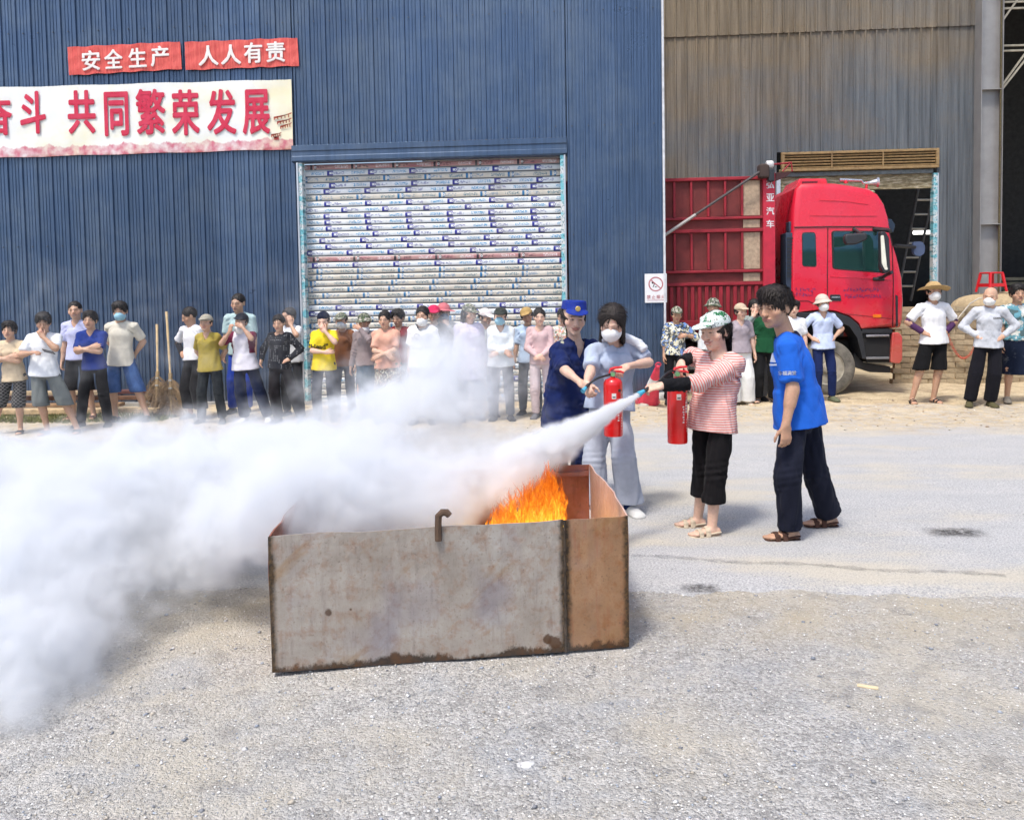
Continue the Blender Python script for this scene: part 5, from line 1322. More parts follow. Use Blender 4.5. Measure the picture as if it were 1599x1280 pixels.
person(377, 11.25, 'person in white tee with maroon shoulders and dark cap pulling down her mask', 487, G1, R(4), male=False, w=1.15, arms=(ap('L', (.07, -.20, 1.33), hint=(.8, -.3, -1), d=(-.8, 0, .4), n=(.2, -1, .2), curl=.7), ap('R', (-.10, -.20, 1.27), hint=(-.8, -.3, -1), d=(.2, 0, 1), n=(-.4, -1, .2), curl=.9)), skin='tan', hairst='bun', hatst='cap', msk=(MW, .055), top=dict(c=(.72, .70, .76), hem=.82, paint=raglan), bot=dict(c=(.012, .018, .045), loose=.03), shoes=('shoe', (.7, .68, .66)), extra=dict(hat=('plain', (.02, .022, .03))), foot_px=(380, 416))
person(436, 11.15, 'person in black polka-dot blouse and black trousers with one hand on her hip', 492, G1, R(-6), male=False, w=1.08, arms=('hipL', ap('R', (-.26, -.05, .86), hint=(-.5, .6, 0), n=(-1, 0, 0))), skin='mid', hairst='bun', top=dict(kind='dots', c=(.014, .015, .02), sleeve='long', hem=.86, neck=.08), bot=dict(c=(.014, .012, .014), loose=.03), foot_px=(432, 470), head=(R(10), 0, 0))
person(451, 11.7, 'person in white shirt touching her cheek behind the polka-dot blouse', 481, G1, R(-10), male=False, arms=('cheekL', 'downR'), skin='mid', hairst='bun', top=dict(c=(.74, .77, .80), sleeve='short', hem=.84), head=(R(-6), 0, R(8)))
# --- in front of the shutter
r_, p_ = person(505, 11.2, 'person in bright yellow tee covering her mouth with her hand', 486, G2, R(4), male=False, w=1.06, arms=('mouthL', 'underR'), skin='light', hairst='long' if False else 'bun', hatst='beanie', top=dict(c=(.78, .60, .03), hem=.80), bot=dict(c=(.03, .035, .05)), extra=dict(hat=('plain', (.012, .016, .035))), head=(R(6), R(8), 0))
wrap_print(r_, p_, text_mesh('"Head"', .095, .003), plain('tee_print', (.06, .05, .03), .7), 'chest_print', -.06, 1.16*p_.k)
r_, p_ = person(533, 11.6, 'person in rust-brown long-sleeved top with grey cap and white mask', 486, G2, R(2), male=False, w=1.02, arms=('down',), skin='mid', hairst='bun', hatst='cap', msk=(MW, 0), top=dict(c=(.23, .095, .045), sleeve='long', hem=.84), bot=dict(c=(.02, .025, .05)), extra=dict(hat=('camo', (.2, .21, .2))))
person(569, 11.3, 'person in blue work apron and dark patterned bucket hat with a mask under her chin', 487, G2, R(-4), male=False, w=1.02, arms=('downR', ap('L', (.0, -.2, 1.28), hint=(.8, -.3, -1), d=(-.8, 0, .3), n=(0, -1, .3), curl=.5)), skin='tan', hairst='bun', hatst='bucket', smile=.7, msk=(MW, .06), top=dict(c=(.26, .21, .21), sleeve='long', hem=.88), bot=dict(kind='skirt', fab='dusty', c=(.05, .09, .13), top=1.18, zend=.35, loose=.022), extra=dict(hat=('camo', (.05, .06, .06))))
person(601, 11.05, 'person in plain peach tee with arms folded low over a dark floral skirt', 486, G2, R(0), male=False, w=1.18, arms=('low_cross',), skin='mid', hairst='bun', top=dict(c=(.68, .37, .27), hem=.84), bot=dict(kind='skirt', fab='floral', c=(.1, .08, .06), zend=.45, loose=.02), head=(R(2), 0, R(-2)))
person(622, 11.7, 'person in dark red tee looking out between the peach tee and the butterfly tee', 484, G2, R(0), male=False, arms=('down',), skin='mid', hairst='short', top=dict(c=(.20, .015, .02), hem=.84, vneck=.04), head=(R(-12), R(4), 0))
def ringer(p, V, col):
    nb = (p.shL+p.shR)/2; d = np.linalg.norm((V-nb)[:, :2]*V3(1, 1, 1)[:2], axis=1)
    col[(V[:, 2] > nb[2]-.045) & (d < .095)] = (.02, .02, .03)
    col[(np.abs(V[:, 0]) > .2) & (V[:, 2] < p.shL[2]-.185)] = (.05, .05, .06)
r_, p_ = person(660, 11.0, 'person in white ringer tee printed with a butterfly, white mask below her nose', 479, G2, R(0), male=False, w=1.18, arms=('down',), skin='mid', hairst='bun', msk=(MW, .022), top=dict(c=(.80, .80, .79), hem=.82, sleeve_loose=.03, neck=.075, paint=ringer), bot=dict(c=(.42, .40, .33), loose=.03))
bf = MB()
for s_ in (-1, 1):
    for (a, b_, cx_, cz_) in ((.055, .035, .05, .035), (.038, .028, .04, -.03)):
        ring = [(s_*(cx_+a*math.cos(t)*.9), 0, cz_+b_*math.sin(t)+.4*a*math.cos(t)) for t in np.linspace(0, 2*PI, 17)]
        for q0, q1 in zip(ring, ring[1:]): bf.box(((q0[0]+q1[0])/2, 0, (q0[2]+q1[2])/2), (math.dist(q0, q1)*1.1, .002, .005), Matrix.Rotation(-math.atan2(q1[2]-q0[2], q1[0]-q0[0]), 3, 'Y'))
wrap_print(r_, p_, bf.mesh('p'), plain('tee_print', (.06, .05, .03), .7), 'butterfly_print', 0, 1.22*p_.k)
wrap_print(r_, p_, text_mesh('Queen Be Always', .038, .0), plain('tee_print', (.06, .05, .03), .7), 'chest_print', 0, 1.10*p_.k)
person(677, 11.6, 'person with a bright crimson cap peeping over the shoulder of the butterfly tee', 475, G2, R(6), male=False, arms=('down',), skin='tan', hairst='bun', hatst='cap', smile=.6, top=dict(c=(.03, .03, .035), sleeve='long'), extra=dict(hat=('plain', (.62, .03, .10))))
person(692, 11.8, 'person in dusty pink sun hat and grey mask touching her chin', 471, G2, R(14), male=False, arms=('chinL', 'downR'), skin='light', hairst='long', hatst='sun', msk=((.30, .36, .42), 0), top=dict(c=(.20, .21, .22), sleeve='long'), extra=dict(hat=('plain', (.52, .16, .18))))
person(732, 11.25, 'person in pale lavender hooded coat and camouflage cap with shoulder-length hair', 473, G2, R(22), male=False, w=1.2, arms=('down',), skin='mid', hairst='long', hatst='cap', smile=.8, top=dict(c=(.60, .54, .70), sleeve='long', hem=.62, loose=.03, flare=.05), extra=dict(hat=('camo', (.3, .3, .3))), head=(R(16), R(4), 0))
person(757, 11.6, 'person in white cap and striped grey top half hidden by the drifting smoke', 480, G2, R(20), male=False, arms=('down',), skin='mid', hairst='bun', hatst='cap', top=dict(kind='ribbed', c=(.50, .54, .56), sleeve='long'), extra=dict(hat=('plain', (.74, .68, .66))), head=(R(30), R(14), 0))
person(781, 11.2, 'person in white blouse with folded hands, dark cap and pale blue mask', 478, G2, R(4), male=False, w=1.05, arms=('low_cross',), skin='light', hairst='bun', hatst='cap', msk=(MB_, 0), top=dict(c=(.70, .74, .75), sleeve='long', hem=.82, loose=.024, vneck=.03), bot=dict(c=(.12, .13, .15)), extra=dict(hat=('plain', (.03, .035, .03))))
person(823, 11.7, 'person in tan cap and pale blue shirt leaning out behind the pink blouse', 478, G2, R(-6), male=False, arms=('down',), skin='tan', hairst='short', hatst='cap', smile=.5, top=dict(c=(.46, .58, .74), hem=.84), bot=dict(c=(.10, .11, .12)), extra=dict(hat=('plain', (.42, .28, .11))), head=(R(8), 0, R(-10)))
person(842, 11.35, 'smiling person in pale pink blouse and pink trousers with clasped hands', 482, G2, R(0), male=False, w=.98, arms=('clasp',), skin='light', hairst='bun', smile=1.0, top=dict(c=(.60, .42, .42), sleeve='long', hem=.84, neck=.085), bot=dict(c=(.60, .48, .48), loose=.016), shoes=('shoe', (.16, .16, .17)), foot_px=(836, 858))
person(879, 11.8, 'person in rose-patterned blouse half hidden behind the navy uniform', 482, G2, R(0), male=False, w=1.05, arms=('down',), skin='light', hairst='bun', top=dict(kind='rosecloth', c=(.7, .7, .7), sleeve='short', hem=.84), bot=dict(c=(.10, .02, .03)))
# --- beside the truck
person(1056, 12.6, 'person in blue floral blouse and patterned cap right of the white corner trim', 477, G3, R(8), male=False, w=1.12, arms=('downR', ap('L', (.10, -.16, 1.03), hint=(1, .5, -.3), d=(-.9, -.2, -.2), n=(0, -1, .3), curl=.5)), skin='tan', hairst='short', hatst='cap', top=dict(kind='floral_blue', c=(.5, .5, .4), sleeve='three', hem=.86, sleeve_loose=.03), bot=dict(c=(.01, .01, .012)), extra=dict(hat=('camo', (.12, .09, .08))))
person(1113, 12.9, 'person in white top and dark camouflage hat mostly hidden behind the striped shirt', 464, G3, R(0), male=False, w=1.1, arms=('down',), skin='mid', hairst='bun', hatst='bucket', top=dict(c=(.72, .75, .76), sleeve='long'), bot=dict(c=(.4, .4, .4)), extra=dict(hat=('camo', (.05, .06, .10))))
person(1156, 12.7, 'person in grey-lilac blouse, beige cap, glasses and wide white trousers', 472, G3, R(8), male=False, arms=('downL', 'downR'), skin='light', hairst='short', hatst='cap', smile=.8, top=dict(c=(.36, .31, .34), hem=.88, vneck=.04), bot=dict(c=(.74, .74, .72), loose=.045, flare=.03), shoes=('sandal', (.5, .48, .4)), extra=dict(hat=('plain', (.52, .42, .30))), head=(R(6), 0, 0))
person(1178, 13.0, 'person in grey cardigan holding a hand to her mouth beside the green shirt', 468, G3, R(-4), male=False, arms=('downL', 'mouthR'), skin='light', hairst='long', top=dict(c=(.30, .35, .34), sleeve='long'), bot=dict(c=(.25, .25, .26), loose=.04))
person(1198, 12.75, 'person in dark green polo and black trousers behind the blue-shirted man', 470, G3, R(-4), male=False, w=1.1, arms=('down',), skin='mid', hairst='bun', top=dict(c=(.012, .07, .03), vneck=.03, hem=.84), bot=dict(c=(.012, .012, .013), loose=.03), shoes=('slipper', (.05, .04, .04)))
person(1238, 12.7, 'person in white tee between the blue-shirted man and the masked woman in a sun hat', 470, G3, R(6), male=True, arms=('down',), skin='light', hairst='short', top=dict(c=(.78, .79, .80)), bot=dict(c=(.02, .02, .025)))

person(1284, 12.75, 'person in light blue blouse and cream bucket hat, hands on hips beside the wheel', 458, G3, R(4), male=False, w=1.04, arms=('hips',), skin='mid', hairst='short', hatst='bucket', msk=(MW, 0), top=dict(c=(.52, .60, .80), hem=.84, vneck=.05), bot=dict(c=(.012, .022, .085), loose=.012), shoes=('shoe', (.12, .13, .08)), extra=dict(hat=('plain', (.60, .50, .42))), foot_px=(1277, 1300), head=(R(-6), 0, R(-4)))
# --- right
person(1457, 12.55, 'person in white tee, black shorts and wide straw hat with hands on his hips', 438, G3, R(6), w=1.06, arms=('hips',), skin='tan', hairst='short', hatst='straw', msk=(MW, 0), top=dict(c=(.80, .80, .81), hem=.84), bot=dict(c=(.008, .008, .009), zend=.47, loose=.045), shoes=('sandal', (.03, .025, .025)), sleeves=((.08, .035, .10), .72), extra=dict(hat=('straw', (.56, .40, .20))), foot_px=(1424, 1459), head=(R(-4), R(-4), 0))
r_, p_ = person(1546, 12.2, 'bald person in grimy grey long-sleeved top and black trousers, hands on hips', 449, G3, R(-14), w=1.04, arms=('hips',), skin='mid', hairst='bald', msk=(MW, 0), top=dict(kind='dusty', c=(.54, .56, .60), sleeve='long', hem=.84), bot=dict(c=(.010, .010, .014), loose=.035), shoes=('shoe', (.09, .08, .04)), foot_px=(1517, 1547), head=(R(-14), R(8), 0))
wrap_print(r_, p_, text_mesh('CORNE', .035, .001), plain('tee_print', (.06, .05, .03), .7), 'chest_print', .08, 1.25*p_.k)
person(1588, 12.5, 'person in blue-green patterned tee and long navy apron at the picture edge', 445, G3, R(-8), w=1.08, arms=('down',), skin='tan', hairst='short', smile=.4, top=dict(kind='tiedye', c=(.3, .4, .4), hem=.9), bot=dict(kind='skirt', fab='dusty', c=(.010, .016, .035), top=1.20, zend=.40, loose=.03), shoes=('shoe', (.2, .18, .15)), foot_px=(1574, 1608))
# ================================================================ THE RED TRUCK (side plane TY)
TY = 13.55
def tp(px, py, y=TY): q = onY(px, py, y); return (q.x, q.z)
RED = NT('truck_red'); ob = RED.obj(); _, _, z_ = RED.sep(ob)
RED.col(RED.mix(RED.ramp(RED.noise(ob, 3, 5, .6), [(.35, 0), (.75, .35)]), srgb(216, 24, 50), srgb(204, 60, 84)))
dz = RED.math('SUBTRACT', RED.math('MULTIPLY', RED.noise(ob, 5, 6, .7), 1.3), RED.math('MULTIPLY', RED.math('SUBTRACT', z_, .9), 1.1))
RED.col(RED.mix(RED.ramp(dz, [(.0, 0), (.9, .55)]), RED.mix(RED.ramp(RED.noise(ob, 3, 5, .6), [(.35, 0), (.75, .35)]), srgb(216, 24, 50), srgb(204, 60, 84)), srgb(176, 120, 96)))
RED.set(rough=RED.ramp(RED.noise(ob, 6, 4), [(.3, .22), (.7, .38)]), spec=.5, coat=.5); RED = RED.m
BODYR = plain('cargo_red', srgb(150, 28, 42), .6, 0, .22, 5); PANR = plain('cargo_panel', srgb(112, 44, 42), .75, 0, .28, 4)
BLKP = plain('black_plastic', (.022, .024, .028), .5, 0, .2, 10); CHR = plain('bright_metal', (.6, .6, .62), .25, .8, .1)
wc = onG(1288, 617); TX = wc.x; gzw = 0.0
trk = empty('red_truck', (TX, TY, 0), label='red high-roof cargo truck parked behind the corner of the blue wall', cat='truck')
def T(m, name, mat_, par=trk, **kw):
    """parts are modelled in world numbers, then moved to the truck's frame"""
    m.v = [(v[0]-TX, v[1]-TY, v[2]) for v in m.v]; return m.build(name, mat_, par, **kw)
CW = 2.35
def rnd_poly(pts, r=.03, n=4):
    out = []
    for i, p in enumerate(pts):
        a, b = Vector(pts[i-1]), Vector(pts[(i+1) % len(pts)]); p = Vector(p)
        u, v = (a-p), (b-p); rr = min(r, u.length*.45, v.length*.45); u.normalize(); v.normalize()
        A_, B_ = p+u*rr, p+v*rr
        for k in range(n+1):
            t = k/n; out.append(tuple((A_*(1-t)**2+p*2*t*(1-t)+B_*t**2)))
    return out
# cab shell: outline in side view, sections rounded towards the roof and nose
cab_px = [(1237, 489), (1236, 400), (1238, 330), (1243, 294), (1252, 285), (1280, 284), (1307, 285), (1335, 289), (1361, 294), (1374, 302), (1384, 318), (1390, 338), (1393, 360), (1396, 380), (1402, 397), (1411, 434), (1413, 470), (1412, 500), (1407, 512), (1345, 514), (1340, 505), (1326, 494), (1306, 487), (1285, 484), (1262, 487)]
poly = [tp(*q) for q in cab_px]
def cab_shell():
    m = MB(); n = len(poly); cx = sum(p[0] for p in poly)/n; cz = sum(p[1] for p in poly)/n
    zr, zb = max(p[1] for p in poly), min(p[1] for p in poly); xf = max(p[0] for p in poly)
    secs = []
    for t, ins in ((0, .12), (.008, .07), (.03, .028), (.07, .006), (.12, 0), (CW-.12, 0), (CW-.07, .006), (CW-.03, .028), (CW-.008, .07), (CW, .12)):
        ring = []
        for i, (x, z) in enumerate(poly):
            a, b = Vector(poly[i-1]), Vector(poly[(i+1) % n]); d = (b-a).normalized(); nrm = Vector((d.y, -d.x))
            if nrm.dot(Vector((x-cx, z-cz))) < 0: nrm = -nrm
            top = min(1, max(.15, (z-1.6)/1.2)); frn = min(1, max(.15, (x-(xf-.5))/.5)); s_ = ins*max(top, frn, .15)
            tum = .05*max(0, (z-2.2)/1.4)**1.3     # upper half leans in
            yy = TY+t+(tum if t < CW/2 else -tum)
            ring.append((x-nrm.x*s_, yy, z-nrm.y*s_))
        secs.append(ring)
    for r_ in secs: m.v += r_
    for j in range(len(secs)-1):
        for i in range(n):
            m.f.append((j*n+i, j*n+(i+1) % n, (j+1)*n+(i+1) % n, (j+1)*n+i)); m.mi.append(0)
    m.f += [tuple(range(n)), tuple((len(secs)-1)*n+i for i in range(n))[::-1]]; m.mi += [0, 0]
    return m
cab = T(cab_shell(), 'cab', RED)
cab.data.shade_smooth()
bm = bmesh.new(); bm.from_mesh(cab.data)
for e_ in bm.edges:
    if len(e_.link_faces) == 2 and e_.calc_face_angle(0) > R(33): e_.smooth = False
bm.to_mesh(cab.data); bm.free()
def plate(pts_px, y0, y1, name, mat_, par=trk, bev=.004, r=.04, yp=TY):
    pl = rnd_poly([tp(*q, y=yp) for q in pts_px], r); return T(MB().prism(pl, y0, y1), name, mat_, par, bevel=bev)
def tum(py): z = tp(1300, py)[1]; return .05*max(0, (z-2.2)/1.4)**1.3
# seams: roof line, door outline
seam = plain('seam_dark', (.05, .008, .012), .7)
def line(pts_px, name='seam', w_=.006, y=TY, mat_=seam, par=None, off=-.002):
    pts = [(tp(*q, y=y)[0], y+off+tum(q[1]), tp(*q, y=y)[1]) for q in pts_px]; m = MB(); m.tube(pts, w_, 5); return T(m, name, mat_, par or trk)
line([(1240, 355), (1300, 354), (1360, 354), (1388, 357)], 'roof_seam', .010)
door_px = [(1293, 356), (1385, 357), (1391, 375), (1395, 400), (1394, 440), (1393, 512)]
line([(1293, 356), (1292, 430), (1292, 480)], 'door_seam', .008); line([(1388, 357), (1393, 380), (1395, 440), (1394, 510)], 'door_seam', .008)
line([(1300, 487), (1312, 489), (1392, 498)][1:], 'door_seam', .003); line([(1241, 470), (1262, 470), (1275, 476), (1290, 486)], 'arch_crease', .006)
line([(1296, 432), (1340, 434), (1392, 437)], 'door_crease', .005, mat_=RED); line([(1280, 312), (1320, 314), (1356, 319)], 'roof_crease', .004, mat_=RED); line([(1265, 336), (1320, 337), (1370, 337)], 'roof_crease', .004, mat_=RED)
GL = NT('cab_glass'); GL.col((.015, .05, .045)); GL.set(rough=.03, spec=.9, coat=1.0); GL = GL.m
rub = plain('rubber_seal', (.015, .015, .015), .6)
for nm, px_ in (('rear_window', [(1253, 364), (1273, 364), (1275, 416), (1253, 415)]), ('door_window', [(1301, 362), (1378, 362), (1385, 380), (1386, 425), (1350, 423), (1302, 419)])):
    cx = sum(q[0] for q in px_)/len(px_); cy = sum(q[1] for q in px_)/len(px_)
    big = [(cx+(x-cx)*1.05, cy+(y-cy)*1.05) for x, y in px_]
    f = plate(big, TY-.003+tum(390)*0, TY+.05, 'window_frame', rub, r=.05); wname = plate(px_, TY-.006, TY+.04, 'pane', GL, f, r=.04)
# chassis side, fender, steps, bumper
T(MB().prism(rnd_poly([tp(*q) for q in [(1244, 487), (1262, 488), (1285, 485), (1306, 488), (1326, 495), (1340, 507), (1346, 520), (1352, 560), (1346, 560), (1338, 528), (1326, 510), (1306, 500), (1284, 496), (1260, 500), (1246, 508)]], .01, 2), TY-.02, TY+.45), 'mudguard', BLKP, bevel=.006)
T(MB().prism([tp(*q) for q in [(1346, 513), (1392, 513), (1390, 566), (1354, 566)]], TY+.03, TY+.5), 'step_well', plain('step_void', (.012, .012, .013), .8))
for y0, mt in ((524, CHR), (559, plain('step_tread', (.25, .25, .26), .5, .4))):
    a = tp(1352, y0); b = tp(1388, y0); T(MB().bb(a[0], b[0], TY-.02, TY+.2, a[1]-.02, a[1]+.015), 'step', mt, bevel=.004)
T(MB().prism([tp(*q) for q in [(1346, 514), (1393, 514), (1393, 520), (1346, 520)]], TY-.005, TY+.5), 'sill_trim', BLKP)
T(MB().prism(rnd_poly([tp(*q) for q in [(1393, 519), (1404, 519), (1409, 526), (1409, 562), (1404, 568), (1390, 566)]], .03), TY-.02, TY+CW), 'bumper', RED, bevel=.02)
T(MB().prism([tp(*q) for q in [(1340, 552), (1356, 568), (1398, 574), (1398, 584), (1366, 583), (1340, 574)]], TY+.2, TY+.4), 'tow_bracket', BLKP, bevel=.01)
lt = plain('amber_lens', srgb(230, 120, 30), .3)
plate([(1363, 491), (1376, 491), (1376, 496), (1363, 496)], TY-.012, TY+.01, 'side_lamp', lt, r=.01, bev=.003)
plate([(1398, 460), (1402, 462), (1402, 510), (1399, 510)], TY-.006, TY+.02, 'intake_slot', BLKP, r=.01)
hn = plate([(1296, 460), (1312, 460), (1314, 470), (1296, 470)], TY-.01, TY+.02, 'door_handle', BLKP, r=.02); a = tp(1298, 464); b = tp(1311, 465)
T(MB().bb(a[0], b[0], TY-.02, TY-.009, a[1]-.012, a[1]+.006), 'grip', CHR, hn)
# door lettering (faded, not readable in the photo)
dl = plain('faded_blue_paint', srgb(110, 60, 120), .6, 0, .3, 30)
mb = MB(); rr = random.Random(4)
for (x0, x1, y0) in ((1243, 1273, 451), (1243, 1270, 458), (1318, 1372, 451), (1318, 1375, 461)):
    x = x0
    while x < x1:
        for _ in range(5):
            px, py = x+rr.random()*3.2, y0+rr.random()*5-1; a = tp(px, py); L_ = .01+.025*rr.random()
            mb.box((a[0], TY-.003, a[1]), (L_ if _ % 2 else .006, .004, .006 if _ % 2 else L_))
        x += 4.6
T(mb, 'lettering', dl)
# mirrors, visor, intake stack, horn, roof unit
T(MB().prism(rnd_poly([tp(*q, y=TY-.3) for q in [(1318, 366), (1352, 364), (1353, 374), (1336, 382), (1319, 383), (1316, 374)]], .04), TY-.38, TY-.26), 'kerb_mirror', BLKP, bevel=.03)
T(MB().tube([(tp(1334, 358)[0], TY+.02, tp(1334, 358)[1]), (tp(1336, 366)[0], TY-.3, tp(1336, 368)[1])], .03, 8), 'mirror_bracket', BLKP)
m_ = T(MB().prism(rnd_poly([tp(*q, y=TY-.32) for q in [(1372, 362), (1380, 362), (1386, 372), (1388, 424), (1378, 428), (1372, 418)]], .03), TY-.40, TY-.28), 'main_mirror', BLKP, bevel=.02)
T(MB().prism(rnd_poly([tp(*q, y=TY-.41) for q in [(1375, 368), (1380, 367), (1385, 416), (1387, 421), (1382, 422), (1377, 412)]], .02), TY-.415, TY-.40), 'mirror_edge', plain('mirror_cream', (.75, .74, .62), .3), m_, bevel=.004)
T(MB().tube([(tp(1380, 424)[0], TY-.33, tp(1380, 426)[1]), (tp(1374, 432)[0], TY-.1, tp(1374, 433)[1]), (tp(1368, 436)[0], TY+.02, tp(1368, 436)[1])], .028, 8), 'mirror_arm', BLKP)
T(MB().tube([(tp(1365, 360)[0], TY+.03, tp(1365, 358)[1]), (tp(1378, 363)[0], TY-.33, tp(1378, 363)[1])], .03, 8), 'mirror_arm', BLKP)
T(MB().tube([(tp(1362, 435)[0], TY-.04, tp(1362, 436)[1]), (tp(1379, 435)[0], TY-.04, tp(1379, 436)[1])], .03, 8), 'mirror_foot', BLKP)
T(MB().prism([tp(*q) for q in [(1379, 340), (1398, 341), (1404, 350), (1401, 362), (1388, 359)]], TY+.15, TY+CW-.15), 'sun_visor', plain('visor_navy', (.02, .035, .06), .3), bevel=.008)
fy = TY+CW+.25
T(MB().prism(rnd_poly([tp(*q, y=fy) for q in [(1424, 378), (1438, 377), (1443, 384), (1442, 396), (1435, 401), (1425, 398)]], .05), fy-.05, fy+.03), 'far_mirror', plain('mirror_back', (.07, .10, .18), .4))
T(MB().tube([(tp(1398, 384, fy-.5)[0], fy-.5, tp(1398, 384, fy-.5)[1]), (tp(1430, 386, fy)[0], fy, tp(1430, 386, fy)[1])], .035, 8), 'mirror_arm', BLKP)
sx, sz = tp(1232, 355, TY+.25); _, sz1 = tp(1232, 480, TY+.25)
st_ = T(MB().bb(sx-.10, sx+.07, TY+.05, TY+.42, 1.5, sz-.1).bb(sx-.04, sx+.05, TY+.1, TY+.3, sz-.1, sz+.08), 'air_intake', plain('intake_blue_grey', srgb(44, 56, 74), .5, 0, .15), bevel=.015)
for k in range(12): T(MB().bb(sx-.085, sx+.05, TY+.035, TY+.052, sz-.2-k*.055, sz-.175-k*.055), 'intake_slat', BLKP, st_)
T(MB().prism([tp(*q) for q in [(1256, 284), (1262, 272), (1306, 272), (1309, 285)]], TY+.5, TY+1.4), 'roof_unit', RED, bevel=.02)
T(MB().bb(tp(1266, 275)[0], tp(1291, 275)[0], TY+.49, TY+.5, tp(1270, 281)[1], tp(1270, 277)[1]), 'roof_grille', plain('grille_dark_red', (.12, .01, .02), .6))
a = tp(1311, 281, TY+.4); b = tp(1358, 283, TY+.4)
T(MB().tube([(a[0], TY+.4, a[1]-.0), (a[0]+.35, TY+.4, a[1]-.02), (b[0]-.1, TY+.4, b[1]-.03), (b[0], TY+.4, b[1]-.03), (b[0]+.1, TY+.4, b[1]-.02), (b[0]+.13, TY+.4, b[1]-.02)], [.026, .019, .021, .028, .055, .085], 14), 'air_horn', CHR)
T(MB().tube([(a[0]+.1, TY+.4, a[1]-.06), (a[0]+.1, TY+.4, a[1]-.01)], .03, 6).tube([(b[0]-.05, TY+.4, a[1]-.16), (b[0]-.05, TY+.4, a[1]-.04)], .02, 6), 'horn_bracket', RED)
T(MB().lathe([(0, 0), (.05, .01), (.06, .04), (.03, .06), (0, .06)], (tp(1371, 297)[0], TY+.3, tp(1371, 297)[1]-.03), 'Z', 12), 'marker_lamp', plain('marker_green', (.35, .42, .25), .3))
# wheels
tyre_m = NT('dusty_tyre'); ob = tyre_m.obj(); tyre_m.col(tyre_m.ramp(tyre_m.noise(ob, 6, 5, .7), [(.3, (.09, .085, .075)), (.7, (.26, .24, .20))])); tyre_m.set(rough=.9)
rim_m = plain('dusty_rim', (.40, .37, .30), .6, .1, .3, 7)
def wheel(x, y, r, name='wheel', dual=False):
    e = MB(); h = .14
    prof_ = [(r*.58, -h*.72), (r*.62, -h), (r*.80, -h*1.06), (r*.93, -h*.95), (r, -h*.72), (r, h*.72), (r*.93, h*.95), (r*.8, h), (r*.58, h*.8)]
    e.lathe(prof_, (x, y, r), 'Y', 44); tyre = T(e, 'wheel', tyre_m.m, smooth=True)
    rimm = MB().lathe([(r*.585, -h*.9), (r*.60, -h*1.02), (r*.56, -h*.95), (r*.52, -h*.55), (r*.50, -h*.3), (r*.40, -h*.30), (r*.33, -h*.62), (r*.2, -h*.75), (r*.19, -h*1.1), (r*.12, -h*1.2), (0, -h*1.2)], (x, y, r), 'Y', 44)
    rim = T(rimm, 'rim', rim_m, tyre, smooth=True)
    hm_ = MB()
    for k in range(8): a = 2*PI*k/8; hm_.lathe([(.032, 0), (.032, -.006)], (x+r*.44*math.cos(a), y-h*.31, r+r*.44*math.sin(a)), 'Y', 10)
    T(hm_, 'vent_hole', rub, tyre)
    for k in range(10): a = 2*PI*(k+.5)/10; T(MB().lathe([(.018, 0), (.018, -.03), (.012, -.035)], (x+r*.27*math.cos(a), y-h*.72, r+r*.27*math.sin(a)), 'Y', 6), 'wheel_nut', rim_m, tyre)
WR = (617-531)/2/(FPX/13.6)
wheel(TX, TY+.18, WR); wheel(TX, TY+CW-.18, WR)
for xx in (-3.4, -4.7): wheel(TX+xx, TY+.2, WR); wheel(TX+xx, TY+CW-.2, WR)
# chassis
T(MB().bb(TX-6.2, TX+.9, TY+.6, TY+.72, .62, .86).bb(TX-6.2, TX+.9, TY+CW-.72, TY+CW-.6, .62, .86).bb(TX-.15, TX+.15, TY+.3, TY+CW-.3, .38, .52).bb(TX-2.0, TX-.95, TY+.15, TY+.6, .42, .95), 'chassis', plain('chassis_black', (.02, .02, .02), .7, 0, .3), bevel=.01)
# cargo body
bx0 = TX-6.3; bx1, _ = tp(1192, 300); zt = tp(1100, 278)[1]; z_ = lambda py: tp(1110, py)[1]
T(MB().bb(bx0, bx1+.02, TY+.045, TY+.075, z_(503), zt-.01), 'side_panel', PANR)
for i in range(60):
    x = bx0+.12+i*.112
    if x > bx1-.1: break
    T(MB().prism([(x, 0), (x, 0), (x, 0)][:0] or [(x, z_(500)), (x+.06, z_(500)), (x+.06, z_(447)), (x, z_(447))], TY+.012, TY+.045), 'corrugation', BODYR, bevel=.008)
T(MB().bb(bx0, bx1, TY+.0, TY+.044, z_(446), z_(441)).bb(bx0, bx1, TY-.01, TY+.044, z_(512), z_(500)), 'lower_rail', BODYR, bevel=.006)
for y0, y1 in ((282, 277), (343, 339), (363, 358), (426, 422)): T(MB().bb(bx0, bx1, TY-.012, TY+.044, z_(y0), z_(y1)), 'rail', BODYR, bevel=.006)
for i in range(16):
    x = tp(1159-i*26.5, 300)[0]
    if x < bx0: break
    for y0, y1 in ((338, 283), (421, 364)): T(MB().bb(x-.018, x+.018, TY+.0, TY+.044, z_(y0), z_(y1)), 'stake', BODYR, bevel=.004)
wood = plain('weathered_board', srgb(172, 150, 126), .85, 0, .25, 20)
for y0, y1 in ((338, 283), (357, 344), (421, 364), (440, 427)): T(MB().bb(tp(1161, 300)[0], tp(1187, 300)[0], TY+.03, TY+.044, z_(y0)+.002, z_(y1)-.002), 'board', wood)
p0, p1 = tp(1191, 300)[0], tp(1210, 300)[0]
T(MB().bb(p0, p1, TY-.03, TY+.1, .9, tp(1200, 270)[1]), 'front_post', plain('post_red', srgb(186, 36, 58), .5, 0, .15), bevel=.008)
T(MB().bb(p1-.05, p1+.005, TY+.101, TY+CW, .9, zt+.05), 'headboard', PANR)
wl = paint('white_paint', (.74, .74, .74), (.6, .5, .5))
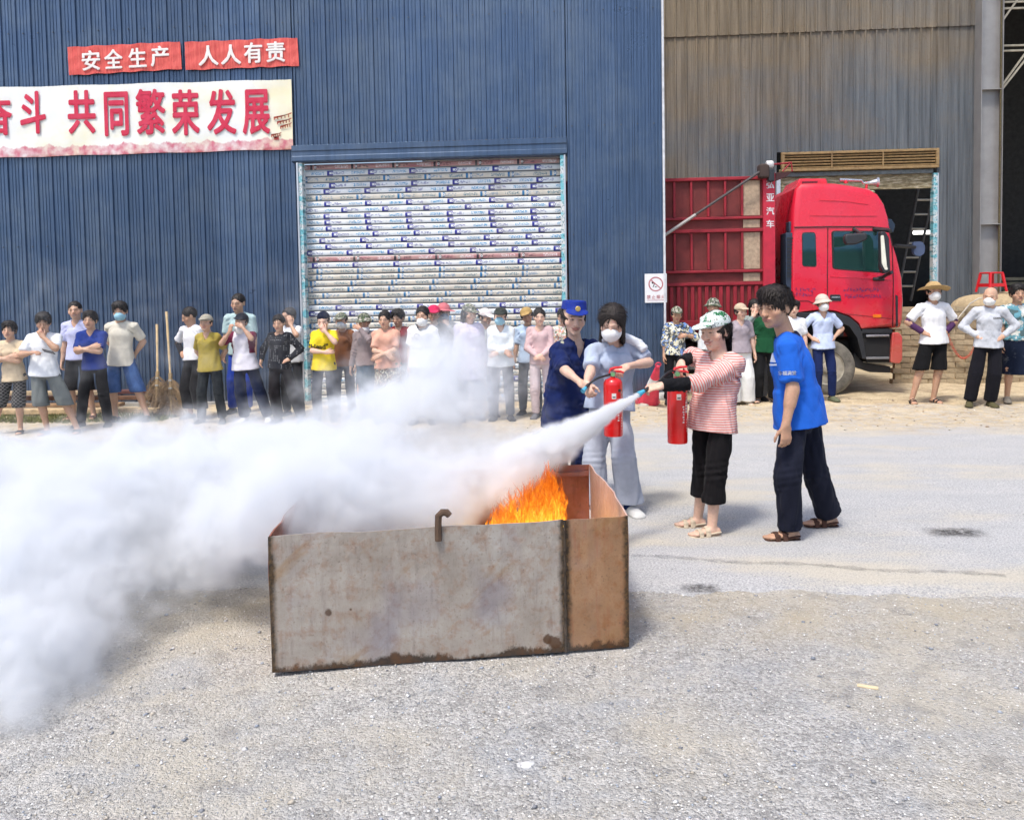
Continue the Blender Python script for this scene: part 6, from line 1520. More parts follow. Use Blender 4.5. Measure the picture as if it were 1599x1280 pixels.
for ch, y in zip('弘亚汽车', (289, 309, 330, 350)):
    a = tp(1202, y); o = glyph(ch, (a[0]-TX, -.032, a[1]), .125, .125, wl, trk, 0, .03)
a = tp(1040, 366, TY-.12); b = tp(1196, 262, TY-.12); d = Vector((b[0]-a[0], 0, b[1]-a[1])); A_ = Vector((a[0], TY-.12, a[1]))-d*.25; B_ = Vector((b[0], TY-.12, b[1]))
T(MB().tube([A_, A_+d*.55], .026, 8), 'support_pole', plain('pole_steel', (.42, .40, .38), .45, .5)); T(MB().tube([A_+d*.55, B_], .02, 8), 'support_pole', plain('pole_dark', (.07, .06, .06), .6))
a = tp(1201, 262, TY-.1); T(MB().bb(a[0]-.16, a[0]+.0, TY-.16, TY+.05, a[1]-.16, a[1]+.06), 'pole_bracket', plain('bracket_rust', (.05, .03, .025), .8), bevel=.03)
T(MB().lathe([(.04, -.06), (.06, -.05), (.06, .04), (.04, .06)], (a[0]+.01, TY-.1, a[1]+.05), 'X', 12), 'white_coupling', plain('coupling_white', (.62, .6, .6), .4), bevel=.01)
T(MB().bb(a[0]-.02, a[0]+.08, TY-.14, TY-.02, a[1]-.22, a[1]-.02), 'coupling_block', BLKP, bevel=.02)
T(MB().prism([tp(*q) for q in [(1209, 284), (1212, 270), (1237, 268), (1228, 276)]], TY-.02, TY+.06), 'gusset', plain('gusset_dark', (.05, .012, .012), .6))
T(MB().tube([(tp(1206, 256)[0], TY, tp(1206, 257)[1]), (tp(1236, 254)[0], TY, tp(1236, 254)[1]), (tp(1237, 268)[0], TY, tp(1237, 268)[1])], .014, 6).tube([(tp(1222, 268)[0], TY, tp(1222, 268)[1]), (tp(1234, 255)[0], TY, tp(1234, 255)[1])], .012, 6), 'red_stay', BODYR)
T(MB().bb(TX-6.2, p1-.1, TY+.15, TY+CW, 1.0, 1.08), 'floor', BODYR)
# ================================================================ STEEL FIRE TROUGH
A_ = onG(425, 1050); B_ = onG(983, 1010)
def zat(P, py):
    lo, hi = 0, 3
    for _ in range(40):
        m = (lo+hi)/2
        if proj((P.x, P.y, m))[1] > py: lo = m
        else: hi = m
    return lo
HB = zat(B_, 806)
r_ = ray(922, 725); t_ = (HB-CAMZ)/r_.z; C_ = Vector((r_.x*t_, r_.y*t_, 0))
ang = math.atan2((B_-A_).y, (B_-A_).x); LB = (B_-A_).length
dep = (C_-B_).length
ux = Vector((math.cos(ang), math.sin(ang), 0)); uy = (C_-B_).normalized(); u2 = ux.dot(uy)*dep; v2 = Vector((-ux.y, ux.x, 0)).dot(uy)*dep
tro = empty('fire_trough', tuple(A_), ang, 'open rusty steel trough with flames inside, standing on the gravel', 'fire trough')
def rust_mat(name, base, rustw, edge_x=None, inner=False):
    n = NT(name); o = n.obj(); x, y, z = n.sep(o)
    n1 = n.noise(o, 3.2, 7, .7); n2 = n.noise(o, 15, 6, .7); n3 = n.noise(o, 70, 4, .7)
    c = n.ramp(n1, [(.3, base[0]), (.55, base[1]), (.75, base[2])])
    c = n.mix(n.ramp(n.noise(n.scale(o, 22, 1, 3.0), 1.6, 5, .7), [(.52, 0), (.66, .4)]), c, base[3])
    c = n.mix(n.math('MULTIPLY', n.ramp(n2, [(.5, 0), (.66, .7)]), rustw), c, srgb(140, 92, 54))
    c = n.mix(n.ramp(n3, [(.30, .55), (.42, 0)]), c, srgb(92, 74, 60))
    sc2 = n.noise(n.scale(o, 1, 1, .12), 40, 3, .8, 2.0)
    c = n.mix(n.ramp(sc2, [(.70, 0), (.76, .6)]), c, srgb(84, 78, 76))
    dg = n.comb(n.math('ADD', x, n.math('MULTIPLY', z, -1.15)), 0, n.math('MULTIPLY', n.math('ADD', x, z), .22))
    c = n.mix(n.ramp(n.noise(dg, 5.5, 5, .65), [(.56, 0), (.68, .55)]), c, srgb(150, 116, 74))
    c = n.mix(n.ramp(n.noise(n.scale(o, .8, 1, .5), 4.0, 3, .5), [(.54, 0), (.7, .5)]), c, srgb(118, 112, 124))
    # dark soot and rust at the foot, ragged
    lowf = n.math('MULTIPLY', n.math('SUBTRACT', n.noise(n.scale(o, 1, 1, 0), 2.6, 2, .5), .5), .16)
    ft = n.math('SUBTRACT', n.math('ADD', lowf, n.math('MULTIPLY', n.noise(n.scale(o, 1, 1, .6), 7.5, 8, .8), .17)), n.math('ADD', z, .05))
    c = n.mix(n.ramp(ft, [(.0, 0), (.018, .92)]), c, n.ramp(n2, [(.4, srgb(34, 26, 18)), (.7, srgb(96, 62, 30))]))
    if edge_x is not None:
        for e in edge_x:
            d = n.math('ADD', n.math('ABSOLUTE', n.math('SUBTRACT', x, e)), n.math('MULTIPLY', n.math('SUBTRACT', n2, .5), .05))
            c = n.mix(n.ramp(d, [(.012, .95), (.034, 0)]), c, n.ramp(n3, [(.4, srgb(40, 32, 24)), (.7, srgb(104, 78, 44))]))
    for (px, pz, r_) in ((.26, .26, .018), (1.31, .05, .035), (1.27, .065, .025), (.36, .27, .008)):
        v = n.nd('VectorMath', operation='LENGTH'); n.lk(n.comb(n.math('SUBTRACT', x, px), 0, n.math('SUBTRACT', z, pz)), v.inputs[0])
        d = n.math('ADD', v.outputs['Value'], n.math('MULTIPLY', n.math('SUBTRACT', n2, .5), r_*2.2)); c = n.mix(n.ramp(d, [(r_*.7, .9), (r_, 0)]), c, srgb(78, 50, 24))
    n.col(c); h = n.math('ADD', n.math('MULTIPLY', n1, 1.2), n.math('MULTIPLY', n2, .5))
    return n.set(rough=n.ramp(n2, [(.35, .42), (.65, .75)]), metal=.15, spec=.4, normal=n.bump(h, .25, .01))
xs_ = LB*(877-425)/(983-425)*1.005
FM = rust_mat('trough_steel', [srgb(142, 132, 121), srgb(167, 159, 149), srgb(180, 177, 173), srgb(124, 110, 104)], .65, (0.0, xs_))
FR = rust_mat('trough_rust', [srgb(130, 98, 70), srgb(160, 124, 92), srgb(172, 144, 114), srgb(150, 84, 56)], .9, (xs_+.004, LB))
FI = rust_mat('trough_inside', [srgb(130, 76, 60), srgb(158, 98, 80), srgb(176, 120, 98), srgb(110, 56, 44)], .6)
FP = rust_mat('trough_side', [srgb(186, 150, 136), srgb(208, 176, 162), srgb(214, 190, 176), srgb(176, 134, 120)], .25)
th = .007
def quadplate(name, pts, mat_, nseg=24, wob=.004, nz_=10, toff=None):
    """pts: bottom a,b top b',a' (local) ; subdivided plate with thickness"""
    a, b, b2, a2 = [Vector(p) for p in pts]; n = (b-a).cross(a2-a).normalized(); vs = []; fs = []
    for s_ in (0, 1):
        for i in range(nseg+1):
            for j in range(nz_+1):
                u, v = i/nseg, j/nz_; p = a.lerp(b, u).lerp(a2.lerp(b2, u), v)
                w_ = wob*1.8*(math.sin(u*7+v*3)+.6*math.sin(u*19+2*v)*v+.4*math.sin(u*31+v*11)); tz = wob*.9*math.sin(u*13)*v
                if toff: tz += toff(u)*v
                vs.append(p+n*(w_*v-s_*th)+Vector((0, 0, tz)))
    N = (nseg+1)*(nz_+1); w1 = nz_+1
    for i in range(nseg):
        for j in range(nz_):
            q = (i*w1+j, (i+1)*w1+j, (i+1)*w1+j+1, i*w1+j+1); fs.append(q); fs.append(tuple(N+k for k in q[::-1]))
        fs.append((i*w1+nz_, (i+1)*w1+nz_, N+(i+1)*w1+nz_, N+i*w1+nz_)); fs.append((i*w1, N+i*w1, N+(i+1)*w1, (i+1)*w1))
    for i in (0, nseg):
        for j in range(nz_): fs.append((i*w1+j, i*w1+j+1, N+i*w1+j+1, N+i*w1+j))
    me = bpy.data.meshes.new(name); me.from_pydata(vs, [], fs)
    bm = bmesh.new(); bm.from_mesh(me); bmesh.ops.recalc_face_normals(bm, faces=bm.faces); bm.to_mesh(me); bm.free()
    o = link(name, me, mat_, tro); return o
LH = zat(A_, 838)
ztop = lambda x: LH+(HB-LH)*x/LB
quadplate('front_panel', [(0, 0, 0), (xs_-.004, 0, 0), (xs_-.004, 0, ztop(xs_)), (0, 0, LH)], FM)
quadplate('end_panel', [(xs_+.002, .004, 0), (LB, .004, 0), (LB, .004, HB), (xs_+.002, .004, ztop(xs_)-.004)], FR, 8, .002)
quadplate('side_panel', [(LB, .012, 0), (LB+u2, v2, 0), (LB+u2, v2, HB), (LB, .012, HB)], FP, 14, .003, toff=lambda u: .035*math.sin(PI*min(1, u*1.5))*(u < .67))
quadplate('back_panel', [(LB+u2-.01, v2, 0), (u2, v2, 0), (u2, v2, HB), (LB+u2-.01, v2, HB)], FI, 20, .004)
quadplate('side_panel', [(u2, v2, 0), (0, .012, 0), (0, .012, LH), (u2, v2, HB)], FI, 10, .004)
quadplate('floor_plate', [(0, .01, .02), (LB, .01, .02), (LB+u2, v2, .02), (u2, v2, .02)], FI, 6, 0)
T2 = MB(); T2.tube([(LB*.2+u2, v2-.02, HB-.05), (LB+u2-.02, v2-.02, HB-.05)], .018, 4).tube([(LB*.2+u2, v2-.015, HB*.45), (LB+u2-.02, v2-.015, HB*.45)], .008, 4)
T2.build('stiffener', FI, tro)
wb = MB(); wb.tube([(xs_, -.004+.003*math.sin(i*1.7), i*ztop(xs_)/22) for i in range(23)], [.007+.003*math.sin(i*2.3) for i in range(23)], 6); wb.build('weld_bead', plain('weld_scale', srgb(62, 50, 38), .8, 0, .4, 40, .6), tro)
hx = LB*(683-425)/(983-425); hz_ = ztop(hx)
hk_ = [(hx-.005, -.014, hz_-.06), (hx-.005, -.014, hz_+.02), (hx-.003, -.014, hz_+.055), (hx+.015, -.013, hz_+.072), (hx+.035, -.012, hz_+.070), (hx+.048, -.012, hz_+.055)]
o = MB().tube(hk_, [.016, .016, .017, .018, .018, .016], 8).build('hook', plain('hook_rust', srgb(86, 66, 50), .7, .1, .35, 30, .5), tro, smooth=True)
# burning fuel at the bottom
fu = MB(); rr = random.Random(9)
for k in range(26):
    a = rr.random()*PI; c = (LB*.5+rr.random()*LB*.45, .15+rr.random()*(v2-.3), .05+rr.random()*.09)
    fu.tube([(c[0]-.16*math.cos(a), c[1]-.16*math.sin(a), c[2]), (c[0]+.16*math.cos(a), c[1]+.16*math.sin(a), c[2]+.04)], .016+.014*rr.random(), 6)
o = fu.build('charred_wood', plain('char', (.02, .016, .013), .9, 0, .5, 20)); o.location = tro.location; o.rotation_euler = tro.rotation_euler; tag(o, 'charred sticks burning on the floor of the trough', 'firewood', kind='stuff')

# ================================================================ FLAMES
fm = NT('flame'); at = fm.nd('Attribute', attribute_name='t').outputs['Fac']; ob = fm.obj()
nz = fm.noise(fm.scale(ob, 22, 22, 6), 1.3, 5, .6, 1.4)
lw_ = fm.nd('LayerWeight'); lw_.inputs['Blend'].default_value = .35
hot = fm.math('ADD', fm.math('SUBTRACT', 1.05, at), fm.math('MULTIPLY', fm.math('SUBTRACT', nz, .5), 1.7))
colr = fm.ramp(hot, [(.0, (.80, .10, .008)), (.3, (1.0, .22, .015)), (.55, (1.0, .42, .03)), (.9, (1.0, .74, .14))])
emn = fm.nd('Emission'); fm.lk(colr, emn.inputs[0]); fm.lk(fm.ramp(hot, [(.1, .5), (.9, 1.0)]), emn.inputs[1])
mul = fm.math('MULTIPLY', fm.ramp(hot, [(.1, .35), (.9, 1.0)]), 1.5); fm.lk(mul, emn.inputs[1])
tr_ = fm.nd('BsdfTransparent'); mx = fm.nd('MixShader')
al = fm.math('MULTIPLY', fm.math('MULTIPLY', fm.ramp(lw_.outputs['Facing'], [(.1, .95), (.75, 0)]), fm.ramp(nz, [(.36, 0), (.52, 1)])), fm.ramp(at, [(.55, 1), (1, .25)]))
fm.lk(al, mx.inputs[0]); fm.lk(tr_.outputs[0], mx.inputs[1]); fm.lk(emn.outputs[0], mx.inputs[2]); fm.lk(mx.outputs[0], fm.out.inputs[0])
def flame_mesh():
    rr = random.Random(21); V = []; Q = []; Tt = []
    def base_pt(px, d):   # foot of flames inside the trough
        q = atD(px, 818, d); return Vector((q.x, q.y, .10+.25*rr.random()))
    ns, nr = 12, 7
    for k in range(300):
        px = 762+118*rr.random()**.8; d = 4.25+.55*rr.random()
        b = base_pt(px, d); u = (px-762)/118
        toppy = 806-96*(u**.7)*(1 if u < .86 else (1-u)/.14*.5+.5)*(.55+.5*rr.random())
        tpx = px+rr.uniform(-6, 16)*(1 if u < .8 else -.6)
        e = atD(tpx, toppy, d+rr.uniform(-.1, .1)); r0 = .010+.036*rr.random()**2
        ph = rr.random()*6.3; amp = .015+.03*rr.random(); f_ = 1.2+1.6*rr.random(); sdv = Vector((rr.uniform(-1, 1), rr.uniform(-1, 1), 0)).normalized(); n0 = len(V)
        for i in range(ns+1):
            t = i/ns; c = b.lerp(e, t)+sdv*amp*math.sin(ph+t*f_*6.3)*t; r_ = r0*(1.0-t)**.7*(.65+.6*math.sin(t*5+ph)**2)+.0006
            for j in range(nr):
                a = 2*PI*j/nr+t*2; V.append((c.x+r_*math.cos(a), c.y+r_*math.sin(a)*.8, c.z)); Tt.append(t)
        for i in range(ns):
            for j in range(nr): Q.append((n0+i*nr+j, n0+i*nr+(j+1) % nr, n0+(i+1)*nr+(j+1) % nr, n0+(i+1)*nr+j))
    me = fast_mesh('flames', np.array(V), np.array(Q)); a_ = me.attributes.new('t', 'FLOAT', 'POINT'); a_.data.foreach_set('value', np.array(Tt, np.float32)); return me
o = link('flames', flame_mesh(), fm.m, None, True); tag(o, 'orange and yellow flames rising from the right end of the steel trough', 'fire', kind='stuff')

# ================================================================ FIRE EXTINGUISHERS
er = plain('extinguisher_red', srgb(208, 22, 22), .28, 0, .06, 6, 0, .5, .6)
pf = plain('extinguisher_print', (.72, .70, .66), .5, 0, .1); pk = plain('hose_black', (.015, .015, .016), .5); tipm = plain('nozzle_blue', srgb(70, 160, 190), .45)
def extinguisher(px, y0, y1, d, label, tilt=0.0):
    a = atD(px, y1, d); top = atD(px, y0, d); Hh = (top-a).length; r = .070
    e = empty('fire_extinguisher', tuple(a), 0, label, 'fire extinguisher', None); e.rotation_euler = (0, tilt, 0)
    prof_ = [(0, .006), (r*.8, .004), (r*.96, .0), (r, .012), (r, Hh-.05), (r*.96, Hh-.028), (r*.8, Hh-.010), (r*.5, Hh), (r*.28, Hh+.006), (r*.26, Hh+.02)]
    o = MB().lathe(prof_, n=40).build('cylinder', er, e, smooth=True)
    MB().lathe([(r*1.004, .055), (r*1.014, .058), (r*1.014, .062), (r*1.004, .066)], n=40).build('foot_ring', er, o, smooth=True)
    MB().lathe([(.019, Hh+.012), (.019, Hh+.035), (.024, Hh+.037), (.024, Hh+.05), (.012, Hh+.055)], n=16).build('valve', plain('valve_brass', (.30, .28, .26), .35, .7), e, smooth=True)
    MB().tube([(-.02, 0, Hh+.045), (.015, -.0, Hh+.050), (.06, 0, Hh+.046), (.08, 0, Hh+.038)], [.008, .010, .009, .007], 8).build('carry_handle', er, e, smooth=True)
    MB().tube([(-.024, 0, Hh+.035), (-.014, 0, Hh+.066), (.02, 0, Hh+.076), (.07, 0, Hh+.080)], [.009, .012, .010, .007], 8).build('squeeze_lever', er, e, smooth=True)
    MB().lathe([(0, 0), (.016, .0), (.016, .012), (0, .012)], (0, -.03, Hh+.03), 'Y', 14).build('gauge', plain('gauge_green', (.15, .35, .15), .3), e)
    lab = MB()
    def patch(a0, a1, z0, z1, m_=lab, k=1.006):
        n_ = 6; vs = []
        for i in range(n_+1):
            t = R(a0+(a1-a0)*i/n_); vs += [(r*k*math.sin(t), -r*k*math.cos(t), z0), (r*k*math.sin(t), -r*k*math.cos(t), z1)]
        m_.add(vs, [(2*i, 2*i+2, 2*i+3, 2*i+1) for i in range(n_)])
    patch(-10, 16, Hh-.145, Hh-.105); 
    for k in range(4): patch(46, 66, Hh-.175-.021*k, Hh-.16-.021*k)
    for k in range(7): patch(24+(k % 2)*4, 36, Hh-.20-.018*k, Hh-.19-.018*k)
    for k in range(5): patch(52, 60, Hh-.29-.02*k, Hh-.283-.02*k)
    lab.build('label_print', pf, e); d2 = MB(); patch(30, 50, Hh-.095, Hh-.075, d2); patch(-6, 12, Hh-.137, Hh-.128, d2, 1.009); d2.build('warning_print', plain('print_black', (.03, .03, .03), .6), e)
    for k, ch in enumerate('灭火器'):
        me = text_mesh(ch, .022, 0); bolden(me, .0008); t0 = R(56)
        for v in me.vertices: t = t0+v.co.x/r; v.co = Vector((r*1.01*math.sin(t), -r*1.01*math.cos(t), Hh-.118-k*.001*0+v.co.z-.024*k+.012))
        link('lettering', me, pf, e)
    return e, Hh
E1, H1 = extinguisher(958, 590, 680, 6.12, 'red fire extinguisher held against the grey trousers, its hose not spraying', R(0))
E2, H2 = extinguisher(1058, 590, 691, 5.86, 'red fire extinguisher hanging from the hand of the woman in stripes', R(-1))
def hose(e, pts, name='hose', r=.008, m=pk):
    c = e.matrix_world.translation if False else Vector(e.location); return MB().tube([p-c for p in pts], r, 8).build(name, m, e, smooth=True)
E1.rotation_euler = (0, 0, 0); E2.rotation_euler = (0, 0, 0)
def smooth_path(pts, n=8):
    pts = [Vector(p) for p in pts]; out = []; P = [pts[0]*2-pts[1]]+pts+[pts[-1]*2-pts[-2]]
    for i in range(1, len(P)-2):
        for k in range(n):
            t = k/n; a, b, c, d = P[i-1], P[i], P[i+1], P[i+2]
            out.append(.5*((2*b)+(c-a)*t+(2*a-5*b+4*c-d)*t*t+(3*b-a-3*c+d)*t**3))
    return out+[pts[-1]]
t1 = atD(958, 583, 6.12); n1 = atD(919, 600, 6.02); n2 = atD(910, 611, 5.97)
hose(E1, smooth_path([t1, atD(948, 586, 6.08), atD(932, 591, 6.04), n1])); hose(E1, [n1, n1.lerp(n2, .5)], 'nozzle_grip', .012); 
MB().tube([p-Vector(E1.location) for p in (n1.lerp(n2, .4), n2)], [.011, .019], 10).build('nozzle', tipm, E1, smooth=True)
NZ0, NZ1 = atD(1013, 606, 5.66), atD(997, 616, 5.62)
hose(E2, smooth_path([atD(1058, 583, 5.86), atD(1050, 579, 5.80), atD(1040, 584, 5.74), atD(1026, 598, 5.68), NZ0]))
hose(E2, [NZ0, NZ0.lerp(NZ1, .5)], 'nozzle_grip', .013)
MB().tube([p-Vector(E2.location) for p in (NZ0.lerp(NZ1, .35), NZ1)], [.011, .021], 12).build('nozzle', tipm, E2, smooth=True)

# ================================================================ THE FOUR PEOPLE AT THE TROUGH
def fig(name_px, label, ground_pt, H, w, male, hk):
    g = Vector(ground_pt); root = empty('person', tuple(g), 0, label, 'person'); p = Pose(H, w, male); p.hk = p.k*hk
    J = lambda px, py, d: V3(*(atD(px, py, d)-g)); return root, p, J
def dress(root, p, skin, smile, top, bot, hairst, hatst=None, hatm=None, msk=None, shoes=None, seed=5, hb=.0062):
    cmesh('body', build_body(p, SK[skin] if isinstance(skin, str) else skin, hb, .0034, True, smile), SKIN, root)
    if top is not None:
        t = dict(kind='plain', c=(.5, .5, .5)); t.update(top); kw = {k: v for k, v in t.items() if k not in ('kind', 'c', 'sc', 'paint')}; kw.setdefault('h', .0068); kw.setdefault('amp', .026)
        V, Q = shirt(p, seed=seed, **kw); ex = None; col = np.tile(V3(t['c']), (len(V), 1))
        if 'sc' in t: ex = {'sc': t['sc'](p, V)}
        if 'paint' in t: t['paint'](p, V, col)
        cmesh('shirt', (V, Q, col), fabric(t['kind']), root, extra=ex)
    b = dict(kind='trousers', fab='plain', c=(.02, .02, .02)); b.update(bot); kw = {k: v for k, v in b.items() if k not in ('fab', 'c')}; kw.setdefault('h', .0075); kw.setdefault('amp', .026)
    V, Q = leg_garment(p, seed=seed+3, **kw); cmesh('trousers', (V, Q), fabric(b['fab']), root, col=b['c'])
    if hairst: cmesh('hair', hair(p, hairst, .0052, seed, bool(hatst), 2600, .0022), fabric('hair'), root, col=(.014, .011, .010))
    if hatst: cmesh('hat', hat(p, hatst, .005), fabric(hatm[0]), root, col=hatm[1])
    if msk: cmesh('face_mask', mask(p, msk[1], .0045), fabric('mask'), root, col=msk[0])
    if shoes:
        for q in 'LR': cmesh(shoes[0] if shoes[0] != 'shoe' else 'shoe', shoe(getattr(p, 'ank'+q), getattr(p, 'toe'+q), p.k*1.02, shoes[0], .0045), fabric('plain'), root, col=shoes[1])
# --- woman in stripes
g = onG(1102, 822); root, p, J = fig(0, 'person in red and white striped top and green-spotted cap aiming the spraying extinguisher', g, 1.62, 1.08, False, 1.14)
D = 5.88
p.head = J(1117, 517, D-.02); p.hy, p.hp, p.hr = R(-48), R(7), R(-3); p.neck = J(1127, 553, D); p.fwd = unit((-.8, -.6, 0))
sdv = unit((.62, -.78, 0)); mid = J(1126, 566, D); p.shL = mid+sdv*.150; p.shR = mid-sdv*.150+V3(-.02, 0, .01)
p.chest = J(1120, 592, D); p.waist = J(1115, 619, D); p.pel = J(1113, 646, D); p.hipL = J(1113, 658, D)+sdv*.085; p.hipR = J(1113, 658, D)-sdv*.085
p.ankL = J(1112, 810, 5.82); p.ankL[2] = .075*p.k; p.ankR = J(1090, 796, 6.05); p.ankR[2] = .075*p.k; p.kneeL = J(1118, 735, 5.80); p.kneeR = J(1100, 732, 5.98)
p.toeL = V3(-1, -.25, 0); p.toeR = V3(-1, -.05, 0)
p.elL = J(1094, 597, 5.70); p.wrL = J(1034, 602, 5.66); p.hd['L'] = unit(V3(*(NZ0-g))-p.wrL+V3(-.02, 0, 0)); p.nh['L'] = V3(-.1, -.6, .9); p.curl['L'] = .72
p.elR = J(1083, 556, 6.12); p.wrR = J(1064, 566, 5.94); p.hd['R'] = unit((-.35, -.5, -.75)); p.nh['R'] = V3(-.6, -.5, .4); p.curl['R'] = .85
def stripe_sc(p, V):
    s = V[:, 2].copy()
    for q in 'LR':
        sh, el, wr = getattr(p, 'sh'+q), getattr(p, 'el'+q), getattr(p, 'wr'+q); ax = unit(el-sh); t = (V-sh) @ ax; rd = np.linalg.norm((V-sh)-t[:, None]*ax, axis=1)
        lo_ = .055; k_ = np.clip((t-lo_)/.05, 0, 1); inside = (rd < .085); s = np.where(inside & (t > lo_), t+sh[2]*0+.0, s)
    return s
dress(root, p, 'light', .9, dict(kind='stripes', c=(.68, .56, .52), sc=stripe_sc, sleeve='three', zhem=float(J(1110, 672, D)[2]), loose=.02, neck=.082, sleeve_loose=.022, flare=.0), dict(c=(.010, .009, .010), zend=float(J(1110, 781, D)[2])+.0, loose=.022, flare=.004, top=1.0), 'tail', 'cap', ('greencamo', (.62, .68, .66)), None, ('sandal', (.56, .47, .35)), 11)
for q, r0 in (('L', .05), ('R', .046)):
    el, wr, sh = getattr(p, 'el'+q), getattr(p, 'wr'+q), getattr(p, 'sh'+q)
    F = tubeset([el+(wr-el)*(.04 if q == 'L' else -.02), wr-(wr-el)*.06], r0*.9, .006); F.wrinkle(4, .014, (60, 60, 60)); cmesh('arm_sleeve', F.mesh(), fabric('plain'), root, col=(.010, .010, .012))
# --- man in blue
g = onG(1216, 836); root, p, J = fig(0, 'person in bright blue tee and dark trousers bending to watch beside the striped woman', g, 1.74, 1.04, True, 1.14)
D = 5.72
p.head = J(1211, 479, D-.05); p.hy, p.hp, p.hr = R(-54), R(8), R(0); p.neck = J(1226, 511, D); p.fwd = unit((-.85, -.5, 0))
p.shL = J(1230, 540, D-.17); p.shR = J(1232, 536, D+.16); p.chest = J(1237, 573, D); p.waist = J(1244, 610, D); p.pel = J(1249, 645, D)
p.hipL = J(1241, 660, D-.08); p.hipR = J(1259, 660, D+.10)
p.ankL = J(1234, 822, 5.70); p.ankL[2] = .075*p.k; p.ankR = J(1294, 800, 5.98); p.ankR[2] = .085*p.k
p.kneeL = J(1230, 742, 5.60); p.kneeR = J(1273, 736, 5.86); p.toeL = V3(-1, -.12, 0); p.toeR = V3(-1, -.1, 0)
p.elL = J(1238, 606, D-.22); p.wrL = J(1227, 664, D-.24); p.hd['L'] = unit((.02, -.05, -1)); p.nh['L'] = V3(.35, -1, .0); p.curl['L'] = .40
p.elR = J(1236, 610, D+.26); p.wrR = J(1230, 655, D+.24); p.hd['R'] = V3(0, 0, -1.); p.nh['R'] = V3(.3, 1, 0)
def collar_navy(p, V, col):
    nb = (p.shL+p.shR)/2; d = np.linalg.norm(V-(nb+unit(p.neck-p.chest)*.05), axis=1); col[d < .088] = (.01, .014, .05)
dress(root, p, 'tan', .5, dict(c=(.018, .12, .56), sleeve='short', zhem=float(J(1245, 664, D)[2]), loose=.032, flare=.010, sleeve_loose=.03, slen=.80, neck=.07, paint=collar_navy), dict(c=(.012, .014, .026), zend=.045, loose=.026, flare=.006, top=1.0), 'thick', None, None, None, ('sandal', (.075, .04, .03)), 12)
lw2 = plain('tee_white_print', (.75, .78, .82), .6)
def on_shirt(root, me, m, name, origin, right, upv, dirv):
    sh = next(o for o in root.children if o.name.split('.')[0] == 'shirt'); bvh = BVHTree.FromPolygons([v.co for v in sh.data.vertices], [tuple(q.vertices) for q in sh.data.polygons])
    for v in me.vertices:
        o_ = Vector(origin)+Vector(right)*v.co.x+Vector(upv)*v.co.z; hit = bvh.ray_cast(o_-Vector(dirv)*.6, Vector(dirv)); v.co = (hit[0] if hit[0] else o_)-Vector(dirv)*.004
    return link(name, me, m, root)
view = lambda q: (lambda d: d/d.length)(Vector(q)+g-Vector((0, 0, CAMZ)))
q = J(1229, 583, D-.2); me = text_mesh('幸福满堂', .030, 0); bolden(me, .0006); on_shirt(root, me, lw2, 'sleeve_print', q, (1, 0, 0), (0, 0, 1), view(q))
q = J(1207, 558, D-.1); mb = MB().prism([(-.02, -.03), (.02, -.035), (.004, .03), (-.006, .03)], 0, .001).box((0, 0, -.05), (.05, .001, .012)); on_shirt(root, mb.mesh('p'), lw2, 'chest_emblem', q, (1, 0, 0), (0, 0, 1), view(q))
# --- woman in grey with the first extinguisher
g = onG(957, 797); root, p, J = fig(0, 'person in pale grey tee, white mask and wide grey trousers holding an idle extinguisher', g, 1.62, 1.06, False, 1.14)
D = 6.46
p.head = J(956, 503, D-.16); p.hy, p.hp, p.hr = R(-10), R(26), R(5); p.neck = J(957, 534, D-.03); p.fwd = unit((-.25, -1, 0))
p.shR = J(926, 549, D-.06); p.shL = J(991, 543, D+.06); p.chest = J(957, 572, D); p.waist = J(954, 602, D+.03); p.pel = J(952, 631, D+.02); p.hipR = J(937, 644, D); p.hipL = J(967, 644, D+.03)
p.ankR = J(930, 788, 6.45); p.ankR[2] = .075*p.k; p.ankL = J(984, 786, 6.45); p.ankL[2] = .075*p.k; p.kneeR = J(928, 716, 6.40); p.kneeL = J(973, 714, 6.36); p.toeL = V3(.45, -1, 0); p.toeR = V3(-.3, -1, 0)
p.elR = J(922, 581, D-.22); p.wrR = J(915, 598, 6.06); p.hd['R'] = unit((.25, -.5, -.75)); p.nh['R'] = V3(-.7, -.6, .5); p.curl['R'] = .85
p.elL = J(1013, 566, D-.02); p.wrL = J(979, 572, 6.22); p.hd['L'] = unit(V3(*(atD(962, 582, 6.12)-g))-p.wrL); p.nh['L'] = V3(.1, -.4, 1); p.curl['L'] = .8
dress(root, p, 'light', 0, dict(c=(.40, .46, .58), sleeve='short', zhem=float(J(950, 640, D)[2]), loose=.022, flare=.02, sleeve_loose=.026, slen=.72, neck=.072), dict(c=(.42, .45, .52), zend=.085, loose=.034, flare=.026, top=1.0), 'long', None, None, ((.80, .80, .79), .004), ('shoe', (.62, .62, .60)), 13)
F = tubeset([p.ankL+V3(0, 0, .06), p.ankL+V3(0, -.01, -.03)], .052, .007); cmesh('trouser_cuff', F.mesh(), fabric('plain'), root, col=(.015, .03, .10))
F = tubeset([p.neck+V3(-.085, -.02, .03), p.neck+V3(.09, .03, .035), p.neck+V3(.20, .03, -.015), p.neck+V3(.24, .0, -.06)], .034, .007); F.wrinkle(3, .012, (50, 50, 50)); cmesh('neck_scarf', F.mesh(), fabric('plain'), root, col=(.70, .73, .78))
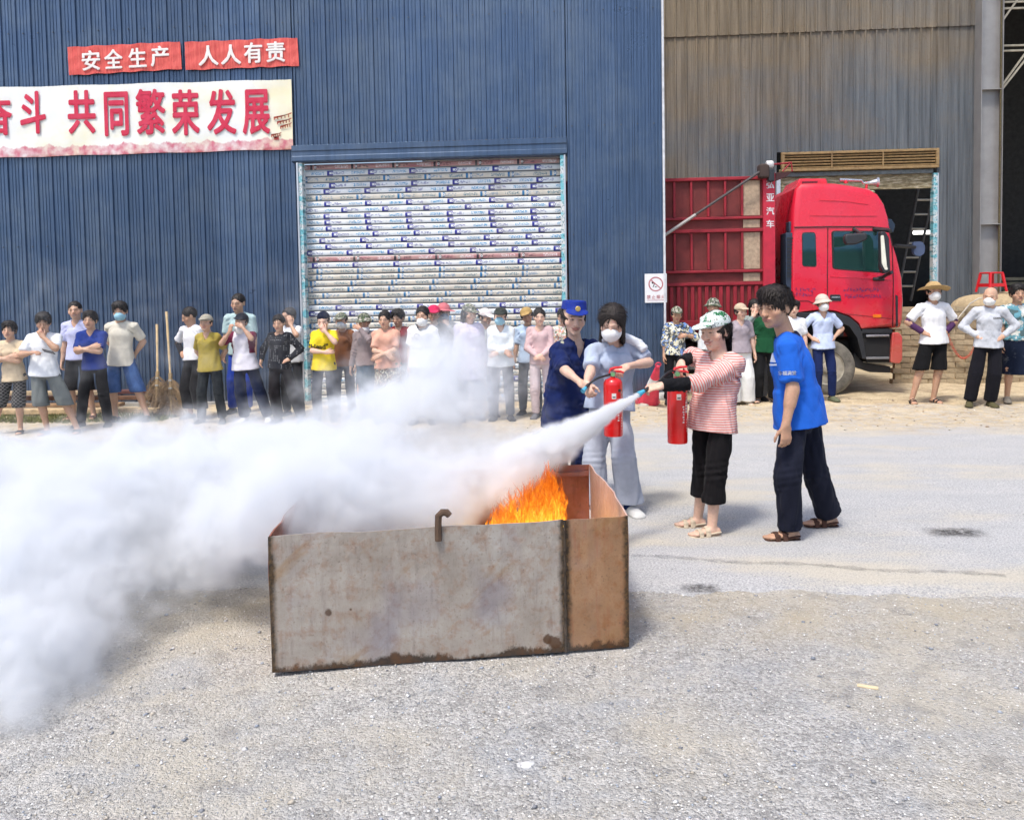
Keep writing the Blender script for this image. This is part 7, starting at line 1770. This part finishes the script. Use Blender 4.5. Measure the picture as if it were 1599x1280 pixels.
# --- fire officer
g = onG(885, 776); root, p, J = fig(0, 'person in navy fire officer uniform and peaked cap guiding the grey woman by the hand', g, 1.66, 1.06, False, 1.14)
D = 6.80
p.head = J(896, 497, D-.10); p.hy, p.hp, p.hr = R(12), R(8), R(3); p.neck = J(893, 530, D); p.fwd = unit((.3, -1, 0))
p.shR = J(871, 546, D-.08); p.shL = J(924, 541, D+.06); p.chest = J(891, 570, D); p.waist = J(887, 601, D); p.pel = J(886, 628, D); p.hipR = J(872, 641, D); p.hipL = J(901, 641, D)
p.ankR = J(874, 772, 6.8); p.ankR[2] = .075*p.k; p.ankL = J(908, 772, 6.8); p.ankL[2] = .075*p.k
p.elR = J(880, 576, D-.28); p.wrR = J(906, 597, 6.20); p.hd['R'] = unit((.6, -.3, -.4)); p.nh['R'] = V3(-.2, -.5, 1); p.curl['R'] = .65
p.elL = J(944, 575, D+.10); p.wrL = J(950, 600, 6.75); p.hd['L'] = unit((0, -.2, -1)); p.nh['L'] = V3(1, 0, 0); p.legs()
dress(root, p, 'light', .6, dict(c=(.008, .017, .085), sleeve='short', zhem=float(J(885, 668, D)[2]), loose=.030, flare=.018, sleeve_loose=.032, slen=1.0, vneck=.10, neck=.07), dict(c=(.008, .014, .055), zend=.05, loose=.035, top=1.0), 'tail', 'officer', ('plain', (.014, .035, .26)), None, ('shoe', (.02, .02, .02)), 14)
M = hrot(p.hy, p.hp, p.hr); cc = V3(p.head)+M @ (V3(0, -.112, .085)*p.hk)
em_ = MB().lathe([(0, -.006), (.018, -.006), (.022, 0), (0, .002)], (0, 0, 0), 'Y', 20); o = em_.build('cap_badge', plain('badge_gold', (.72, .52, .16), .35, .5, .25, 60), root, smooth=True); o.location = cc; o.rotation_euler = Matrix(M.tolist()).to_euler()
em_ = MB().lathe([(0, -.003), (.013, -.003), (.015, 0), (0, .001)], (0, 0, 0), 'Y', 16); q = J(889, 533, D-.30)
sh = next(o for o in root.children if o.name.split('.')[0] == 'shirt'); bvh = BVHTree.FromPolygons([v.co for v in sh.data.vertices], [tuple(k.vertices) for k in sh.data.polygons])
q = J(878, 530+5, D); hit = bvh.ray_cast(Vector(q)-view(q)*.6, view(q)); o = em_.build('collar_badge', plain('badge_pale', (.75, .72, .5), .35, .3), root); o.location = (hit[0] if hit[0] else Vector(q))-view(q)*.004

# ================================================================ BROOMS, CONE, STONES
def broom(px, top, hub, bot, Y, spread, label, seed):
    a, b, c = onY(px[0], top, Y+.5), onY(px[1], hub, Y+.15), onY(px[2], bot, Y); e = empty('twig_broom', tuple(c), 0, label, 'broom'); L = lambda v: Vector(v)-c
    n_ = 9; pts = [L(a.lerp(b, i/n_)) for i in range(n_+1)]; MB().tube(pts, [.019-.0005*i+(.003 if i % 3 == 0 else 0) for i in range(n_+1)], 8).build('bamboo_handle', plain('bamboo', srgb(196, 170, 126), .5, 0, .2, 12), e, smooth=True)
    rr = random.Random(seed); tm = MB(); d = (L(c)-L(b)); dn = d.normalized()
    for k in range(190):
        t0 = rr.random()*.85; s = L(b)+d*t0*.9; an = rr.uniform(-1, 1); out = Vector((math.copysign(abs(an)**.7, an)*spread, rr.uniform(-.22, .22)*spread, 0)); L_ = (.22+.25*rr.random()); e_ = s+dn*L_*.75+out*L_*1.25
        e_.z = max(e_.z, .012-c.z+.0); m_ = s.lerp(e_, .5)-dn*.03+out*.04
        tm.tube([s, m_, e_], [.0045, .0035, .002], 4, caps=False)
        for _ in range(2):
            q0 = m_.lerp(e_, rr.random()); q1 = q0+Vector((rr.uniform(-.06, .06), rr.uniform(-.03, .03), -.06)); q1.z = max(q1.z, .01-c.z); tm.tube([q0, q1], [.0025, .0015], 3, caps=False)
    o = tm.build('twigs', plain('twig', srgb(142, 120, 92), .85, 0, .4, 20), e); tag(o, kind='stuff')
    MB().tube([L(b)-dn*.05, L(b)+d*.95], [.03, .014], 8).build('stem', plain('twig_stem', srgb(160, 136, 100), .8, 0, .3, 20), e)
    for t in (.1, .3): q = L(b)+d*t; MB().tube([q-dn*.012, q+dn*.012], .034, 8).build('binding', plain('wire_tie', (.4, .38, .34), .5, .3), e)
broom((245, 246, 244), 507, 585, 642, 12.1, .55, 'shorter twig broom with bamboo handle leaning on the blue wall', 3)
broom((260, 266, 268), 487, 588, 650, 11.75, .62, 'taller twig broom with bamboo handle in front of the shorter one', 4)
ca = onY(1027, 572, 12.1); cb = onG(1012, 633); e = empty('traffic_cone', tuple(cb), 0, 'battered red and white traffic cone leaning beside the corner of the blue wall', 'traffic cone')
ax_ = (ca-cb); Lc = ax_.length; rot = ax_.to_track_quat('Z', 'Y').to_matrix()
cr = plain('cone_red', srgb(214, 60, 84), .55, 0, .2, 10); cw_ = plain('cone_white', (.72, .72, .72), .6, 0, .2, 10)
f = lambda t: .16*(1-t)+.030*t
for z0, z1, m_ in ((.04, .52, cr), (.52, .72, cw_), (.72, 1.0, cr)):
    MB().lathe([(f(z0), z0*Lc), (f(z1), z1*Lc)], rot=rot, n=28).build('cone_band', m_, e, smooth=True)
bs = MB().box((0, 0, .02), (.38, .38, .035), None); bs.v = [tuple(rot @ Vector(v)) for v in bs.v]; bs.build('base', plain('cone_base', srgb(150, 50, 60), .7, 0, .3), e, bevel=.01)
rg = MB(); n_ = 16; ring = [rot @ Vector((.04*math.cos(2*PI*k/n_), 0, Lc+.035+.04*math.sin(2*PI*k/n_))) for k in range(n_+1)]; rg.tube(ring, .009, 6, caps=False); rg.build('carry_ring', cr, e, smooth=True)
for (px, py, s_, lb, c_) in ((1036, 628, (.26, .2, .24), 'pale grey stone right of the leaning traffic cone', (.5, .49, .47)), (992, 632, (.24, .16, .13), 'low beige stone left of the traffic cone', (.45, .4, .33)), (1004, 636, (.15, .12, .08), 'small stone touching the base of the traffic cone', (.42, .38, .33)), (822, 1196, (.07, .05, .02), 'flat whitish stone lying in the gravel', (.6, .6, .59))):
    q = onG(px, py); rock((q.x, q.y, s_[2]*.25), s_, px, lb, c_)
q = onG(1355, 1064); o = MB().box((0, 0, .006), (.085, .022, .008)).build('wood_chip', plain('chip_pale', srgb(214, 196, 160), .8), None, bevel=.002); o.location = (q.x, q.y, gz(q.x, q.y)); o.rotation_euler = (0, 0, R(-18)); tag(o, 'pale sliver of wood lying on the gravel', 'wood chip')
ph = next(o for o in bpy.data.objects if o.get('label', '').startswith('person in white tee and grey shorts'))
q = onY(76, 549, 10.0); o = MB().box((0, 0, 0), (.15, .075, .009), Matrix.Rotation(R(14), 3, 'Y') @ Matrix.Rotation(R(-35), 3, 'X')).build('mobile_phone', plain('phone_black', (.02, .02, .025), .2), None, bevel=.003); o.location = q; tag(o, 'dark mobile phone held by the man rubbing his chin', 'phone')

# ================================================================ SMOKE AND POWDER (voxel volumes)
def vol_mat(name, dens, color=(.97, .975, .985), aniso=.0):
    m = bpy.data.materials.new(name); m.use_nodes = True; t = m.node_tree; t.nodes.clear(); o = t.nodes.new('ShaderNodeOutputMaterial'); v = t.nodes.new('ShaderNodeVolumePrincipled')
    v.inputs['Color'].default_value = (*color, 1); v.inputs['Density'].default_value = dens; v.inputs['Anisotropy'].default_value = aniso; v.inputs['Density Attribute'].default_value = 'density'
    t.links.new(v.outputs[0], o.inputs['Volume']); return m
class GN:
    def __init__(s, name):
        s.g = bpy.data.node_groups.new(name, 'GeometryNodeTree'); s.g.interface.new_socket('Geometry', in_out='INPUT', socket_type='NodeSocketGeometry'); s.g.interface.new_socket('Geometry', in_out='OUTPUT', socket_type='NodeSocketGeometry')
        s.o = s.g.nodes.new('NodeGroupOutput'); s.p = s.g.nodes.new('GeometryNodeInputPosition').outputs[0]
    def n(s, t, **k):
        x = s.g.nodes.new(t)
        for a, b in k.items(): setattr(x, a, b)
        return x
    def inp(s, sock, v):
        if isinstance(v, bpy.types.NodeSocket): s.g.links.new(v, sock)
        else: sock.default_value = v
    def m(s, op, a, b=None, c=None, clamp=False):
        x = s.n('ShaderNodeMath', operation=op, use_clamp=clamp)
        for i, v in enumerate((a, b, c)):
            if v is not None: s.inp(x.inputs[i], v)
        return x.outputs[0]
    def v(s, op, a, b=None, out=0, scale=None):
        x = s.n('ShaderNodeVectorMath', operation=op); s.inp(x.inputs[0], a)
        if b is not None: s.inp(x.inputs[1], b)
        if scale is not None: s.inp(x.inputs['Scale'], scale)
        return x.outputs[out]
    def noise(s, sc_, det, rough, vec=None, dist=0, typ=None):
        x = s.n('ShaderNodeTexNoise'); x.inputs['Scale'].default_value = sc_; x.inputs['Detail'].default_value = det; x.inputs['Roughness'].default_value = rough; x.inputs['Distortion'].default_value = dist
        s.inp(x.inputs['Vector'], vec if vec is not None else s.p); return x
    def sm(s, x_, a, b, lo=0., hi=1.):
        r = s.n('ShaderNodeMapRange', interpolation_type='SMOOTHSTEP'); s.inp(r.inputs[0], x_); r.inputs[1].default_value = a; r.inputs[2].default_value = b; r.inputs[3].default_value = lo; r.inputs[4].default_value = hi; return r.outputs[0]
    def finish(s, dens, lo, hi, vox, mat_, name, label, cat):
        c = s.n('GeometryNodeVolumeCube'); s.inp(c.inputs['Density'], dens); c.inputs['Min'].default_value = lo; c.inputs['Max'].default_value = hi
        for i, ax in enumerate('XYZ'): c.inputs['Resolution '+ax].default_value = max(8, int((hi[i]-lo[i])/vox))
        sm_ = s.n('GeometryNodeSetMaterial'); sm_.inputs['Material'].default_value = mat_; s.g.links.new(c.outputs[0], sm_.inputs[0]); s.g.links.new(sm_.outputs[0], s.o.inputs[0])
        vd = bpy.data.volumes.new(name); o = bpy.data.objects.new(name, vd); C.objects.link(o); md_ = o.modifiers.new('grid', 'NODES'); md_.node_group = s.g; vd.materials.append(mat_)
        vd.render.space = 'WORLD' if hasattr(vd.render, 'space') else vd.render.space
        return tag(o, label, cat, kind='stuff')
BL = [  # px, py, distance, radius px, weight, (squash)
 (15, 1010, 3.65, 165, 1.0), (50, 890, 4.2, 175, 1.0), (130, 800, 4.8, 150, 1), (-20, 780, 5.0, 150, 1), (20, 1110, 3.4, 85, .8), (235, 770, 5.0, 135, 1), (330, 745, 5.1, 115, 1), (420, 745, 5.05, 110, 1),
 (300, 830, 4.7, 90, .8), (395, 800, 4.7, 75, .9), (520, 725, 5.1, 110, 1), (600, 705, 5.25, 105, .95), (520, 790, 4.7, 70, 1), (620, 780, 4.75, 75, 1), (680, 655, 5.7, 95, .50), (725, 590, 6.2, 95, .7), (735, 735, 4.95, 85, .9),
 (700, 790, 4.6, 60, 1), (775, 770, 4.65, 50, .8), (815, 730, 4.75, 48, .7), (640, 620, 6.0, 80, .6), (560, 650, 5.6, 80, .8), (500, 650, 5.7, 60, .8), (210, 700, 5.5, 75, .9), (110, 725, 5.4, 80, .9), (300, 690, 5.6, 70, .9), (400, 690, 5.6, 75, .9),
 (470, 755, 4.5, 95, 1), (570, 745, 4.6, 95, 1), (665, 740, 4.7, 80, 1), (440, 795, 4.15, 90, 1), (350, 805, 4.3, 85, .9), (390, 790, 4.15, 70, 1), (480, 800, 4.3, 95, 1), (560, 790, 4.35, 100, 1), (640, 785, 4.4, 90, 1), (690, 790, 4.5, 65, 1), (445, 810, 4.25, 60, .9), (250, 880, 4.4, 100, .55), (335, 850, 4.55, 85, .7), (175, 945, 4.1, 100, .6), (95, 1050, 3.8, 110, .7), (10, 1130, 3.5, 70, .6), (560, 600, 6.3, 70, .4), (480, 610, 6.2, 55, .35), (790, 640, 5.8, 75, .34), (760, 690, 5.2, 80, .55), (845, 690, 5.1, 48, .6), (740, 535, 6.6, 80, .52), (705, 625, 6.3, 75, .75), (770, 620, 6.3, 60, .55), (610, 640, 6.0, 70, .7), (690, 570, 6.5, 65, .5), (650, 565, 6.4, 75, .5), (805, 585, 6.6, 60, .36), (460, 690, 5.5, 70, .9), (860, 740, 4.85, 30, .4), (850, 600, 6.9, 45, .22)]
s = GN('smoke_field'); wp = s.noise(1.3, 3, .55).outputs['Color']; P = s.v('ADD', s.p, s.v('SCALE', s.v('SUBTRACT', wp, (.5, .5, .5)), scale=.55)); acc = None
wp2 = s.noise(5.0, 3, .6).outputs['Color']; P = s.v('ADD', P, s.v('SCALE', s.v('SUBTRACT', wp2, (.5, .5, .5)), scale=.16))
lo_ = Vector((9, 9, 9)); hi_ = -lo_
for (px, py, d, rp, wt) in BL:
    c = atD(px, py, d); r_ = rp*d/FPX*1.12
    for i in range(3): lo_[i] = min(lo_[i], c[i]-r_*1.15); hi_[i] = max(hi_[i], c[i]+r_*1.15)
    di = s.v('LENGTH', s.v('SUBTRACT', P, tuple(c)), out=1); f_ = s.m('MULTIPLY', s.sm(di, r_, r_*.25), wt)
    acc = f_ if acc is None else s.m('MAXIMUM', acc, f_) if False else s.m('SUBTRACT', s.m('ADD', acc, f_), s.m('MULTIPLY', acc, f_))
nf = s.noise(3.2, 7, .62).outputs[0]; nf2 = s.noise(8.0, 6, .7).outputs[0]
er_ = s.m('ADD', s.m('MULTIPLY', s.m('SUBTRACT', nf, .5), 1.25), s.m('MULTIPLY', s.m('SUBTRACT', nf2, .5), .95))
dn_ = s.sm(s.m('ADD', acc, s.m('MULTIPLY', er_, s.m('SUBTRACT', 1.15, s.m('MULTIPLY', acc, .86)))), .06, 1.25)
bil = s.m('ABSOLUTE', s.m('SUBTRACT', s.noise(5.5, 5, .6, P).outputs[0], .5)); dn_ = s.m('MULTIPLY', s.m('MULTIPLY', dn_, s.m('ADD', dn_, .16)), s.sm(bil, .0, .16, .30, 1.9)); dn_ = s.m('MAXIMUM', s.m('SUBTRACT', dn_, .004), 0.0)
lo_.z = -.02; s.finish(dn_, tuple(lo_), tuple(hi_), .029, vol_mat('smoke', 10.5, (.935, .952, .974), .0), 'smoke', 'billowing white smoke drifting from the trough over the concrete', 'smoke')
# powder jet from the nozzle down into the fire
s = GN('jet_field'); a0, a1 = NZ1, atD(735, 775, 4.72); ax_ = (a1-a0); LJ = ax_.length; un = ax_/LJ
q = s.v('SUBTRACT', s.p, tuple(a0)); t = s.v('DOT_PRODUCT', q, tuple(un), out=1); perp = s.v('SUBTRACT', q, s.v('SCALE', tuple(un), scale=t))
wob = s.noise(7, 4, .6).outputs['Color']; tt = s.m('DIVIDE', t, LJ, clamp=True)
perp = s.v('ADD', perp, s.v('SCALE', s.v('SUBTRACT', wob, (.5, .5, .5)), scale=s.m('MULTIPLY', tt, .30)))
rad = s.m('ADD', .016, s.m('MULTIPLY', s.m('POWER', tt, 1.15), .26)); rr_ = s.m('DIVIDE', s.v('LENGTH', perp, out=1), rad)
dn_ = s.m('MULTIPLY', s.sm(rr_, 1.0, .35), s.m('MULTIPLY', s.sm(t, -.01, .01), s.sm(t, LJ*1.0, LJ*.7)))
dn_ = s.m('MULTIPLY', dn_, s.m('ADD', s.m('MULTIPLY', s.m('POWER', s.m('SUBTRACT', 1.0, tt), 2.0), 5.5), .45)); dn_ = s.m('MULTIPLY', dn_, s.sm(s.noise(16, 5, .65).outputs[0], .30, .62, .35, 1.2))
lo = [min(a0[i], a1[i])-.28 for i in range(3)]; hi = [max(a0[i], a1[i])+.28 for i in range(3)]; 
for i in range(3): lo[i] = min(a0[i]-.04, a1[i]-.30); hi[i] = max(a0[i]+.04, a1[i]+.30)
s.finish(dn_, tuple(lo), tuple(hi), .0125, vol_mat('powder', 34.0, (.965, .972, .982)), 'extinguisher_spray', 'white powder jet spreading from the blue nozzle down to the flames', 'spray')
